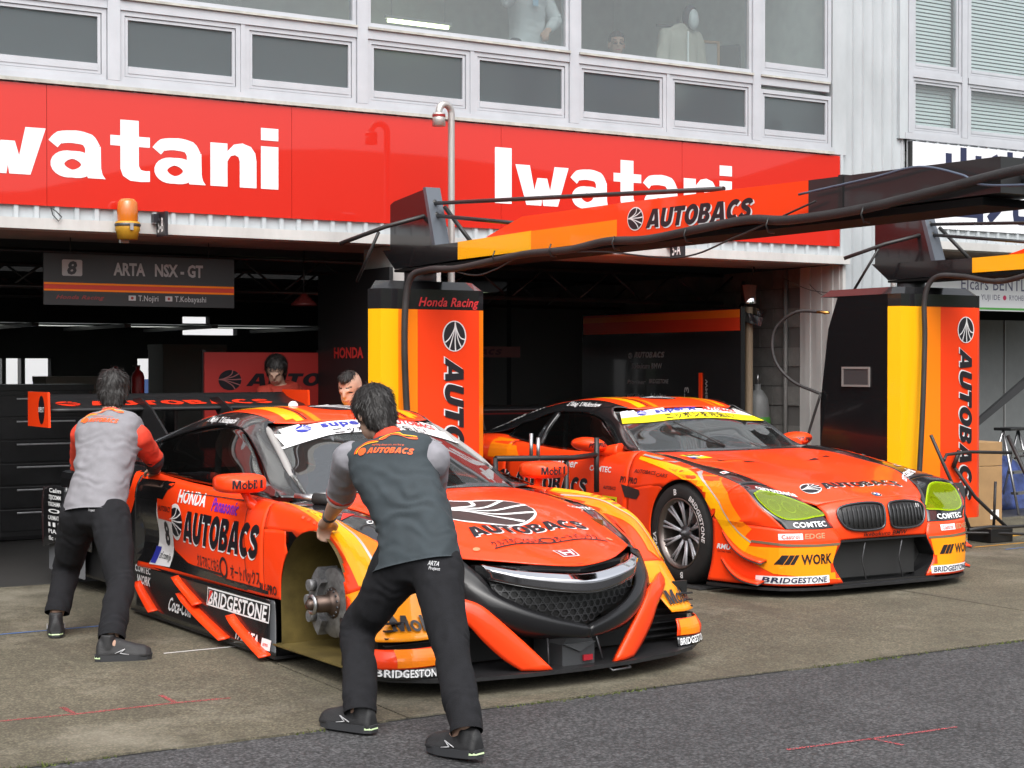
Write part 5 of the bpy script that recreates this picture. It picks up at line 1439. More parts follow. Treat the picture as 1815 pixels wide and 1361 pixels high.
# mirrors
def mirror_n(s):
    g = []
    for t, (y, rx, rz) in enumerate([(.66, .035, .02), (.68, .10, .042), (.74, .128, .05), (.82, .132, .052), (.86, .128, .05), (.862, .11, .04)]):
        g.append([(s * .985 + rx * (abs(math.cos(R(a))) ** .55) * (1 if math.cos(R(a)) > 0 else -1), y, .905 + rz * (abs(math.sin(R(a))) ** .55) * (1 if math.sin(R(a)) > 0 else -1)) for a in range(0, 360, 12)])
    mb = MB().grid(g, closed=True); mb.add(g[0], [tuple(range(30))]); mb.add(g[-1], [tuple(range(30))])
    nb['m%d' % s] = mb.build('mirror', ORANGE, nsx)
    MB().tube(crom([(s * .96, .80, .862), (s * .93, .78, .80), (s * .90, .76, .77)], 4), [.022] * 4 + [.03] * 5, 8).build('mirror_stalk', ORANGE, nsx)
    MB().box(s * .985 - .11, s * .985 + .11, .863, .866, .868, .942).build('mirror_glass', CHROME, nsx)
both(mirror_n)
# skirt panel with fins
def skirt(s):
    rw = [[(.952, y, .318), (.955, y, .24), (.968, y, .14), (.985, y, .045)] for y in (.36, .9, 1.5, 2.0, 2.42)]
    rw[0] = [(.95, .45, .318), (.955, .43, .24), (.968, .40, .14), (.985, .37, .045)]
    nb['sk%d' % s] = shell('skirt_panel', rw, BLACKP, nsx, 4, 4, s, thick=.01)
    MB().prism([(s * .5, .37), (s * .985, .37), (s * .985, 2.4), (s * .5, 2.4)] if s > 0 else [(-.985, .37), (-.5, .37), (-.5, 2.4), (-.985, 2.4)], .03, .044).build('floor_edge', CARBON, nsx)
    for (y0, z0, y1, z1, wd) in ((1.72, .315, 1.36, .20, .05), (1.62, .225, .93, .06, .06), (2.30, .215, 1.98, .075, .05), (.92, .195, .42, .05, .06)):
        A, Bq = [], []
        for k in range(9):
            t = k / 8
            y = y0 + (y1 - y0) * t; z = z0 + (z1 - z0) * (t ** .8)
            xo = .955 + .03 * max(0, (.24 - z) / .2)
            A.append((xo - .006, y, z)); Bq.append((xo + wd * (.75 + .25 * t), y + .02, z - .012))
        o = shell('aero_fin', [A, Bq], ORANGE, nsx, 2, 2, s, thick=.008)
both(skirt)
# rear: bumper corners, wing, diffuser
def tail(s):
    rc = [[(.966, 3.66, .70), (.972, 3.66, .55), (.97, 3.66, .34)], [(.99, 3.9, .70), (1.0, 3.9, .55), (.995, 3.9, .30)], [(.985, 4.1, .68), (.995, 4.1, .55), (.99, 4.1, .26)]]
    nb['rc%d' % s] = shell('rear_bumper_corner', rc, BLACKP, nsx, 4, 4, s, thick=.02)
    ep = MB().prism([(3.90, 1.10), (4.36, 1.10), (4.36, 1.345), (3.92, 1.345)], s * 1.0 - .008, s * 1.0 + .008, 'x').build('wing_endplate', ORANGE, nsx)
    if s < 0:
        decal('logo', poly2(scale_pts(arc(0, 0, .42, .5, 0, 348, 29), .16, .2)), BLACKV, nsx, (-1.008, 4.05, 1.22), (0, -1, 0), (0, 0, 1), .002)
        decal('lettering', fit(plain('SUPER GT', .03), .12, .035), WHITEP, nsx, (-1.008, 4.11, 1.205), (0, -1, 0), (0, 0, 1), .004)
    MB().prism([(3.36, .92), (3.65, .92), (3.95, 1.12), (4.15, 1.29), (4.0, 1.30), (3.78, 1.22), (3.50, 1.05)], s * .30 - .008, s * .30 + .008, 'x').build('wing_pylon', CARBON, nsx)
both(tail)
wg = []
for (y, z) in ((3.94, 1.225), (4.00, 1.245), (4.12, 1.262), (4.26, 1.29), (4.34, 1.325)):
    wg.append([(-.99, y, z), (0, y, z), (.99, y, z)])
wing = shell('rear_wing', wg, CARBON, nsx, 6, 3, thick=.025)
wb = bvh_of([wing], nsx)
RW = mat('wing_letter_red', (.80, .04, .012), .4)
decal('lettering', fit(heavy('AUTOBACS', .12), 1.42, .17), RW, nsx, (-.66, 4.00, 1.25), (1, 0, 0), (0, 1, .2), .004, wb, .05)
fl, ry = fan_logo(.22, .17); decal('logo', fl, RW, nsx, (-.81, 4.08, 1.26), (1, 0, 0), (0, 1, .2), .004, wb, .05); decal('logo_rays', ry, CARBON, nsx, (-.81, 4.08, 1.26), (1, 0, 0), (0, 1, .2), .005, wb, .05)
MB().cbox(-.90, .90, 3.62, 4.02, .40, .80, .05).build('rear_bumper', BLACKP, nsx)
MB().cbox(-.88, .88, 2.5, 4.1, .10, .38, .02).build('diffuser', CARBON, nsx)
for s in (-1, 1): MB().box(s * .93 - .006, s * .93 + .006, 3.4, 4.12, .10, .33).build('diffuser_fence', mat('fence_silver', (.35, .36, .38), .3, metal=.5), nsx)

# ---------------------------------------------------------------- livery
def tobvh(keys, extra=()):
    return bvh_of([nb[k] for k in keys] + list(extra), nsx)
HB = tobvh(['strip1', 'strip-1', 'f1', 'f-1'], [hood])
HU, HV = (1, 0, 0), Vector((0, .93, .23))
def hdec(pcs, m, x, y, off=.003, nm='lettering'):
    return decal(nm, pcs, m, nsx, (x, y, .80), HU, (0, 1, 0), off, HB, .04, 1.0)
fl, ry = fan_logo(.56, .58)
hdec(poly2(scale_pts(arc(0, 0, .5, .42, 0, 348, 40), .59, .62)), WHITEP, -.06, -.14, .0025, 'logo')
hdec(fl, mat('logo_charcoal', (.045, .035, .035), .35), -.06, -.14, .0035, 'logo'); hdec(ry, WHITEP, -.06, -.14, .0045, 'logo_rays')
tx = fit(heavy('AUTOBACS', .06, .1), .70, .115)
hdec(tx, WHITEP, -.335, -.515, .0025); hdec(tx, BLACKV, -.34, -.507, .004)
hdec(strip2([(-.32, 0), (.36, 0)], .012), BLACKV, 0, -.66, .0035, 'underline')
hdec(fit(plain('クルマのことなら', .02), .27, .05), BLACKV, -.31, -.645, .0035); hdec(fit(plain('オートバックス', .02), .27, .05), BLACKV, .06, -.645, .0035)
hdec(poly2(arc(0, 0, .045, .04, 0, 345, 20), [arc(0, 0, .033, .028, 0, 345, 20)]), BLACKV, .01, -.625, .0035, 'steering_logo')
# badge with a squared H
hdec(poly2([(-.058, .04), (.058, .04), (.048, -.04), (-.048, -.04)]), WHITEP, 0, -.805, .004, 'badge'); hdec(poly2([(-.052, .035), (.052, .035), (.043, -.035), (-.043, -.035)]), mat('badge_red', (.3, .01, .015), .3), 0, -.805, .005, 'badge')
hdec(strip2([(-.03, .028), (-.022, -.028)], .013) + strip2([(.03, .028), (.022, -.028)], .013) + [(v, f, 1) for v, f, l in strip2([(-.026, 0), (.026, 0)], .012)], WHITEP, 0, -.805, .006, 'badge')
for s in (-1, 1): hdec(poly2(arc(0, 0, .018, .018, 0, 345, 16)), GOLDV, s * .40, -.62, .004, 'hood_pin')
for s in (-1, 1):
    hdec(fit(plain('COMTEC', .03), .17, .035), WHITEP, s * .70 - (.17 if s > 0 else 0), -.10, .003)
    hdec(poly2([(-.05, -.02), (0, .05), (.03, -.02)]), REDV, s * .72, .08, .003, 'sponsor_mark')
hdec(poly2([(0, 0), (.16, .0), (.16, .05), (0, .05)]), WHITEP, -.66, .42, .003, 'sponsor_plate'); hdec(fit(plain('ZF', .04), .06, .035), BLUEV, -.65, .428, .0045)
# fender stripes (amber, yellow, grey line)
FB = {s: tobvh(['f%d' % s]) for s in (1, -1)}
FBO = {s: tobvh(['tip%d' % s]) for s in (1, -1)}
def fdec(s, pts, w, m, off, nm='stripe'):
    return decal(nm, strip2([(s * a, b) for a, b in pts] if s > 0 else [(s * a, b) for a, b in pts], w), m, nsx, (0, 0, 1.2), (1, 0, 0), (0, 1, 0), off, FB[s], .018, 1.5)
for s in (1, -1):
    P_ = sm2([(.80, .5), (.84, .2), (.855, -.1), (.85, -.3), (.835, -.42), (.82, -.50), (.815, -.525)], 3)
    fdec(s, P_, .15, AMBER, .003)
    P_ = sm2([(.85, .5), (.878, .2), (.886, -.1), (.884, -.25), (.882, -.36), (.88, -.43), (.879, -.462)], 3)
    fdec(s, P_, [.03 + .055 * min(1, i / 10) for i in range(len(P_))], YELLOW, .0042)
    P_ = sm2([(.812, .45), (.845, .1), (.85, -.2), (.846, -.32), (.84, -.43), (.837, -.49)], 3)
    fdec(s, P_, .010, SILVERV, .0052)
    decal('lettering', fit(heavy('Mobil', .07), .21, .066), BLACKV, nsx, (-.875 if s < 0 else .70, -.9, .30), (1, 0, 0), (0, 0, 1), .012, FBO[s], .03)
    decal('lettering', fit(heavy('1'), .026, .066), BLACKV, nsx, (-.655 if s < 0 else .92, -.9, .30), (1, 0, 0), (0, 0, 1), .012, FBO[s], .03)
    pcs = [(v, f, l) for v, f, l in poly2([(s * .70, -1), (s * .92, -1), (s * .95, -.3), (s * .70, -.3)])]
    decal('flap_panel', poly2(sorted([(.0, .13), (.0, .25)]) and [(s * .73, .156), (s * .90, .150), (s * .90, .228), (s * .73, .230)]), AMBER, nsx, (0, -1.0, 0), (1, 0, 0), (0, 0, 1), .004, bvh_of([nb['flap%d' % s]], nsx), .012)
    decal('lettering', fit(plain('BRIDGESTONE', .03, .2), .26, .032), WHITEP, nsx, (-.97 if s < 0 else .71, -.9, .109), (1, 0, 0), (0, 0, 1), .004, bvh_of([nb['plate%d' % s]], nsx), .03)
    # chequer squares on the fender top
    for k in range(9):
        for j in range(2):
            if (k + j) % 2: continue
            hdec(poly2([(0, 0), (.035, 0), (.035, .03), (0, .03)]), ORANGE, s * .90 - .035 + (j * .036 if s > 0 else -j * .036), -.12 + k * .032, .006, 'chequer')
# roof stripes and marks
RB = tobvh(['rail1', 'rail-1'], [roof])
def rdec(pcs, m, x, y, off=.003, nm='lettering'):
    return decal(nm, pcs, m, nsx, (x, y, 1.3), (1, 0, 0), (0, 1, 0), off, RB, .05, 1.0)
for s in (-1, 1):
    rdec(poly2([(s * .36, 1.2), (s * .45, 1.2), (s * .40, 2.4), (s * .28, 2.4)]), YELLOW, 0, 0, .003, 'stripe')
    rdec(poly2([(s * .27, 1.2), (s * .31, 1.2), (s * .23, 2.4), (s * .19, 2.4)]), AMBER, 0, 0, .003, 'stripe')
    rdec(poly2([(s * .335, 1.2), (s * .345, 1.2), (s * .27, 2.4), (s * .26, 2.4)]), BLACKV, 0, 0, .0035, 'stripe')
fl, ry = fan_logo(.4, .3); rdec(fl, BLACKV, 0, 1.62, .003, 'logo'); rdec(ry, WHITEP, 0, 1.62, .004, 'logo_rays')
MB().lathe([(.03, 0), (.028, .015), (.015, .028), (0, .03)], 14, Matrix.Translation((-.2, 1.75, 1.284))).build('roof_antenna', WHITEP, nsx)
# side lettering, near side reads towards -y; far side towards +y
for s in (-1, 1):
    SBV = tobvh(['d%d' % s, 'b%d' % s, 'r%d' % s, 'a%d' % s])
    u = (0, -1, 0) if s < 0 else (0, 1, 0)
    def sdec(pcs, m, y, z, off=.003, nm='lettering', uu=None, wid=0, bv=SBV):
        # y: where the reading starts on the near side
        yy = y if s < 0 else y - wid
        return decal(nm, pcs, m, nsx, (s * 1.3, yy, z), uu or u, (0, 0, 1), off, bv, .04, .8)
    fl, ry = fan_logo(.20, .235)
    sdec(poly2(scale_pts(arc(0, 0, .5, .42, 0, 348, 29), .215, .255)), WHITEP, 1.80, .615, .0025, 'logo')
    sdec(fl, BLACKV, 1.80, .615, .0035, 'logo'); sdec(ry, WHITEP, 1.80, .615, .0045, 'logo_rays')
    tx = scale2(*[fit(heavy('AUTOBACS', .05, .18), 1.06, .175)], 1, 1)
    sdec(tx, WHITEP, 1.685, .508, .0025, wid=1.06); sdec(tx, BLACKV, 1.675, .518, .004, wid=1.06)
    sdec(fit(plain('HONDA', .05), .40, .068), WHITEP, 1.78, .735, .003, wid=.4)
    sdec(fit(plain('Panasonic', .035), .36, .068), PURPLEV, 1.28, .722, .003, wid=.36)
    sdec(fit(plain('クルマのことなら', .02), .33, .055), BLACKV, 1.46, .40, .003, wid=.33); sdec(fit(plain('オートバックス', .02), .38, .06), BLACKV, .97, .385, .003, wid=.38)
    sdec(strip2([(0, 0), (.42, 0)], .014), BLACKV, 1.50, .385, .003, 'underline', wid=.42); sdec(strip2([(0, 0), (.48, 0)], .014), BLACKV, 1.05, .362, .003, 'underline', wid=.48)
    sdec(poly2(arc(0, 0, .055, .06, 0, 345, 24), [arc(0, 0, .038, .042, 0, 345, 24)]), BLACKV, 1.065, .425, .003, 'steering_logo')
    sdec(fit(plain('PIT·PRO', .045, .15), .20, .045), BLACKV, .60, .352, .003, wid=.2)
    # black areas: shoulder behind the window, sill sweep
    sdec(poly2([(0, .0), (-.0, .30), (.42, .30), (.47, .22), (.40, .19), (.34, .12), (.30, 0)]), BLACKP, 2.36, .60, .0028, 'black_panel', wid=0) if s < 0 else None
    sdec(poly2([(0, .0), (.0, .28), (.28, .28), (.36, .20), (.50, .11), (.75, .06), (1.6, .02), (1.6, .0)]), BLACKP, 2.36, .335, .0026, 'black_panel') if s < 0 else None
    sdec(strip2([(0, .0), (1.7, .01)], .02), BLACKP, 2.2, .345, .003, 'sill_line') if s < 0 else None
    GAP = mat('panel_gap', (.02, .004, .003), .8)
    sdec(strip2([(0, .50), (.02, .30), (.05, .10), (.10, 0)], .006), GAP, .80 if s < 0 else .80, .32, .0062, 'panel_gap')
    sdec(strip2([(0, 0), (.9, .005)] if s < 0 else [(-.9, 0), (0, .005)], .005), GAP, 1.72 if s < 0 else 1.72, .795, .0062, 'panel_gap')
    # number panel
    if s < 0:
        sdec(poly2([(0, -.01), (.30, 0), (.33, .38), (.10, .39), (.05, .14)]), WHITEP, 2.18, .34, .005, 'number_panel')
        sdec(poly2([(.10, .275), (.325, .27), (.333, .385), (.10, .395)]), ORANGE, 2.18, .34, .006, 'number_panel')
        sdec(fit(plain('AUTOBACS', .03, .2), .19, .03), BLACKV, 2.065, .665, .0075)
        sdec(fit(plain('8', .05, .1), .095, .135), BLACKV, 2.03, .465, .007)
        sdec(poly2([(0, 0), (.075, 0), (.08, .10), (.01, .10)]), BLUEV, 2.17, .34, .0065, 'sponsor_plate')
        sdec(fit(plain('zf.com/jp', .01), .18, .04), BLACKV, 2.08, .375, .0075)
    SK = bvh_of([nb['sk%d' % s]], nsx)
    def kdec(pcs, m, y, z, off=.003, nm='lettering', wid=0):
        yy = y if s < 0 else y - wid
        return decal(nm, pcs, m, nsx, (s * 1.3, yy, z), u, (0, -s * 0.0, 1), off, SK, .05, .8)
    kdec(poly2([(0, .0), (.0, .1), (.80, .1), (.80, 0)]), WHITEP, 1.29, .195, .003, 'sponsor_plate', wid=.8)
    kdec(poly2([(.008, .008), (.008, .092), (.792, .092), (.792, .008)]), mat('skirt_black', (.014, .014, .015), .3), 1.29, .195, .0035, 'sponsor_plate', wid=.8)
    kdec(fit(plain('BRIDGESTONE', .035, .1), .75, .075), WHITEP, 1.27, .205, .0045, wid=.75)
    kdec(poly2([(0, 0), (.06, .075), (.02, .075)]), REDV, 1.275, .205, .0055, 'sponsor_mark')
    kdec(fit(plain('Coca-Cola', .025, .25), .34, .075), WHITEP, 1.82, .10, .003, wid=.34)
    kdec(fit(plain('TAKATA', .035), .30, .052), WHITEP, .88, .07, .003, wid=.3)
    kdec(poly2([(0, 0), (.11, 0), (.11, .055), (0, .055)]), WHITEP, .545, .062, .003, 'sponsor_plate', wid=.11); kdec(fit(plain('arms', .02), .06, .02), REDV, .525, .08, .0045, wid=.06)
    kdec(fit(plain('WORK', .035), .22, .05), WHITEP, 2.36, .20, .003, wid=.22); kdec(fit(plain('COMTEC', .035), .25, .04), WHITEP, 2.40, .268, .003, wid=.25)
    decal('lettering', fit(heavy('Mobil', .07), .135, .044), BLACKV, nsx, (s * .985 - .095, .5, .885), (1, 0, 0), (0, 0, 1), .003, bvh_of([nb['m%d' % s]], nsx), .04)
    decal('lettering', fit(heavy('1'), .018, .044), BLACKV, nsx, (s * .985 + .055, .5, .885), (1, 0, 0), (0, 0, 1), .003, bvh_of([nb['m%d' % s]], nsx), .04)
    # rear fender shoulder in orange and amber
    RBV = bvh_of([nb['r%d' % s]], nsx)
    decal('stripe', strip2(sm2([(.05, .93), (.10, .80), (.06, .70), (-.02, .58), (-.02, .42)], 3) if s < 0 else [(-.05, .93), (-.1, .8), (-.06, .7), (.02, .58), (.02, .42)], .10), ORANGE, nsx, (s * 1.3, 2.5, 0), u, (0, 0, 1), .003, RBV, .03, .8)
    RCB = bvh_of([nb['rc%d' % s]], nsx)
    if s < 0:
        for k, nm in enumerate(('Calm', 'TEJICOMM', 'YOKOHAMA', 'O', 'CARMATE', 'III', 'PIAA', 'fic on')):
            decal('lettering', fit(plain(nm, .03), .20, .028), WHITEP, nsx, (-1.3, 3.93, .655 - k * .047), (0, -1, 0), (0, 0, 1), .003, RCB, .05, .8)
    # names on the roof rail
    decal('lettering', fit(plain('T.Nojiri  T.Kobayashi', .02), .42, .03), WHITEP, nsx, (s * .9, 2.05 if s < 0 else 1.6, 1.19), u, (0, 0, 1), .003, bvh_of([nb['rail%d' % s]], nsx), .05, .8)
    decal('lettering', fit(plain('ENEOS   NGK  O', .03), .55, .04), WHITEP, nsx, (s * .9, 3.05 if s < 0 else 2.5, .99 if s < 0 else 1.08), (0, -1, .3) if s < 0 else (0, 1, -.3), (0, .3, 1) if s < 0 else (0, .3, 1), .003, bvh_of([nb['rail%d' % s]], nsx), .05, .8)
# tools left on the near cowl: air coupling
MB().cyl((-.70, .42, .83), (-.78, .55, .845), .016, 10).build('air_coupling_tip', STEEL, nsx)
MB().cyl((-.66, .35, .832), (-.72, .45, .835), .03, 12).build('air_coupling', RUBBER, nsx)
for s in (-1, 1):
    MB().cyl((s * .55, .55, .01), (s * .55, .55, .1), .025, 10).build('air_jack', STEEL, nsx); MB().cyl((s * .5, 3.3, .01), (s * .5, 3.3, .12), .025, 10).build('air_jack', STEEL, nsx)
# ================================================================ second race car
bmw = thing('race_car', (7.713, -2.34, 0), R(-1.0), 'orange and black coupe race car number 55 with green-yellow headlights and twin grilles', 'race car')
bb2 = {}
B0 = (0.0, .355, .378)
def sym(rows):
    return [[(-p[0], p[1], p[2]) for p in r[:0:-1]] + r for r in rows]
bh = [[(0, -.905, .634), (.2, -.895, .634), (.38, -.845, .615), (.47, -.80, .588)],
      [(0, -.80, .668), (.22, -.79, .672), (.42, -.74, .655), (.56, -.70, .635)],
      [(0, -.60, .716), (.25, -.60, .722), (.48, -.56, .715), (.64, -.50, .712)],
      [(0, -.30, .752), (.25, -.30, .768), (.50, -.30, .780), (.69, -.28, .775)],
      [(0, .05, .782), (.22, .05, .815), (.50, .05, .822), (.725, .08, .820)],
      [(0, .4, .825), (.22, .4, .852), (.50, .42, .857), (.74, .45, .862)],
      [(0, .755, .872), (.25, .765, .873), (.50, .80, .873), (.752, .84, .874)]]
bhood = shell('hood', sym(bh), ORANGE, bmw, 5, 6)
bn = [[(0, -.908, .632), (.2, -.898, .632), (.38, -.848, .612), (.47, -.803, .585)],
      [(0, -.955, .56), (.2, -.945, .56), (.36, -.91, .555), (.455, -.862, .54)],
      [(0, -.972, .45), (.2, -.962, .45), (.36, -.935, .448), (.44, -.905, .445)],
      [(0, -.95, .372), (.2, -.945, .37), (.34, -.935, .367), (.40, -.925, .365)]]
bnose = shell('nose', sym(bn), ORANGE, bmw, 5, 6)
HLB = mat('headlight_black', (.016, .016, .018), .12, coat=.9)
def bmw_side(s):
    st = [[(.643, -.50, .711), (.76, -.49, .732), (.883, -.50, .729)], [(.693, -.28, .775), (.78, -.30, .776), (.868, -.33, .760)], [(.716, -.0, .813), (.79, -.05, .808), (.858, -.1, .79)], [(.728, .12, .822), (.79, .14, .838), (.848, .15, .832)], [(.743, .45, .862), (.79, .42, .875), (.84, .4, .868)], [(.755, .84, .876), (.80, .78, .893), (.835, .7, .896)]]
    bb2['st%d' % s] = shell('hood_side_strip', st, BLACKP, bmw, 5, 5, s)
    hl = [[(.643, -.50, .708), (.76, -.492, .728), (.884, -.502, .727)], [(.60, -.62, .675), (.76, -.635, .675), (.925, -.64, .69)], [(.54, -.72, .63), (.72, -.755, .605), (.912, -.75, .60)], [(.485, -.80, .58), (.66, -.84, .55), (.866, -.82, .536)], [(.455, -.862, .53), (.62, -.89, .50), (.82, -.855, .49)], [(.42, -.918, .447), (.60, -.925, .447), (.80, -.875, .453)]]
    bb2['hl%d' % s] = shell('headlight_surround', hl, HLB, bmw, 6, 6, s)
    fr = [[(.885, -.50, .728), (.935, -.47, .69), (.98, -.41, .60), (.998, -.36, .50)], [(.87, -.33, .759), (.935, -.33, .735), (.985, -.30, .675), (1.0, -.27, .60)], [(.859, -.1, .789), (.93, -.1, .775), (.985, -.08, .755), (1.003, -.05, .70)], [(.849, .15, .831), (.92, .15, .815), (.98, .15, .77), (1.003, .15, .69)], [(.841, .4, .867), (.91, .4, .85), (.97, .4, .78), (.998, .4, .66)], [(.836, .7, .896), (.90, .7, .865), (.95, .7, .77), (.975, .7, .62)]]
    bb2['f%d' % s] = shell('front_fender', fr, ORANGE, bmw, 6, 6, s, cut=arch_cut(*B0, xmin=.96), snap=arch_snap(*B0))
    br = [[(.998, .25, .68), (1.0, .28, .52), (.998, .3, .36), (.995, .3, .22), (1.0, .3, .12)], [(.998, .4, .665), (.995, .42, .52), (.99, .45, .36), (.985, .45, .22), (.99, .45, .12)], [(.975, .7, .62), (.978, .7, .5), (.976, .7, .36), (.975, .7, .22), (.985, .7, .12)]]
    bb2['b%d' % s] = shell('fender_rear_panel', br, ORANGE, bmw, 8, 8, s, cut=arch_cut(*B0), snap=arch_snap(*B0))
    sh_ = [[(.885, -.502, .727), (.935, -.472, .689), (.98, -.412, .60), (.998, -.362, .50)], [(.926, -.64, .69), (.957, -.58, .65), (.985, -.50, .57), (.998, -.42, .49)], [(.913, -.75, .60), (.952, -.67, .57), (.981, -.58, .52), (.996, -.48, .485)], [(.867, -.82, .536), (.93, -.74, .52), (.975, -.65, .50), (.994, -.55, .483)], [(.80, -.875, .453), (.89, -.785, .465), (.955, -.66, .475), (.985, -.56, .48)]]
    bb2['sh%d' % s] = shell('bumper_shoulder', sh_, ORANGE, bmw, 5, 5, s)
    bp_ = [[(.42, -.918, .447), (.60, -.925, .447), (.80, -.875, .453), (.89, -.785, .465), (.955, -.66, .475), (.988, -.52, .483), (.998, -.36, .50)],
           [(.385, -.945, .36), (.60, -.945, .36), (.80, -.888, .36), (.892, -.79, .36), (.96, -.65, .36), (.99, -.52, .36), (1.006, -.377, .36)],
           [(.452, -.945, .22), (.62, -.95, .22), (.80, -.89, .22), (.892, -.785, .22), (.963, -.64, .22), (.995, -.52, .22), (1.018, -.377, .22)],
           [(.372, -.955, .085), (.60, -.96, .085), (.80, -.885, .085), (.892, -.765, .085), (.965, -.62, .085), (1.01, -.49, .085), (1.045, -.365, .085)]]
    bb2['bp%d' % s] = shell('bumper', bp_, ORANGE, bmw, 6, 6, s)
    for (p0, p1, nm) in (((.992, -.46, .435), (.90, -.80, .255), 0), ((1.0, -.46, .255), (.905, -.78, .115), 1)):
        A, Bq = [], []
        for k in range(7):
            t = k / 6
            q = Vector(p0).lerp(Vector(p1), t); q.z -= .035 * math.sin(math.pi * t); q.x += .03 * math.sin(math.pi * t) - .01
            A.append(tuple(q)); Bq.append((q.x + .02 + .045 * t, q.y - .01, q.z - .012))
        shell('canard', [A, Bq], ORANGE, bmw, 2, 2, s, thick=.012)
        shell('canard_edge', [[(p[0] + .001, p[1], p[2] - .012) for p in A], [(p[0], p[1], p[2] - .013) for p in Bq]], BLACKP, bmw, 2, 2, s, thick=.006)
    dr = [[(.836, .705, .895), (.90, .705, .865), (.95, .705, .77), (.975, .705, .62), (.978, .705, .45), (.976, .705, .28), (.985, .705, .12)],
          [(.858, 1.2, .865), (.905, 1.2, .848), (.945, 1.2, .76), (.957, 1.2, .62), (.952, 1.2, .45), (.952, 1.2, .28), (.978, 1.2, .12)],
          [(.868, 1.85, .862), (.91, 1.85, .846), (.945, 1.85, .76), (.952, 1.85, .62), (.95, 1.85, .45), (.95, 1.85, .28), (.978, 1.85, .12)],
          [(.862, 2.45, .90), (.93, 2.45, .885), (.978, 2.45, .80), (.995, 2.45, .65), (.99, 2.45, .45), (.985, 2.45, .28), (.985, 2.45, .12)]]
    bb2['d%d' % s] = shell('door', dr, ORANGE, bmw, 5, 8, s)
    rr_ = [[(.80, 2.46, .915), (.93, 2.46, .887), (.98, 2.46, .80), (.997, 2.46, .6), (.99, 2.46, .4), (.985, 2.46, .12)], [(.78, 2.9, .94), (.93, 2.9, .905), (.99, 2.9, .80), (1.005, 2.9, .62), (1.0, 2.9, .4), (.99, 2.9, .12)], [(.76, 3.4, .92), (.91, 3.4, .885), (.975, 3.4, .78), (.995, 3.4, .6), (.99, 3.4, .4), (.98, 3.4, .15)], [(.72, 3.9, .88), (.85, 3.9, .84), (.92, 3.9, .74), (.94, 3.9, .58), (.94, 3.9, .4), (.93, 3.9, .2)]]
    bb2['r%d' % s] = shell('rear_fender', rr_, ORANGE, bmw, 6, 8, s, cut=arch_cut(2.9, .355, .38), snap=arch_snap(2.9, .355, .38))
    pil = [[(.752, .845, .876), (.80, .82, .885), (.845, .80, .892)], [(.735, 1.0, .975), (.785, 1.03, .955), (.80, 1.06, .905)], [(.705, 1.17, 1.07), (.735, 1.22, 1.05), (.735, 1.27, 1.0)], [(.66, 1.345, 1.135), (.685, 1.40, 1.115), (.695, 1.45, 1.10)], [(.58, 1.46, 1.205), (.64, 1.56, 1.19), (.682, 1.66, 1.148)]]
    shell('windscreen_pillar', pil, BLACKP, bmw, 4, 6, s)
    sg_ = [[(.862, 1.02, .868), (.83, 1.05, .885), (.795, 1.08, .905)], [(.865, 1.25, .868), (.795, 1.27, .945), (.725, 1.30, 1.01)], [(.868, 1.5, .868), (.79, 1.51, 1.0), (.688, 1.52, 1.118)], [(.87, 1.8, .870), (.79, 1.8, 1.015), (.68, 1.8, 1.15)], [(.87, 2.12, .875), (.79, 2.12, 1.015), (.682, 2.12, 1.142)]]
    shell('side_window', sg_, SIDEGLASS, bmw, 5, 5, s, thick=.003)
    shell('window_post', [[(.872, 2.10, .874), (.795, 2.10, 1.016), (.684, 2.10, 1.145)], [(.874, 2.17, .877), (.797, 2.17, 1.014), (.686, 2.17, 1.142)]], BLACKP, bmw, 5, 2, s, thick=.008)
    qw = [[(.87, 2.17, .877), (.793, 2.17, 1.01), (.684, 2.17, 1.138)], [(.86, 2.4, .90), (.79, 2.4, .995), (.70, 2.4, 1.09)], [(.84, 2.66, .935), (.79, 2.66, .985), (.735, 2.66, 1.03)]]
    shell('quarter_window', qw, SIDEGLASS, bmw, 5, 4, s, thick=.003)
    rl = [[(.50, 1.38, 1.195), (.58, 1.45, 1.195), (.655, 1.50, 1.14)], [(.555, 1.62, 1.24), (.62, 1.63, 1.215), (.68, 1.66, 1.15)], [(.57, 1.9, 1.245), (.63, 1.9, 1.215), (.683, 1.9, 1.152)], [(.57, 2.2, 1.222), (.64, 2.2, 1.19), (.688, 2.2, 1.138)], [(.57, 2.5, 1.175), (.65, 2.5, 1.13), (.715, 2.5, 1.065)], [(.58, 2.85, 1.10), (.67, 2.85, 1.05), (.76, 2.85, .97)], [(.58, 3.2, 1.0), (.68, 3.2, .97), (.77, 3.2, .935)], [(.58, 3.5, .91), (.68, 3.5, .90), (.76, 3.5, .905)]]
    bb2['rail%d' % s] = shell('roof_rail', rl, BLACKP, bmw, 5, 6, s)
    # mirror
    g = []
    for (y, rx, rz, dx) in [(1.03, .03, .02, .0), (1.06, .09, .045, .0), (1.12, .122, .056, 0), (1.20, .13, .056, 0), (1.24, .12, .05, 0), (1.245, .1, .04, 0)]:
        g.append([(s * 1.0 + rx * math.cos(R(a)) + s * dx, y, .925 + rz * math.sin(R(a)) + .012 * math.cos(R(a)) * s) for a in range(0, 360, 12)])
    mb = MB().grid(g, closed=True); mb.add(g[0], [tuple(range(30))]); mb.add(g[-1], [tuple(range(30))])
    bb2['m%d' % s] = mb.build('mirror', ORANGE, bmw)
    MB().tube(crom([(s * .95, 1.15, .885), (s * .89, 1.08, .875), (s * .84, .98, .878)], 4), [.03, .032, .035, .04, .045, .05, .055, .06, .065], 10).build('mirror_stalk', ORANGE, bmw)
both(bmw_side)
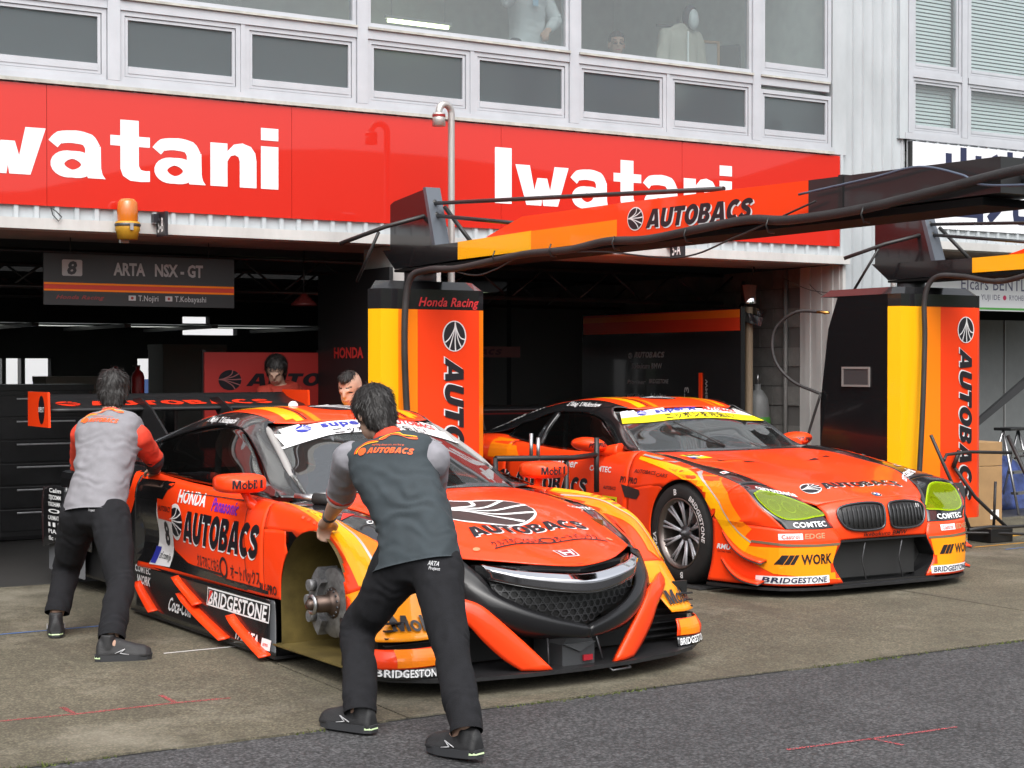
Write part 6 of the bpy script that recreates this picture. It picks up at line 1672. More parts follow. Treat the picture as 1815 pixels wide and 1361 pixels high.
brf = [[(0, 1.26, 1.20), (.25, 1.28, 1.195), (.42, 1.33, 1.185), (.51, 1.39, 1.192)], [(0, 1.5, 1.245), (.25, 1.5, 1.242), (.42, 1.52, 1.232), (.545, 1.58, 1.222)], [(0, 1.85, 1.265), (.25, 1.85, 1.262), (.42, 1.85, 1.255), (.572, 1.85, 1.244)], [(0, 2.2, 1.25), (.25, 2.2, 1.248), (.42, 2.2, 1.24), (.572, 2.2, 1.222)], [(0, 2.5, 1.20), (.25, 2.5, 1.2), (.42, 2.5, 1.192), (.572, 2.5, 1.175)]]
broof = shell('roof', sym(brf), ORANGE, bmw, 5, 6)
brw = [[(0, 2.505, 1.199), (.3, 2.505, 1.198), (.572, 2.505, 1.173)], [(0, 2.85, 1.125), (.3, 2.85, 1.122), (.58, 2.85, 1.098)], [(0, 3.2, 1.02), (.3, 3.2, 1.018), (.58, 3.2, .998)], [(0, 3.5, .93), (.3, 3.5, .928), (.58, 3.5, .908)]]
shell('rear_window', sym(brw), BLACKP, bmw, 4, 5)
shell('boot_lid', sym([[(0, 3.505, .928), (.4, 3.505, .92), (.75, 3.505, .90)], [(0, 3.95, .92), (.4, 3.95, .91), (.72, 3.95, .87)]]), ORANGE, bmw, 4, 3)
bws = [[(0, .77, .875), (.28, .78, .876), (.53, .81, .876), (.752, .848, .878)], [(0, .93, .985), (.28, .945, .982), (.51, .98, .975), (.737, 1.0, .972)], [(0, 1.10, 1.098), (.28, 1.115, 1.094), (.48, 1.15, 1.08), (.705, 1.175, 1.068)], [(0, 1.265, 1.196), (.25, 1.285, 1.19), (.43, 1.33, 1.178), (.61, 1.40, 1.155)]]
shell('windscreen', sym(bws), CARGLASS, bmw, 5, 6, thick=.004)
wme2 = MB().grid(surf(sym(bws), 5, 6)).mesh()
WSB2 = BVHTree.FromPolygons([v.co.copy() for v in wme2.vertices], [list(p.vertices) for p in wme2.polygons])
def on_bscreen(pcs, m, x, v, off, nm='lettering'):
    sl_ = Vector((0, .82, .57)).normalized()
    return decal(nm, pcs, m, bmw, Vector((x, 1.10, 1.098)) + sl_ * v, (1, 0, 0), sl_, off, WSB2, .04)
on_bscreen(poly2([(-.69, .055), (-.35, .02), (.35, .02), (.69, .055), (.64, .15), (.3, .115), (-.3, .115), (-.64, .15)]), YELLOWV, 0, 0, .005, 'sun_strip')
on_bscreen(poly2([(-.64, .15), (-.3, .116), (.3, .116), (.64, .15), (.58, .26), (-.58, .26)]), WHITEP, 0, 0, .005, 'sun_strip')
on_bscreen(fit(plain('super☆', .035), .40, .055), BLUEV, -.34, .135, .010); on_bscreen(fit(plain('AUTOBACS', .04, .2), .36, .05), REDV, .10, .138, .010)
on_bscreen(fit(plain('ニッポンを元気に!', .02), .68, .058), BLACKV, -.30, .038, .010)
fl, ry = fan_logo(.085, .08); on_bscreen(fl, BLUEV, -.45, .165, .010, 'logo'); on_bscreen(ry, WHITEP, -.45, .165, .0105, 'logo_rays')
MB().tube(crom([(.0, .80, .905), (-.15, .92, 1.0), (-.3, 1.06, 1.09)], 4), .007, 6).build('wiper', TUBEBLK, bmw)
MB().box(-.74, .74, .80, .812, .868, .885).build('cowl_seal', RUBBER, bmw)
# intake
MB().prism([(-.46, .06), (.46, .06), (.46, .37), (-.46, .37)], -.80, -.79, 'y').build('intake_back', GRILLE, bmw)
mb = MB()
mb.prism([(-.47, .055), (.47, .055), (.45, .085), (-.45, .085)], -.95, -.79, 'y').prism([(-.38, .352), (.38, .352), (.38, .366), (-.38, .366)], -.945, -.79, 'y')
for s in (-1, 1): mb.prism([(s * .375, .36), (s * .455, .22), (s * .465, .22), (s * .39, .365)][::s], -.945, -.79, 'y').prism([(s * .455, .22), (s * .36, .085), (s * .375, .085), (s * .466, .22)][::s], -.945, -.79, 'y')
mb.build('intake_frame', BLACKP, bmw)
for x in (-.16, .17): MB().tube([(x, -.93, .34), (x, -.90, .22), (x + .01, -.93, .09)], .005, 6).build('intake_stay', DARKSTEEL, bmw)
MB().box(-.37, .37, -.84, -.835, .10, .35).build('intake_screen', mat('intake_mesh', (.018, .018, .018), .6), bmw)
sp2 = [(0, -.99), (.45, -.985), (.70, -.935), (.83, -.86), (.92, -.74), (.99, -.58), (1.04, -.42), (1.05, -.36), (.9, -.36)]
MB().prism(sp2 + [(-a, b) for a, b in sp2[::-1]][:-1], .052, .070).build('splitter', CARBON, bmw)
# kidney grilles
NB2 = bvh_of([bnose], bmw)
KG = mat('grille_gloss', (.01, .01, .01), .25)
for s in (-1, 1):
    kp = sm2([(.022, .52), (.03, .585), (.12, .602), (.25, .597), (.355, .575), (.383, .54), (.372, .49), (.33, .445), (.24, .428), (.10, .430), (.035, .45), (.022, .52)], 4)[:-1]
    kk = [(s * a, b) for a, b in kp]
    decal('grille_opening', poly2(kk), KG, bmw, (0, -1.1, 0), (1, 0, 0), (0, 0, 1), .004, NB2, .04)
    pts = []
    for a, b in kk:
        h = NB2.ray_cast(Vector((a, -1.3, b)), Vector((0, 1, 0)), 1)
        if h[0]: pts.append(h[0] + h[1] * (.008 if h[1].y < 0 else -.008))
    ring = MB().tube(pts, .009, 8, closed=True).build('grille_surround', mat('surround_dark_chrome', (.05, .05, .055), .12, metal=.6, coat=.6), bmw)
    for k in range(9):
        x = s * (.06 + k * .036)
        q = []
        for z in (.445, .50, .55, .585):
            if k > 6 and z < .46: z = .47
            h = NB2.ray_cast(Vector((x, -1.3, z - (.012 if k > 6 and z > .58 else 0))), Vector((0, 1, 0)), 1)
            if h[0]: q.append(h[0] + Vector((0, -.008, 0)))
        MB().tube(q, .006, 6).build('grille_bar', mat('bar_black', (.03, .03, .032), .3), bmw)
# headlights
LENS = glass('headlight_lens_yellow', (.62, .80, .06), .0, 1.0, .24, (.44, .55, .012))
for s in (-1, 1):
    HV2 = bvh_of([bb2['hl%d' % s]], bmw)
    lp = sm2([(.885, .672), (.80, .684), (.70, .665), (.58, .612), (.50, .565), (.462, .532), (.56, .524), (.66, .514), (.77, .518), (.84, .55), (.875, .60), (.89, .64), (.885, .672)], 3)[:-1]
    decal('headlight_rim', strip2([(s * a, b) for a, b in lp + lp[:2]], .010), mat('rim_lime', (.36, .46, .01), .3), bmw, (0, -1.1, 0), (1, 0, 0), (0, 0, 1), .005, HV2, .03, .9)
    decal('reflector', poly2([(s * a, b) for a, b in lp]), mat('reflector_grey', (.16, .17, .15), .35, metal=.5), bmw, (0, -1.1, 0), (1, 0, 0), (0, 0, 1), .0035, HV2, .03, .9)
    for (cx_, cz_, r_) in ((.60, .57, .034), (.70, .585, .042), (.80, .60, .042)):
        decal('projector', poly2(arc(s * cx_, cz_, r_, r_ * .9, 0, 345, 20), [arc(s * cx_, cz_, r_ * .8, r_ * .72, 0, 345, 20)]), CHROME, bmw, (0, -1.1, 0), (1, 0, 0), (0, 0, 1), .006, HV2, .03, .9)
    decal('headlight', poly2([(s * a, b) for a, b in lp]), LENS, bmw, (0, -1.1, 0), (1, 0, 0), (0, 0, 1), .011, HV2, .03, .9)
# wheels
WPROTO = thing('wheel_proto', (0, 0, 0), 0, 'x', 'x')
def wheel(parent, x, y, s):
    w = bpy.data.objects.new('wheel', None); COL.objects.link(w); w.parent = parent; w.location = (x, y, .356); w.rotation_euler = (0, 0, 0 if s < 0 else math.pi)
    Mx = Matrix.Rotation(R(-90), 4, 'Y')   # lathe axis to -x
    W_ = .150
    MB().lathe([(.235, -W_), (.30, -W_ + .002), (.335, -W_ + .015), (.353, -W_ + .05), (.356, 0), (.353, W_ - .05), (.338, W_ - .012), (.31, W_), (.262, W_ + .004), (.242, W_ - .004), (.235, W_ - .02)], 72, Mx).build('tyre', RUBBER, w)
    MB().lathe([(.236, -W_ + .02), (.225, -.05), (.222, .05), (.226, .115), (.234, W_ - .018), (.247, W_ - .002), (.247, W_ + .003), (.236, W_ + .002), (.222, W_ - .03)], 64, Mx).build('rim', mat('rim_bronze_grey', (.20, .17, .155), .32, metal=.85), w)
    MB().lathe([(0, .135), (.012, .135), (.022, .115), (.028, .10), (.052, .095), (.06, .08), (.066, .05), (0, .05)], 28, Mx).build('hub_nut', DARKSTEEL, w)
    for k in range(10):
        a = 2 * math.pi * k / 10 + .1
        c, q = math.cos(a), math.sin(a)
        for da in (-.055, .055):
            p0 = Mx @ Vector((.055 * math.cos(a), .055 * math.sin(a), .085)); p1 = Mx @ Vector((.14 * math.cos(a + da), .14 * math.sin(a + da), .098)); p2 = Mx @ Vector((.226 * math.cos(a + da * 1.5), .226 * math.sin(a + da * 1.5), .118))
            MB().tube([p0, p1, p2], [.011, .0085, .010], 8).build('spoke', GUNMETAL, w)
    MB().lathe([(.07, -.02), (.19, -.02), (.19, .0), (.07, .0)], 40, Mx).build('brake_disc', MATS['disc_iron'], w)
    MB().lathe([(0, .03), (.19, .03), (.19, -.05), (0, -.05)], 24, Mx @ Matrix.Scale(.35, 4)).build('hub_bell', DARKSTEEL, w)
    # tyre lettering round the sidewall
    def ring_text(txt, mid, span, h, m=WHITEP):
        pcs, wd = plain(txt, .035, .12)
        out = []
        vs, fs, l = pcs[0]
        r0 = .268
        bm_ = bmesh.new(); bv = []
        for a_, b_ in vs:
            t = mid + span / 2 - span * a_ / wd; rad = r0 + b_ * h
            bv.append(bm_.verts.new(Mx @ Vector((rad * math.cos(t), rad * math.sin(t), W_ + .0045 - .0 * b_))))
        for f in fs:
            try: bm_.faces.new([bv[i] for i in f])
            except ValueError: pass
        me = bpy.data.meshes.new('lettering'); bm_.to_mesh(me); bm_.free()
        put('lettering', me, m, w)
    for mid in (0.15, math.pi + .15):
        pass
    # in wheel space angle 0 -> +z after rotation; text reads clockwise from outside
    ring_text('BRIDGESTONE', R(-62), 1.25, .036); ring_text('POTENZA', R(118), .9, .036); ring_text('B', R(8), .12, .04); ring_text('B', R(188), .12, .04)
    return w
for (x, s) in ((-.845, -1), (.845, 1)):
    wheel(bmw, x, 0.03, s); wheel(bmw, x * .99, 2.9, s)
bpy.data.objects.remove(WPROTO)
def bl_(s):
    for cy in (0.0, 2.9):
        g = []
        for k in range(17):
            a = math.pi * k / 16
            g.append([(s * x, cy + .378 * math.cos(a), .355 + .378 * math.sin(a)) for x in (.60, .8, .985)])
        MB().grid([[(s * x, cy + .378, .08) for x in (.6, .8, .985)]] + g + [[(s * x, cy - .378, .08) for x in (.6, .8, .985)]]).build('arch_liner', mat('liner_black', (.012, .012, .012), .8), bmw)
        a, b = sorted((s * .59, s * .6)); MB().box(a, b, cy - .38, cy + .38, .08, .74).build('arch_inner_wall', MATS['liner_black'], bmw)
both(bl_)
MB().cbox(-.58, .58, -.7, 3.9, .075, .55, .03).build('tub', INTERIOR, bmw)
MB().cbox(-.95, .95, .45, 2.45, .06, .13, .01).build('floor_pan', CARBON, bmw)
MB().cbox(-.80, .80, .75, 2.6, .3, .62, .03).build('cabin_floor', INTERIOR, bmw)
MB().prism([(.80, .6), (.84, .86), (1.02, .84), (1.05, .6)], -.72, .72, 'x').build('dashboard', INTERIOR, bmw)
st_ = MB().cbox(-.56, -.12, 1.55, 2.0, .621, .72, .04); st_.prism([(1.92, .68), (2.08, .68), (2.18, 1.08), (2.08, 1.10)], -.54, -.14, 'x'); st_.build('seat', INTERIOR, bmw)
def cage2(s):
    MB().tube(crom([(s * .70, .95, .62), (s * .70, 1.02, .90), (s * .62, 1.38, 1.12), (s * .58, 1.6, 1.185), (s * .57, 2.0, 1.195), (s * .58, 2.15, 1.15), (s * .62, 2.15, .6)], 5), .02, 8).build('cage_tube', CAGE, bmw)
    MB().tube([(s * .60, 2.12, .70), (s * .66, 1.5, .95), (s * .68, 1.1, .80)], .02, 8).build('cage_tube', CAGE, bmw)
both(cage2)
MB().tube([(-.6, 1.42, 1.14), (0, 1.38, 1.165), (.6, 1.42, 1.14)], .018, 8).build('cage_tube', CAGE, bmw)
MB().ell((-.33, 1.98, 1.02), (.12, .10, .14), 14).build('headrest', mat('headrest_black', (.02, .02, .02), .8), bmw)
MB().cbox(-.92, .92, 3.75, 4.02, .25, .86, .05).build('rear_bumper', ORANGE, bmw)
MB().prism([(3.86, .93), (4.0, .93), (4.08, 1.12), (3.96, 1.12)], -.41, -.395, 'x').prism([(3.86, .93), (4.0, .93), (4.08, 1.12), (3.96, 1.12)], .395, .41, 'x').build('wing_pylon', CARBON, bmw)
shell('rear_wing', [[(-.9, 3.85, 1.12), (0, 3.85, 1.12), (.9, 3.85, 1.12)], [(-.9, 4.1, 1.15), (0, 4.1, 1.15), (.9, 4.1, 1.15)]], CARBON, bmw, 3, 3, thick=.02)
for s in (-1, 1): MB().prism([(3.8, 1.02), (4.15, 1.02), (4.15, 1.20), (3.8, 1.18)], s * .91 - .006, s * .91 + .006, 'x').build('wing_endplate', BLACKP, bmw)

# livery
HB2 = bvh_of([bhood, bnose] + [bb2[k + str(s)] for k in ('st', 'hl', 'f', 'sh') for s in ('1', '-1')], bmw)
def h2(pcs, m, x, y, off=.003, nm='lettering', step=.03):
    return decal(nm, pcs, m, bmw, (x, y, .85), (1, 0, 0), (0, 1, 0), off, HB2, step, 1.0)
fl, ry = fan_logo(.14, .15)
h2(poly2(scale_pts(arc(0, 0, .5, .42, 0, 348, 29), .152, .165)), WHITEP, -.40, -.66, .003, 'logo'); h2(fl, BLACKV, -.40, -.66, .004, 'logo'); h2(ry, WHITEP, -.40, -.66, .005, 'logo_rays')
tx = fit(heavy('AUTOBACS', .06, .1), .70, .10)
h2(tx, WHITEP, -.305, -.718, .003); h2(tx, BLACKV, -.31, -.712, .0045)
# roundel badge
h2(poly2(arc(0, 0, .038, .034, 0, 345, 24)), SILVERV, 0, -.865, .005, 'badge'); h2(poly2(arc(0, 0, .033, .03, 0, 345, 24)), BLACKV, 0, -.865, .006, 'badge')
for a0, m_ in ((0, mat('badge_blue', (.03, .12, .45), .3)), (90, WHITEP), (180, MATS['badge_blue']), (270, WHITEP)):
    h2(poly2([(0, 0)] + arc(0, 0, .022, .020, a0, a0 + 90, 8)), m_, 0, -.865, .007, 'badge')
def h3(pcs, m, x, z, off=.004, nm='lettering', bvh=None):
    return decal(nm, pcs, m, bmw, (x, -1.2, z), (1, 0, 0), (0, 0, 1), off, bvh or NB2, .04, .9)
h3(fit(plain('Ikebukuro BMW', .01), .38, .028), BLACKV, -.19, .385)
h3(fit(plain('M', .02, .2), .05, .025), SILVERV, .29, .555, .008)
h2(poly2([(-.02, -.20), (.14, -.18), (.14, .05), (-.03, 0)]), YELLOWV, -.62, .50, .004, 'number_panel'); h2(poly2([(-.03, 0), (.14, .05), (.14, -.0), (-.03, -.05)]), WHITEP, -.62, .42, .0048, 'number_panel'); h2(fit(plain('55', .04, .2), .14, .10), BLACKV, -.63, .42, .006)
h2(poly2([(0, 0), (.07, 0), (.05, .06), (.0, .06)]), BLUEV, -.66, .31, .005, 'sponsor_plate')
for s in (-1, 1):
    HV2 = bvh_of([bb2['hl%d' % s], bb2['bp%d' % s], bb2['sh%d' % s]], bmw)
    x0 = -.80 if s < 0 else .46
    h3(fit(plain('COMTEC', .035), .26, .032), WHITEP, x0 + .06, .462, .004, bvh=HV2)
    decal('lettering', fit(plain('carrozzeria', .03), .26, .026), WHITEP, bmw, (-.80 if s < 0 else .54, -1.2, .695), (1, 0, -.25 if s < 0 else .25) if 0 else (1, 0, -.22 * (1 if s < 0 else -1)), (0, 0, 1), .004, HB2, .03, 1.2)
    BV = bvh_of([bb2['bp%d' % s]], bmw)
    # amber and yellow areas of the bumper
    pts = [(.385, .10), (.40, .43), (.70, .43), (.96, .40), (.99, .37), (.90, .20), (.80, .15), (.55, .13)]
    h3(poly2([(s * a, b) for a, b in [(.42, .335), (.97, .335), (.93, .22), (.86, .165), (.55, .125), (.39, .11), (.46, .22)]]), mat('paint_golden', (.95, .33, .008), .38, coat=.85), 0, 0, .003, 'colour_panel', BV)
    h3(strip2([(s * a, b) for a, b in [(.40, .345), (.60, .345), (.80, .352), (.94, .37)]], .016), mat('line_olive', (.16, .12, .07), .5), 0, 0, .005, 'stripe', BV)
    xw = -.86 if s < 0 else .50
    h3(fit(plain('WORK', .045), .24, .062), BLACKV, xw + .15, .225, .005, bvh=BV)
    h3(poly2([(0, 0), (.04, 0), (.075, .062), (.035, .062)]) + [(v, f, 1) for v, f, l in poly2([(.045, 0), (.075, 0), (.11, .062), (.08, .062)])] + [(v, f, 1) for v, f, l in poly2([(.08, 0), (.105, 0), (.14, .062), (.115, .062)])], BLACKV, xw, .225, .005, 'logo', BV)
    h3(poly2([(0, 0), (.15, 0), (.15, .04), (0, .04)]), WHITEP, xw + .02, .385, .004, 'sponsor_plate', BV); h3(fit(plain('Castrol', .02), .11, .026), REDV, xw + .035, .392, .006, bvh=BV)
    h3(fit(plain('EDGE', .045, .15), .16, .032), GOLDV, xw + .18, .389, .005, bvh=BV)
    h3(poly2([(0, 0), (.42, 0), (.42, .05), (0, .05)]), WHITEP, xw - .06 if s < 0 else xw - .08, .098, .004, 'sponsor_plate', BV); h3(fit(plain('BRIDGESTONE', .035, .15), .38, .034), NAVY, xw - .04 if s < 0 else xw - .06, .106, .006, bvh=BV)
    # sweep of yellow and amber along the fender crest
    FB2 = bvh_of([bb2['f%d' % s], bb2['sh%d' % s], bb2['bp%d' % s]], bmw)
    u = (0, -1, 0) if s < 0 else (0, 1, 0)
    k_ = 1 if s < 0 else -1
    def side(pcs, m, y, z, off=.003, nm='lettering', bvh=None, wid=0, step=.035):
        return decal(nm, pcs, m, bmw, (s * 1.4, y if s < 0 else y - wid, z), u, (0, 0, 1), off, bvh, step, .9)
    sw = lambda pts: [(k_ * a, b) for a, b in sm2(pts, 3)]
    side(strip2(sw([(-.62, .86), (-.25, .83), (.05, .785), (.28, .715), (.42, .62), (.55, .5), (.66, .40)]), [.03 + .10 * min(1, i / 12) for i in range(19)]), AMBER, 0, 0, .003, 'stripe', FB2)
    side(strip2(sw([(-.62, .85), (-.25, .81), (.05, .755), (.25, .68), (.40, .56), (.55, .42), (.68, .33)]), [.02 + .07 * min(1, i / 12) for i in range(19)]), YELLOW, 0, 0, .0042, 'stripe', FB2)
    side(strip2(sw([(-.6, .87), (-.2, .835), (.1, .78), (.3, .69), (.46, .56), (.6, .43), (.70, .36)]), .009), SILVERV, 0, 0, .0054, 'stripe', FB2)
    SV = bvh_of([bb2['d%d' % s], bb2['b%d' % s], bb2['f%d' % s], bb2['r%d' % s]], bmw)
    side(fit(plain('Pioneer', .03, .2), .40, .062), WHITEP, 1.82, .735, .003, bvh=SV, wid=.4)
    side(fit(plain('COMTEC', .04), .30, .04), WHITEP, 1.24, .725, .003, bvh=SV, wid=.3)
    side(fit(plain('AUTOBACS', .02, .2), .30, .026), BLACKV, .62, .745, .004, bvh=SV, wid=.3); side(fit(plain('CARS', .01, .2), .14, .026), BLACKV, .31, .735, .004, bvh=SV, wid=.14)
    side(fit(plain('PIT·PRO', .045, .15), .24, .042), BLACKV, .80, .665, .003, bvh=SV, wid=.24)
    tx = fit(heavy('AUTOBACS', .05, .18), 1.05, .135)
    side(tx, WHITEP, 2.34, .517, .003, bvh=SV, wid=1.05); side(tx, BLACKV, 2.33, .525, .0045, bvh=SV, wid=1.05)
    fl, ry = fan_logo(.17, .19); side(fl, BLACKV, 2.46, .60, .004, 'logo', SV); side(ry, WHITEP, 2.46, .60, .005, 'logo_rays', SV)
    side(poly2([(k_ * 0, 0), (k_ * .22, 0), (k_ * .22, .13), (0, .13)]), YELLOWV, 1.05, .42, .004, 'number_panel', SV); side(fit(plain('55', .04), .16, .10), BLACKV, 1.01, .43, .006, bvh=SV, wid=.16)
    side(fit(plain('AUTOBACS', .02, .2), .18, .025), BLACKV, 1.03, .60, .004, bvh=SV, wid=.18)
    side(poly2([(k_ * a, b) for a, b in [(0, .075), (.26, .05), (.27, .02), (.22, -.02), (.06, -.015)]]), mat('vent_dark', (.035, .025, .025), .5), .78, .575, .004, 'side_vent', SV)
    side(fit(plain('RMU', .05, .2), .13, .032), WHITEP, -.42 if s < 0 else -.42, .30, .004, bvh=FB2, wid=-.13); side(fit(plain('RACING PADS', .01), .12, .012), BLACKV, -.43, .278, .004, bvh=FB2, wid=-.12)
    side(poly2([(k_ * a, b) for a, b in [(0, 0), (.5, .0), (.35, .14), (.0, .16)]]), AMBER, 2.75, .76, .003, 'colour_panel', SV)
    h2(poly2([(0, 0), (.06, .01), (.07, .07), (.01, .06)]), WHITEP, s * .80 - .03, -.26, .004, 'sponsor_mark'); h2(poly2([(.01, .01), (.04, .015), (.02, .055)]), REDV, s * .80 - .03, -.26, .005, 'sponsor_mark')
    RLV = bvh_of([bb2['rail%d' % s]], bmw)
    side(fit(plain('S.Takagi  S.Walkinshaw', .02), .46, .03), WHITEP, 2.05, 1.195, .004, bvh=RLV, wid=.46)
    decal('lettering', fit(plain('NGK  ENEOS  WAKO', .03), .75, .04), WHITEP, bmw, (s * .95, 3.2 if s < 0 else 2.5, .955 if s < 0 else 1.12), (0, -1, .3) if s < 0 else (0, 1, -.3), (0, .3, 1), .004, RLV, .05, .8)
    decal('lettering', fit(plain('PIT·PRO', .045, .15), .15, .03), BLACKV, bmw, (s * 1.0 - .075, .7, .912), (1, 0, 0), (0, 0, 1), .004, bvh_of([bb2['m%d' % s]], bmw), .04)
    # hood vents
    h2(poly2([(s * .22, .10), (s * .34, .16), (s * .34, .10)]), BLACKV, 0, 0, .004, 'hood_vent'); h2(poly2([(s * .44, .20), (s * .52, .24), (s * .52, .19)]), BLACKV, 0, 0, .004, 'hood_vent')
RB2 = bvh_of([broof], bmw)
for s in (-1, 1):
    for (a, b, m_, o_) in ((.36, .43, YELLOW, .003), (.27, .31, AMBER, .003), (.335, .345, BLACKV, .0035)):
        decal('stripe', poly2([(s * a, 1.25), (s * b, 1.25), (s * (b - .05), 2.5), (s * (a - .05), 2.5)]), m_, bmw, (0, 0, 1.3), (1, 0, 0), (0, 1, 0), o_, RB2, .05, 1)
fl, ry = fan_logo(.36, .3); decal('logo', fl, BLACKV, bmw, (0, 1.7, 1.3), (1, 0, 0), (0, 1, 0), .003, RB2, .05, 1); decal('logo_rays', ry, WHITEP, bmw, (0, 1.7, 1.3), (1, 0, 0), (0, 1, 0), .004, RB2, .05, 1)
for s in (-1, 1):
    o = MB().cbox(7.713 + s * .845 - .22, 7.713 + s * .845 + .22, -2.62, -2.02, .011, .02, .002).build('scale_plate', mat('plate_black', (.03, .03, .03), .6)); tag(o, 'thin black plate under the ' + ('near' if s < 0 else 'far') + ' front tyre of the number 55 car', 'plate')
bmw.location.z = .008
# aero hood rail frame left on the door of the second car
jr = thing('tubular_jig', (6.62, -1.45, 0), 0, 'black tubular jig with upright pegs between the two cars', 'jig')
MB().tube([(-1.0, -.2, .885), (-.3, -.1, .865), (-.02, 0, .875)], .02, 8).build('bar', TUBEBLK, jr)
MB().cyl((-.02, 0, .60), (-.02, 0, 1.0), .02, 8).build('post', TUBEBLK, jr); MB().cyl((-.62, -.15, .84), (-.62, -.15, 1.02), .014, 8).build('peg', STEEL, jr); MB().cyl((-.66, -.12, .84), (-.66, -.12, 1.05), .014, 8).build('peg', STEEL, jr)
MB().cyl((-1.0, -.2, .02), (-1.0, -.2, .89), .018, 8).build('leg', TUBEBLK, jr); MB().cyl((-.35, -.1, .02), (-.35, -.1, .87), .018, 8).build('leg', TUBEBLK, jr)
# ================================================================ people
SKIN = mat('skin', (.44, .275, .20), .55, var=.10, vscale=14)
HAIR = mat('hair_black', (.013, .011, .010), .55, var=.5, vscale=60)
TROUSER = mat('trouser_black', (.010, .0102, .012), .9, var=.3, vscale=30, bump=.3, bscale=300, spec=.25)
SHOEM = mat('shoe_black', (.014, .014, .015), .6, var=.3, vscale=40, bump=.2, bscale=200)
SOLEM = mat('shoe_sole', (.03, .031, .034), .7)
LIME = mat('reflective_lime', (.55, .70, .40), .4)

def fuse(mb, voxel=.011, smooth=4, name='body'):
    me = mb.mesh('tmp')
    o = bpy.data.objects.new('tmp', me); COL.objects.link(o)
    md = o.modifiers.new('fuse', 'REMESH'); md.mode = 'VOXEL'; md.voxel_size = voxel; md.use_smooth_shade = True
    dg = bpy.context.evaluated_depsgraph_get()
    m2 = bpy.data.meshes.new_from_object(o.evaluated_get(dg)); m2.name = name
    bpy.data.objects.remove(o); bpy.data.meshes.remove(me)
    bm = bmesh.new(); bm.from_mesh(m2)
    for _ in range(smooth): bmesh.ops.smooth_vert(bm, verts=bm.verts, factor=.5, use_axis_x=True, use_axis_y=True, use_axis_z=True)
    bm.to_mesh(m2); bm.free()
    m2.polygons.foreach_set('use_smooth', [True] * len(m2.polygons))
    return m2

def wrinkle(me, amp=.006, scale=9.0, seed=0.0, axis=None, extra=()):
    """push vertices along normals: soft folds, plus local creases (centre, radius, direction, amplitude, wavelength)"""
    me.update()
    ns = [v.normal.copy() for v in me.vertices]
    for v, n in zip(me.vertices, ns):
        p = v.co
        q = Vector((p.x * scale, p.y * scale, p.z * scale * (.45 if axis == 'v' else 1.9 if axis == 'h' else 1)))
        d = amp * (1 - abs(noise.noise(q + Vector((seed, 0, 0)))) * 3.0) * .8 + amp * .6 * noise.noise(q * 2.3 + Vector((0, seed, 3)))
        for c, r, dr, a, wl in extra:
            t = (p - Vector(c)).length / r
            if t < 1:
                w = (1 - t * t) ** 2
                s_ = (p - Vector(c)).dot(Vector(dr).normalized()) / wl + 1.5 * noise.noise(p * 9 + Vector((seed, 7, 0)))
                d += a * w * math.sin(2 * math.pi * s_)
        v.co = p + n * d
    me.update()

def ringE(c, lat, dep, n=22, e=.82):
    out = []
    for k in range(n):
        a = 2 * math.pi * k / n
        ca, sa = math.cos(a), math.sin(a)
        out.append(Vector(c) + lat * (abs(ca) ** e) * (1 if ca > 0 else -1) + dep * (abs(sa) ** e) * (1 if sa > 0 else -1))
    return out
def loft(mb, rings):
    n = len(rings[0])
    mb.grid(rings, True, closed=True)
    mb.add(rings[0], [tuple(range(n))]); mb.add(rings[-1], [tuple(range(n))])
def limb(mb, pts, rad, n=14):
    pts = [Vector(p) for p in pts]
    P = crom(pts, 5); rr = crom([(r, 0, 0) for r in rad], 5)
    mb.tube(P, [max(.004, q.x) for q in rr], n)
    for p, r in ((pts[0], rad[0]), (pts[-1], rad[-1])): mb.ell(p, (r, r, r), 12)

def hand(mb, wrist, palm, fdir, up, curl=.8, s=1.0, right=False):
    """palm with four curled fingers and a thumb; fdir: finger direction, up: back of the hand"""
    w, p = Vector(wrist), Vector(palm)
    f = Vector(fdir).normalized(); u = (Vector(up) - f * Vector(up).dot(f)).normalized(); l = f.cross(u) * (1 if right else -1)
    M = Matrix((l, f, u)).transposed().to_4x4()
    mb.tube([w, (w + p) / 2, p], [.027 * s, .03 * s, .03 * s], 10)
    mb.ell(p, (.042 * s, .05 * s, .019 * s), 14, M)
    for k, (off, ln) in enumerate(((-.031, .066), (-.011, .075), (.010, .071), (.029, .056))):
        b = p + l * off * s + f * .040 * s
        q = [b]
        a = 0.0
        for j, sg in enumerate((.42, .33, .25)):
            a += curl * (.55 + .15 * j)
            q.append(q[-1] + (f * math.cos(a) - u * math.sin(a)) * ln * sg * 1.05 * s)
        mb.tube(q, [.0098 * s, .0095 * s, .0088 * s, .0078 * s], 8); mb.ell(q[-1], (.0078 * s,) * 3, 8)
    b = p - l * .036 * s - f * .014 * s
    mb.tube([b, b - l * .022 * s + f * .026 * s - u * .006 * s, b - l * .020 * s + f * .058 * s - u * .016 * s], [.0125 * s, .0115 * s, .009 * s], 8)
    mb.ell(b - l * .020 * s + f * .058 * s - u * .016 * s, (.009 * s,) * 3, 8)

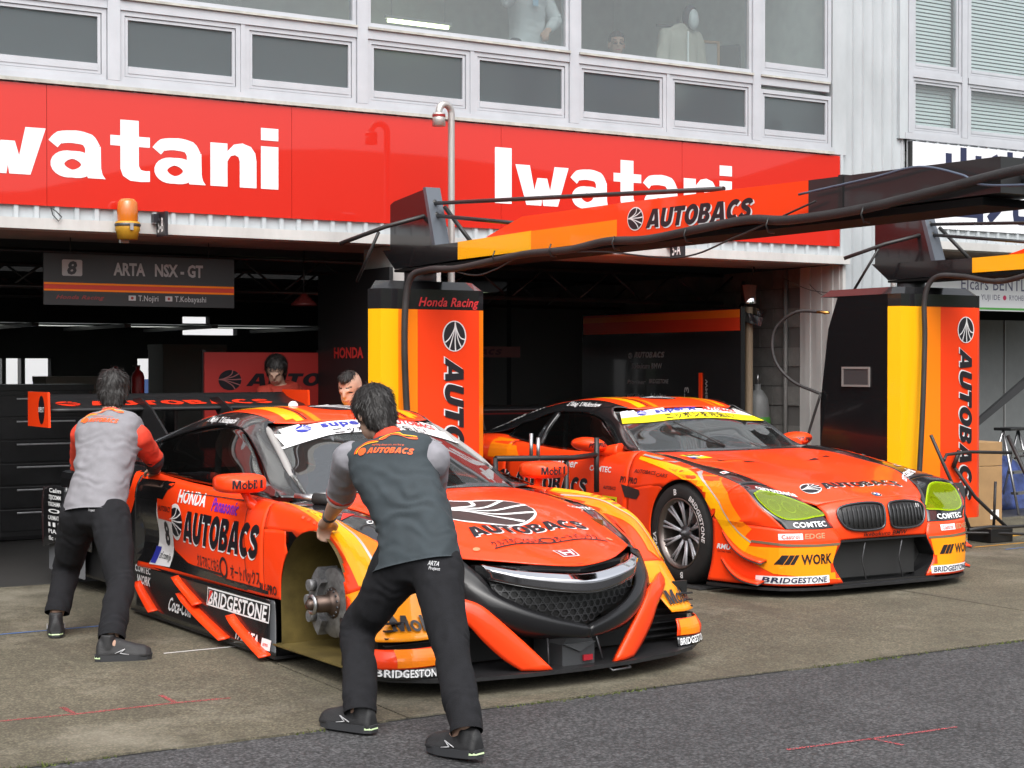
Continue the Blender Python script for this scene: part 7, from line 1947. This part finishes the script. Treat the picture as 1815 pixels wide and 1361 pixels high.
def person(label, J, base, shirt, sleeve, long_sleeve=False, face=(0, 1, 0), hup=(0, 0, 1), feet=None, trouser=TROUSER, hairkind='full', wr=(), collar=None, forearm=None, shoes=True, hem=.45, ankle=0.0, hands='grip', voxel=.011, fat=1.0, cap=None):
    B = Vector(base)
    J = {k: Vector(v) - B for k, v in J.items()}
    t = thing('person', base, 0, label, 'person')
    lat_h = (J['rhip'] - J['lhip']).normalized(); lat_s = (J['rsh'] - J['lsh']).normalized()
    sp = (J['neck'] - J['pelvis']).normalized()
    def dep(lat, ax): return ax.cross(lat).normalized()
    body = MB()
    nk = J['neck']; hd = J['head']; hu = Vector(hup).normalized(); fc = Vector(face); fc = (fc - hu * fc.dot(hu)).normalized(); hl = fc.cross(hu)
    def torso(mb, g, lo=None, hi=1.0):
        mh = (J['lhip'] + J['rhip']) / 2
        pts = [(J['pelvis'] + (mh - J['pelvis']) * (1.0 if g < 0 else 1.9), lat_h, .145 if g < 0 else .176, .095 if g < 0 else .128), (J['pelvis'], lat_h, .165, .115), (J['waist'], (lat_h + lat_s).normalized(), .148, .108), (J['chest'] - (J['chest'] - J['waist']) * .3, lat_s, .158, .115), (J['chest'], lat_s, .175, .122), ((J['chest'] * .35 + nk * .65), lat_s, .178, .105), (nk - sp * .005, lat_s, .105, .075)]
        rings = []
        cc = crom([p[0] for p in pts], 4)
        ws = crom([(p[2] * fat, p[3] * fat, 0) for p in pts], 4); ls = crom([p[1] for p in pts], 4)
        for i, c in enumerate(cc):
            if lo is not None and i < lo: continue
            ax = (cc[min(i + 1, len(cc) - 1)] - cc[max(i - 1, 0)]).normalized()
            la = (ls[i] - ax * ls[i].dot(ax)).normalized()
            rings.append(ringE(c, la * (ws[i].x + g), dep(la, ax) * (ws[i].y + g)))
        loft(mb, rings)
    torso(body, -.006)
    body.tube([nk - sp * .05, nk + (hd - nk) * .3, hd - hu * .03], [.062, .055, .056], 14)
    # head: cranium, jaw, nose, ears
    Mh = Matrix((hl, fc, hu)).transposed().to_4x4()
    body.ell(hd + hu * .025 - fc * .008, (.074, .094, .098), 20, Mh)
    body.ell(hd - hu * .045 + fc * .022, (.057, .064, .072), 18, Mh)
    body.ell(hd - hu * .095 + fc * .045, (.026, .024, .02), 12, Mh)
    body.ell(hd - hu * .022 + fc * .098, (.013, .018, .022), 10, Mh)
    body.ell(hd + hu * .005 + fc * .088, (.045, .012, .012), 10, Mh)
    for s in (-1, 1): body.ell(hd - hu * .012 + hl * .076 * s - fc * .008, (.010, .022, .032), 10, Mh)
    body.ell(hd - hu * .062 + fc * .080, (.024, .012, .010), 10, Mh)
    for sd in ('l', 'r'):
        a, b, c = J[sd + 'sh'], J[sd + 'el'], J[sd + 'hand']
        wr_ = b + (c - b) * .76
        limb(body, [a, a + (b - a) * .5, b, b + (wr_ - b) * .45, wr_], [.058, .048, .041, .040, .027])
        fd = (c - b).normalized()
        if hands == 'grip': hand(body, wr_, c - fd * .01, (fd + Vector((0, 0, -.25))).normalized(), Vector((0, 0, 1)), .75, 1.0, sd == 'r')
        else: body.ell(c, (.035, .035, .045), 12)
        h, k, n_ = J[sd + 'hip'], J[sd + 'knee'], J[sd + 'ank']
        limb(body, [h, h + (k - h) * .5, k, k + (n_ - k) * .4, n_], [.088, .076, .056, .056, .036])
        if feet:
            f = Vector(tuple(feet[0 if sd == 'l' else 1]) + (0,)).normalized()
            z0 = n_.z
            limb(body, [n_, Vector((n_.x, n_.y, max(.05, n_.z - .05))) + f * .06, Vector((n_.x, n_.y, .045)) + f * .15], [.036, .034, .024], 10)
    me = fuse(body, voxel * .8, 3, 'body')
    me.materials.append(SKIN); me.materials.append(HAIR); me.materials.append(mat('lip', (.36, .13, .11), .5))
    # hair line, brows, eyes and lips as face regions of the one body mesh
    for p in me.polygons:
        q = Vector(p.center) - hd
        x, y, z = q.dot(hl), q.dot(fc), q.dot(hu)
        if y > .05 and abs(x) > .012 and abs(x) < .044 and .020 < z - .08 * abs(x) < .028: p.material_index = 1
        elif y > .05 and abs(abs(x) - .030) < .014 and -.009 < z < -.002: p.material_index = 1
        elif y > .06 and abs(x) < .024 and -.070 < z < -.056: p.material_index = 2
    put('body', me, None, t)
    # hair
    hm = MB()
    if hairkind == 'full':
        hm.ell(hd + hu * .035 - fc * .016, (.092, .108, .100), 22, Mh); hm.ell(hd - hu * .02 - fc * .045, (.084, .068, .088), 18, Mh); hm.ell(hd - hu * .075 - fc * .058, (.060, .042, .045), 14, Mh)
    elif hairkind == 'short':
        hm.ell(hd + hu * .038 - fc * .014, (.078, .102, .094), 20, Mh)
    else:
        hm.ell(hd + hu * .078 + fc * .005, (.052, .092, .048), 18, Mh)
    hme = fuse(hm, .008, 2, 'hair')
    bm = bmesh.new(); bm.from_mesh(hme)
    for v in bm.verts:
        q = v.co - hd
        x, y, z = q.dot(hl), q.dot(fc), q.dot(hu)
        ang = math.atan2(x, -y)
        st = noise.noise(Vector((ang * 9, z * 10, 2))) * .006 + noise.noise(Vector((ang * 26, z * 16, 5))) * .004
        v.co += q.normalized() * st
    if hairkind != 'top':
        dead = [f for f in bm.faces if (lambda q: q.dot(fc) > .045 and q.dot(hu) < .055 - .0 or (q.dot(hu) < -.02 and q.dot(fc) > .015))(f.calc_center_median() - hd)]
        bmesh.ops.delete(bm, geom=dead, context='FACES')
    bm.to_mesh(hme); bm.free()
    ho = put('hair', hme, HAIR, t, True)
    if hairkind != 'short':
        crown = hd + hu * .11 - fc * .045
        rnd = random.Random(11); stm = MB(); hme.update()
        fcs = list(hme.polygons)
        for _ in range(2600 if hairkind == 'full' else 900):
            pg = fcs[rnd.randrange(len(fcs))]
            c0 = Vector(pg.center); n0 = Vector(pg.normal)
            dirn = (c0 - crown); dirn = dirn - n0 * dirn.dot(n0)
            if dirn.length < 1e-4: continue
            dirn.normalize(); dirn = (dirn + Vector((rnd.gauss(0, .22), rnd.gauss(0, .22), rnd.gauss(0, .22) - .25))).normalized()
            dirn = (dirn - n0 * dirn.dot(n0)).normalized()
            L = rnd.uniform(.02, .045); sd_ = n0.cross(dirn) * rnd.uniform(.0008, .0016)
            a0 = c0 - n0 * .002; a1 = c0 + dirn * L * .5 + n0 * rnd.uniform(.001, .005); a2 = c0 + dirn * L + n0 * rnd.uniform(-.004, .004)
            stm.add([a0 - sd_, a0 + sd_, a1 + sd_, a1 - sd_, a2], [(0, 1, 2, 3), (3, 2, 4)], True)
        so_h = put('hair_strands', stm.mesh(), HAIR, t); so_h['kind'] = 'stuff'
    # trousers
    tr = MB()
    rg_ = []
    mh = (J['lhip'] + J['rhip']) / 2; dn = (mh - J['pelvis']).normalized()
    for c, w, d in ((J['pelvis'] + sp * .12, .148, .106), (J['pelvis'] + sp * .02, .166, .122), (mh, .168, .128), (mh + dn * .07, .12, .105)):
        rg_.append(ringE(c, lat_h * w * fat, dep(lat_h, sp) * d * fat))
    loft(tr, rg_)
    for sd in ('l', 'r'):
        h, k, n_ = J[sd + 'hip'], J[sd + 'knee'], J[sd + 'ank']
        e = n_ + (k - n_).normalized() * (ankle - .025)
        limb(tr, [h + Vector((0, 0, .02)), h + (k - h) * .5, k, k + (e - k) * .45, e], [.112, .094, .076, .073, .066])
    tme = fuse(tr, voxel, 4, 'trousers')
    ex = []
    for sd in ('l', 'r'):
        k = J[sd + 'knee']; n_ = J[sd + 'ank']; h = J[sd + 'hip']
        ex += [(k, .16, (k - n_) + (h - k) * .3 + Vector((.15, 0, 0)), .0035, .085), (n_ + (k - n_) * .18, .14, k - n_ + Vector((.1, .1, 0)), .0045, .07), (h + (k - h) * .15, .2, (h - k) + Vector((.1, .1, .2)), .004, .095)]
    wrinkle(tme, .0085, 6.5, 2.0, 'v', ex)
    bm = bmesh.new(); bm.from_mesh(tme)
    for sd in ('l', 'r'):
        k, n_ = J[sd + 'knee'], J[sd + 'ank']; dd = (k - n_).normalized(); e = n_ + dd * (ankle - .025)
        fs_ = [f for f in bm.faces if (f.calc_center_median() - e).length < .16]
        vs_ = list({v for f in fs_ for v in f.verts}); es_ = list({q for f in fs_ for q in f.edges})
        bmesh.ops.bisect_plane(bm, geom=vs_ + es_ + fs_, plane_co=e, plane_no=(dd + Vector((0, 0, .6))).normalized(), clear_inner=True)
    bm.to_mesh(tme); bm.free()
    put('trousers', tme, trouser, t)
    # shirt body
    sh = MB(); torso(sh, .017, 0)
    for sd in ('l', 'r'):
        a, b = J[sd + 'sh'], J[sd + 'el']
        sh.ell(a + (b - a) * .04, (.072, .072, .072), 14)
        sh.tube([J['chest'] + (nk - J['chest']) * .55, a], [.085, .07], 14)
    sme = fuse(sh, voxel, 4, 'shirt')
    wrinkle(sme, .0042, 7.5, 5.0, 'h', list(wr))
    bm = bmesh.new(); bm.from_mesh(sme)
    mh_ = (J['lhip'] + J['rhip']) / 2
    bmesh.ops.bisect_plane(bm, geom=bm.verts[:] + bm.edges[:] + bm.faces[:], plane_co=J['pelvis'] + (mh_ - J['pelvis']) * hem, plane_no=(sp * .55 + Vector((0, 0, .45))).normalized(), clear_inner=True)
    for v in bm.verts:
        if v.is_boundary:
            q = v.co - J['pelvis']; q = q - sp * q.dot(sp); v.co += q.normalized() * .006
    bm.to_mesh(sme); bm.free()
    so = put('shirt', sme, shirt, t)
    for sd in ('l', 'r'):
        a, b, c = J[sd + 'sh'], J[sd + 'el'], J[sd + 'hand']
        w_ = b + (c - b) * .72
        sl = MB()
        if long_sleeve:
            limb(sl, [a, a + (b - a) * .5, b], [.078, .066, .056]); fo = MB(); limb(fo, [b, b + (w_ - b) * .5, w_], [.057, .052, .042])
            fm = fuse(fo, voxel, 3); wrinkle(fm, .004, 12, 1.0, None, [(b, .14, b - a, .006, .05)]); put('forearm_sleeve', fm, forearm or sleeve, t)
        else:
            limb(sl, [a, a + (b - a) * .5, a + (b - a) * .95], [.080, .072, .066])
            cf = MB(); e0 = a + (b - a) * .93; e1 = a + (b - a) * 1.02
            cf.tube([e0, e1], [.069, .068], 18); put('cuff', fuse(cf, .009, 1), mat('cuff_trim', (.60, .50, .47), .8), t)
            cf = MB(); e0 = a + (b - a) * .86; e1 = a + (b - a) * .925; cf.tube([e0, e1], [.072, .071], 18); put('cuff_band', fuse(cf, .009, 1), mat('cuff_red', (.45, .035, .02), .8), t)
        sm_ = fuse(sl, voxel, 3); wrinkle(sm_, .005, 10, 3.0, None, [(b, .15, b - a, .006, .055)]); put('sleeve', sm_, sleeve, t)
    if collar:
        c = MB(); c.tube([nk - sp * .012, nk + (hd - nk).normalized() * .035], [.074, .066], 20); put('collar', fuse(c, .008, 2), collar, t)
    # shoes
    if feet and shoes:
        for sd, f in (('l', feet[0]), ('r', feet[1])):
            n_ = J[sd + 'ank']; f = Vector((f[0], f[1], 0)).normalized(); l = Vector((f.y, -f.x, 0))
            o_ = Vector((n_.x, n_.y, 0)); lift = max(0.0, n_.z - .10)
            tilt = min(.35, lift * 3)
            def P(x, y, z): return o_ + f * y + l * x + Vector((0, 0, z + (.012) + max(0, (.06 - y)) * tilt))
            up = []
            for (y, w, h) in ((-.072, .028, .065), (-.060, .036, .098), (-.02, .040, .112), (.03, .042, .108), (.08, .045, .086), (.13, .049, .070), (.175, .046, .060), (.205, .030, .042)):
                up.append([P(w * 1.05 * math.cos(a) * (1 if math.sin(a) < .3 else .86), y, .012 + max(0, (math.sin(a) + .35) / 1.35) * h) for a in [2 * math.pi * k / 18 for k in range(18)]])
            m_ = MB(); loft(m_, up); m_.tube([P(0, -.012, .06), P(0, -.012, .108 + ankle * .45)], [.041, .037], 14)
            put('shoe', fuse(m_, .006, 2), SHOEM, t)
            so_ = MB(); ol = [(-.02, -.078), (.02, -.078), (.038, -.05), (.042, .0), (.047, .08), (.049, .13), (.040, .18), (.02, .205), (-.02, .205), (-.040, .18), (-.049, .13), (-.046, .08), (-.042, 0), (-.038, -.05)]
            so_.add([P(x, y, -.002) for x, y in ol] + [P(x * 1.05, y * 1.03, .030) for x, y in ol], [tuple(range(14))[::-1], tuple(range(14, 28))] + [(i, (i + 1) % 14, 14 + (i + 1) % 14, 14 + i) for i in range(14)])
            put('shoe_sole', so_.mesh(), SOLEM, t)
            tb_ = MB(); tb_.add([P(-.02, -.081, .012), P(.02, -.081, .012), P(.02, -.079, .020), P(-.02, -.079, .020), P(.039, -.055, .012), P(.039, -.055, .020), P(-.039, -.055, .012), P(-.039, -.055, .020)], [(0, 1, 2, 3), (1, 4, 5, 2), (6, 0, 3, 7)])
            for v_i in range(8): pass
            lo_ = put('heel_strip', tb_.mesh(), LIME, t); lo_.modifiers.new('thickness', 'SOLIDIFY').thickness = .003
            for s in (-1, 1):
                mk = [P(s * .0475, .02, .040), P(s * .0475, .07, .062), P(s * .049, .075, .05), P(s * .0475, .045, .040), P(s * .0485, .09, .032), P(s * .0485, .035, .033)]
                z_ = MB().tube([mk[0], mk[1]], .0022, 5).tube([mk[1], mk[3]], .0022, 5).tube([mk[3], mk[4]], .0022, 5); put('shoe_mark', z_.mesh(), mat('mark_silver', (.45, .45, .46), .4), t)
            for q in range(4):
                y = .045 + q * .018; zz = .082 - q * .007
                ls = MB().tube([P(-.022, y, zz + .012), P(0, y + .004, zz + .024), P(.022, y, zz + .012)], .0035, 5); put('lace', ls.mesh(), mat('lace_grey', (.25, .25, .26), .7), t)
    return t, so, J, lat_s, sp, lat_h

def back_print(t, so, J, lat_s, sp, m_txt, w=.24, dz=0.0):
    bv = bvh_of([so], t)
    nn = lat_s.cross(sp)
    c = J['chest'] * .55 + J['neck'] * .45 + sp * dz
    def d(pcs, m, off, nm='print'):
        return decal(nm, pcs, m, t, c, lat_s, sp, off, bv, .02, .4)
    d(fit(heavy('AUTOBACS', .06, .2), w * .78, .028), m_txt, .004) if 0 else None
    d(scale2(fit(heavy('AUTOBACS', .06, .2), w * .76, .028), 1, 1, -w * .26, -.035), m_txt, .004)
    d(scale2(fan_logo(.045, .04)[0], 1, 1, -w * .36, -.022), m_txt, .004)
    d(strip2(sm2([(-w * .5, -.03), (-w * .46, .005), (-w * .3, .025), (-w * .05, .032), (w * .05, .05), (w * .2, .062), (w * .36, .045), (w * .52, .048)], 4), [.006 + .004 * math.sin(i) for i in range(29)]), m_txt, .0045)
    d(strip2(sm2([(-w * .47, -.03), (-w * .43, .0), (-w * .3, .017), (-w * .1, .022)], 4), .005), YELLOW, .004)
    d(strip2(sm2([(-w * .1, .035), (w * .06, .062), (w * .2, .07), (w * .3, .058), (w * .5, .058)], 4), .004), YELLOW, .004)
    d(scale2(fit(plain('Anything about cars, you find at', .005), w * .55, .009), 1, 1, -w * .2, .003), m_txt, .004)

SLATE = mat('shirt_slate', (.030, .040, .046), .85, var=.12, vscale=20, bump=.2, bscale=350)
GREYS = mat('shirt_grey', (.205, .20, .215), .85, var=.08, vscale=20, bump=.2, bscale=350)
SLEEVEG = mat('sleeve_grey', (.22, .215, .235), .85, var=.1, vscale=20, bump=.2, bscale=350)
SLEEVER = mat('sleeve_red_orange', (.62, .045, .018), .8, bump=.2, bscale=350)
DKGREY = mat('sleeve_charcoal', (.03, .03, .036), .85)
PRINT = mat('print_orange', (.75, .10, .015), .6)

M1 = {'pelvis': (3.162, -5.187, 0.70), 'waist': (3.178, -5.125, 0.855), 'chest': (3.172, -4.955, 1.056), 'neck': (3.179, -4.876, 1.200), 'head': (3.150, -4.775, 1.315),
  'lsh': (3.045, -4.765, 1.122), 'rsh': (3.305, -5.045, 1.122), 'lel': (3.125, -4.480, 0.925), 'lhand': (3.205, -4.135, 0.765), 'rel': (3.440, -4.768, 0.907), 'rhand': (3.53, -4.45, 0.665),
  'lhip': (3.105, -5.105, 0.655), 'lknee': (3.020, -4.890, 0.375), 'lank': (2.884, -5.191, 0.105), 'rhip': (3.212, -5.262, 0.655), 'rknee': (3.134, -5.525, 0.385), 'rank': (3.036, -5.819, 0.13)}
p1, so, J, ls_, sp_, lh_ = person('mechanic in a slate polo shirt with grey short sleeves leaning on the front fender', M1, (2.96, -5.5, .0), SLATE, SLEEVEG, False, (-.12, 1, -.55), (-.05, .45, 1), ((-.42, .95), (-.25, .95)), hairkind='full', collar=mat('collar_red', (.60, .05, .02), .8),
  wr=[((.2, .35, .92), .28, (.5, .3, 1), .006, .07), ((.15, .45, .82), .2, (-.4, .2, 1), .006, .06)])
back_print(p1, so, J, ls_, sp_, PRINT, .27, .01)
tb = bvh_of([o for o in p1.children if o.name.startswith('trousers')], p1)
def pocket(t, J, lh, sp, bv, dx):
    for k, (tx_, h) in enumerate((('ARTA', .02), ('Project', .013))):
        decal('print', fit(plain(tx_, .03), .045, h), mat('print_grey', (.4, .4, .41), .6), t, J['pelvis'] + lh * dx - sp * (.045 + k * .02), lh, sp, .004, bv, .02, .4)
pocket(p1, J, lh_, sp_, tb, .085)
# wrist watch
w0 = J['lel'] + (J['lhand'] - J['lel']) * .70; ax = (J['lhand'] - J['lel']).normalized()
MB().tube([w0 - ax * .010, w0 + ax * .010], [.036, .034], 18).build('wrist_watch', TUBEBLK, p1)

M2 = {'pelvis': (2.611, -2.346, 0.735), 'waist': (2.665, -2.294, 0.892), 'chest': (2.738, -2.184, 1.104), 'neck': (2.782, -2.103, 1.232), 'head': (2.815, -2.02, 1.375),
  'lsh': (2.655, -1.99, 1.128), 'rsh': (2.885, -2.255, 1.120), 'lel': (2.70, -1.74, 0.93), 'lhand': (2.98, -1.58, 0.86), 'rel': (3.045, -2.06, 0.985), 'rhand': (3.15, -1.76, .885),
  'lhip': (2.545, -2.265, 0.67), 'lknee': (2.543, -2.02, 0.365), 'lank': (2.429, -2.209, 0.115), 'rhip': (2.668, -2.465, 0.67), 'rknee': (2.623, -2.767, 0.365), 'rank': (2.472, -3.088, 0.103)}
p2, so, J, ls_, sp_, lh_ = person('mechanic in a grey shirt with red-orange sleeves bending over the rear fender', M2, (2.45, -2.6, 0), GREYS, SLEEVER, True, (.30, 1, -.25), (.12, .3, 1), ((.25, .9), (.96, -.25)), ankle=.055, forearm=DKGREY, collar=mat('collar_red', (.60, .05, .02), .8),
  wr=[((.25, .35, .95), .3, (.1, .2, 1), .007, .08), ((.2, .3, .85), .22, (.5, .2, 1), .006, .06)])
back_print(p2, so, J, ls_, sp_, PRINT, .24, .012)
pocket(p2, J, lh_, sp_, bvh_of([o for o in p2.children if o.name.startswith('trousers')], p2), .05)

# man looking down beside the far side of the first car
M3 = {'pelvis': (5.22, -1.56, .70), 'waist': (5.13, -1.58, .84), 'chest': (4.93, -1.62, 1.02), 'neck': (4.64, -1.65, 1.205), 'head': (4.505, -1.665, 1.375),
  'lsh': (4.82, -1.50, 1.11), 'rsh': (4.82, -1.80, 1.09), 'lel': (4.86, -1.42, .98), 'lhand': (4.74, -1.44, 1.0), 'rel': (4.98, -1.95, 1.02), 'rhand': (4.88, -1.98, .96),
  'lhip': (5.24, -1.46, .66), 'lknee': (5.05, -1.46, .40), 'lank': (5.28, -1.46, .10), 'rhip': (5.24, -1.66, .66), 'rknee': (5.08, -1.68, .40), 'rank': (5.28, -1.68, .10)}
p3 = person('man with shaved sides and dark top hair looking down behind the windscreen', M3, (5.26, -1.57, 0), mat('shirt_black', (.02, .02, .022), .85), mat('shirt_black', (.02, .02, .022), .85), True, (-.80, -.62, -.28), (-.18, -.12, 1), ((-1, 0), (-1, 0)), hairkind='top')[0]
# mechanic in the dim garage
M4 = {'pelvis': (5.15, 1.0, .90), 'waist': (5.14, .98, 1.06), 'chest': (5.11, .95, 1.24), 'neck': (5.08, .92, 1.38), 'head': (5.04, .87, 1.49),
  'lsh': (5.27, 1.02, 1.30), 'rsh': (4.95, .88, 1.30), 'lel': (5.32, .9, 1.06), 'lhand': (5.16, .76, 1.0), 'rel': (4.9, .76, 1.06), 'rhand': (5.03, .66, 1.0),
  'lhip': (5.24, 1.03, .85), 'lknee': (5.24, 1.0, .48), 'lank': (5.24, 1.04, .11), 'rhip': (5.06, .97, .85), 'rknee': (5.04, .94, .48), 'rank': (5.05, .98, .11)}
p4 = person('mechanic in an orange team suit standing in the dim garage before the red backdrop', M4, (5.15, 1.0, .009), mat('suit_orange', (.30, .025, .012), .8), mat('suit_orange', (.30, .025, .012), .8), True, (-.45, -.7, -.75), (-.2, -.4, 1), ((-.3, -.9), (-.3, -.9)), hairkind='full', hands='simple', voxel=.0105)[0]
# people upstairs
M5 = {'pelvis': (7.42, .85, 4.36), 'waist': (7.41, .84, 4.52), 'chest': (7.39, .82, 4.74), 'neck': (7.38, .80, 4.90), 'head': (7.37, .77, 5.05),
  'lsh': (7.58, .86, 4.82), 'rsh': (7.18, .80, 4.84), 'lel': (7.66, .76, 4.58), 'lhand': (7.50, .66, 4.45), 'rel': (7.08, .62, 4.66), 'rhand': (7.17, .48, 4.86),
  'lhip': (7.50, .87, 4.31), 'lknee': (7.5, .85, 3.92), 'lank': (7.5, .88, 3.51), 'rhip': (7.33, .84, 4.31), 'rknee': (7.32, .82, 3.92), 'rank': (7.32, .86, 3.51)}
SWEAT = mat('sweater_grey', (.50, .51, .52), .9, bump=.2, bscale=250)
p5 = person('person in a grey sweater with a lanyard standing at the upper window', M5, (7.42, .86, 3.40), SWEAT, SWEAT, True, (-.2, -1, -.1), (0, 0, 1), ((0, -1), (0, -1)), hairkind='short', voxel=.014, trouser=mat('trouser_dark', (.03, .03, .035), .85))[0]
MB().box(-.075, -.02, -.22, -.214, 1.26, 1.345).build('badge_card', mat('card_blue', (.25, .40, .52), .4), p5)
MB().tube([(-.045, -.215, 1.34), (-.09, -.16, 1.48), (-.08, -.10, 1.54)], .004, 5).tube([(-.045, -.215, 1.34), (.0, -.17, 1.48), (.0, -.10, 1.54)], .004, 5).build('lanyard', mat('lanyard_blue', (.2, .3, .4), .7), p5)
M6 = {'pelvis': (8.66, 1.35, 3.92), 'waist': (8.66, 1.34, 4.06), 'chest': (8.65, 1.31, 4.27), 'neck': (8.645, 1.28, 4.42), 'head': (8.63, 1.22, 4.555),
  'lsh': (8.83, 1.33, 4.35), 'rsh': (8.47, 1.29, 4.35), 'lel': (8.88, 1.22, 4.1), 'lhand': (8.78, 1.05, 4.0), 'rel': (8.42, 1.18, 4.1), 'rhand': (8.55, 1.02, 4.0),
  'lhip': (8.75, 1.34, 3.88), 'lknee': (8.78, .98, 3.88), 'lank': (8.78, 1.0, 3.51), 'rhip': (8.57, 1.33, 3.88), 'rknee': (8.54, .97, 3.88), 'rank': (8.54, 1.0, 3.51)}
p6 = person('man with glasses seated behind the upper window, only his head showing', M6, (8.66, 1.3, 3.40), mat('shirt_dark_blue', (.04, .05, .08), .85), mat('shirt_dark_blue', (.04, .05, .08), .85), True, (-.45, -1, -.1), (0, 0, 1), ((0, -1), (0, -1)), hairkind='short', hands='simple', voxel=.0105)[0]
hd6 = Vector(M6['head']) - Vector((8.66, 1.3, 3.40)); f6 = Vector((-.45, -1, 0)).normalized(); l6 = Vector((f6.y, -f6.x, 0))
gm = MB()
for s in (-1, 1): gm.tube([hd6 + f6 * .105 + l6 * (s * .032 + .022 * math.cos(R(a))) + Vector((0, 0, -.004 + .016 * math.sin(R(a)))) for a in range(0, 360, 30)], .003, 5, closed=True)
gm.build('glasses', TUBEBLK, p6)
ch = thing('chair', (8.66, 1.38, 3.40), 0, 'dark chair behind the upper window under the seated man', 'chair')
MB().cbox(-.22, .22, -.2, .22, .36, .40, .01).build('seat', DKB, ch)
for sx in (-.2, .2):
    for sy in (-.18, .2): MB().cyl((sx, sy, 0), (sx, sy, .36), .014, 6).build('leg', DKB, ch)
# hanging overalls with a white mask, picture frame, strip lamp, wall box
hs_ = thing('hanging_overalls', (9.22, 1.0, 3.41), 0, 'beige overalls on a stand with a white mask and dark hood in the upper window', 'clothes stand')
MB().cyl((0, .05, 0), (0, .05, 1.42), .015, 8).build('stand_pole', STEEL, hs_)
MB().cyl((-.25, .05, 1.33), (.2, .05, 1.36), .012, 8).build('hanger', TUBEBLK, hs_)
j_ = MB(); rr_ = []
for z, w, d in ((.55, .15, .07), (.8, .16, .075), (1.05, .17, .08), (1.22, .19, .08), (1.30, .17, .06), (1.36, .06, .045)): rr_.append(ringE((.02, .02, z), Vector((w, 0, 0)), Vector((0, d, 0))))
loft(j_, rr_); limb(j_, [(-.17, .02, 1.25), (-.22, .0, 1.0), (-.21, -.02, .75)], [.06, .055, .05]); limb(j_, [(.2, .02, 1.25), (.25, .0, 1.0), (.24, -.02, .75)], [.06, .055, .05])
jm = fuse(j_, .014, 2); wrinkle(jm, .01, 8, 1, 'v'); put('overalls', jm, mat('overalls_beige', (.45, .42, .36), .9), hs_)
MB().box(.015, .03, -.085, -.07, .75, 1.28).build('zip', WHITEP, hs_)
MB().ell((.09, -.02, 1.43), (.075, .075, .12), 16).build('hood', mat('hood_dark', (.03, .03, .045), .8), hs_)
MB().ell((.09, -.075, 1.40), (.055, .045, .10), 14).build('mask', mat('mask_white', (.6, .62, .63), .5), hs_)
pf = thing('picture_frame', (9.58, 1.05, 4.22), R(-15), 'leaning wooden picture frame beside the hanging overalls', 'frame')
fm = MB(); frame_rect(fm, -.12, .12, 0, .44, .025, -.01, .01); fm.build('frame', mat('frame_wood', (.34, .20, .10), .6), pf)
MB().box(-.095, .095, .0, .004, .026, .414).build('picture', mat('picture_grey', (.3, .3, .3), .7), pf)
ld = thing('window_ledge', (9.3, 1.05, 3.40), 0, 'dark ledge under the picture frame in the upper room', 'ledge')
MB().cbox(-.1, .55, -.12, .12, 0, .815, .01).build('top', DKB, ld)
fl_ = thing('strip_lamp', (7.46, 3.0, 4.94), R(0), 'lit fluorescent strip lamp inside the upper room', 'lamp')
MB().cyl((-.34, 0, .0), (.34, 0, .0), .018, 10).build('tube', mat('tube_lit', (.9, .95, .7), .4, emit=(.9, 1.0, .55), estr=3.0), fl_)
MB().box(-.37, .37, -.02, .02, .02, .05).build('fitting', WHITEP, fl_)
MB().cyl((-.3, 0, .05), (-.3, 0, 1.0), .006, 5).cyl((.3, 0, .05), (.3, 0, 1.0), .006, 5).build('hanging_wire', STEEL, fl_)
bxx = thing('wall_monitor', (9.86, 1.1, 4.19), R(30), 'narrow dark monitor edge seen through the last upper window', 'monitor')
MB().cbox(-.02, .05, -.12, .12, .06, .46, .006).build('screen', mat('monitor_grey', (.07, .075, .075), .5), bxx); MB().cyl((0, 0, 0), (0, 0, .06), .02, 8).build('stand', DKB, bxx)
jar = thing('white_jug', (9.72, .25, 3.60), 0, 'pale jug shape behind the frosted pane of the last window', 'jug')
MB().lathe([(0, 0), (.08, .0), (.085, .12), (.06, .18), (.03, .2), (.03, .24), (0, .24)], 20).build('body', WHITEP, jar)
tl = thing('table', (9.3, 1.0, 3.40), 0, 'low table under the upper window', 'table') if 0 else None
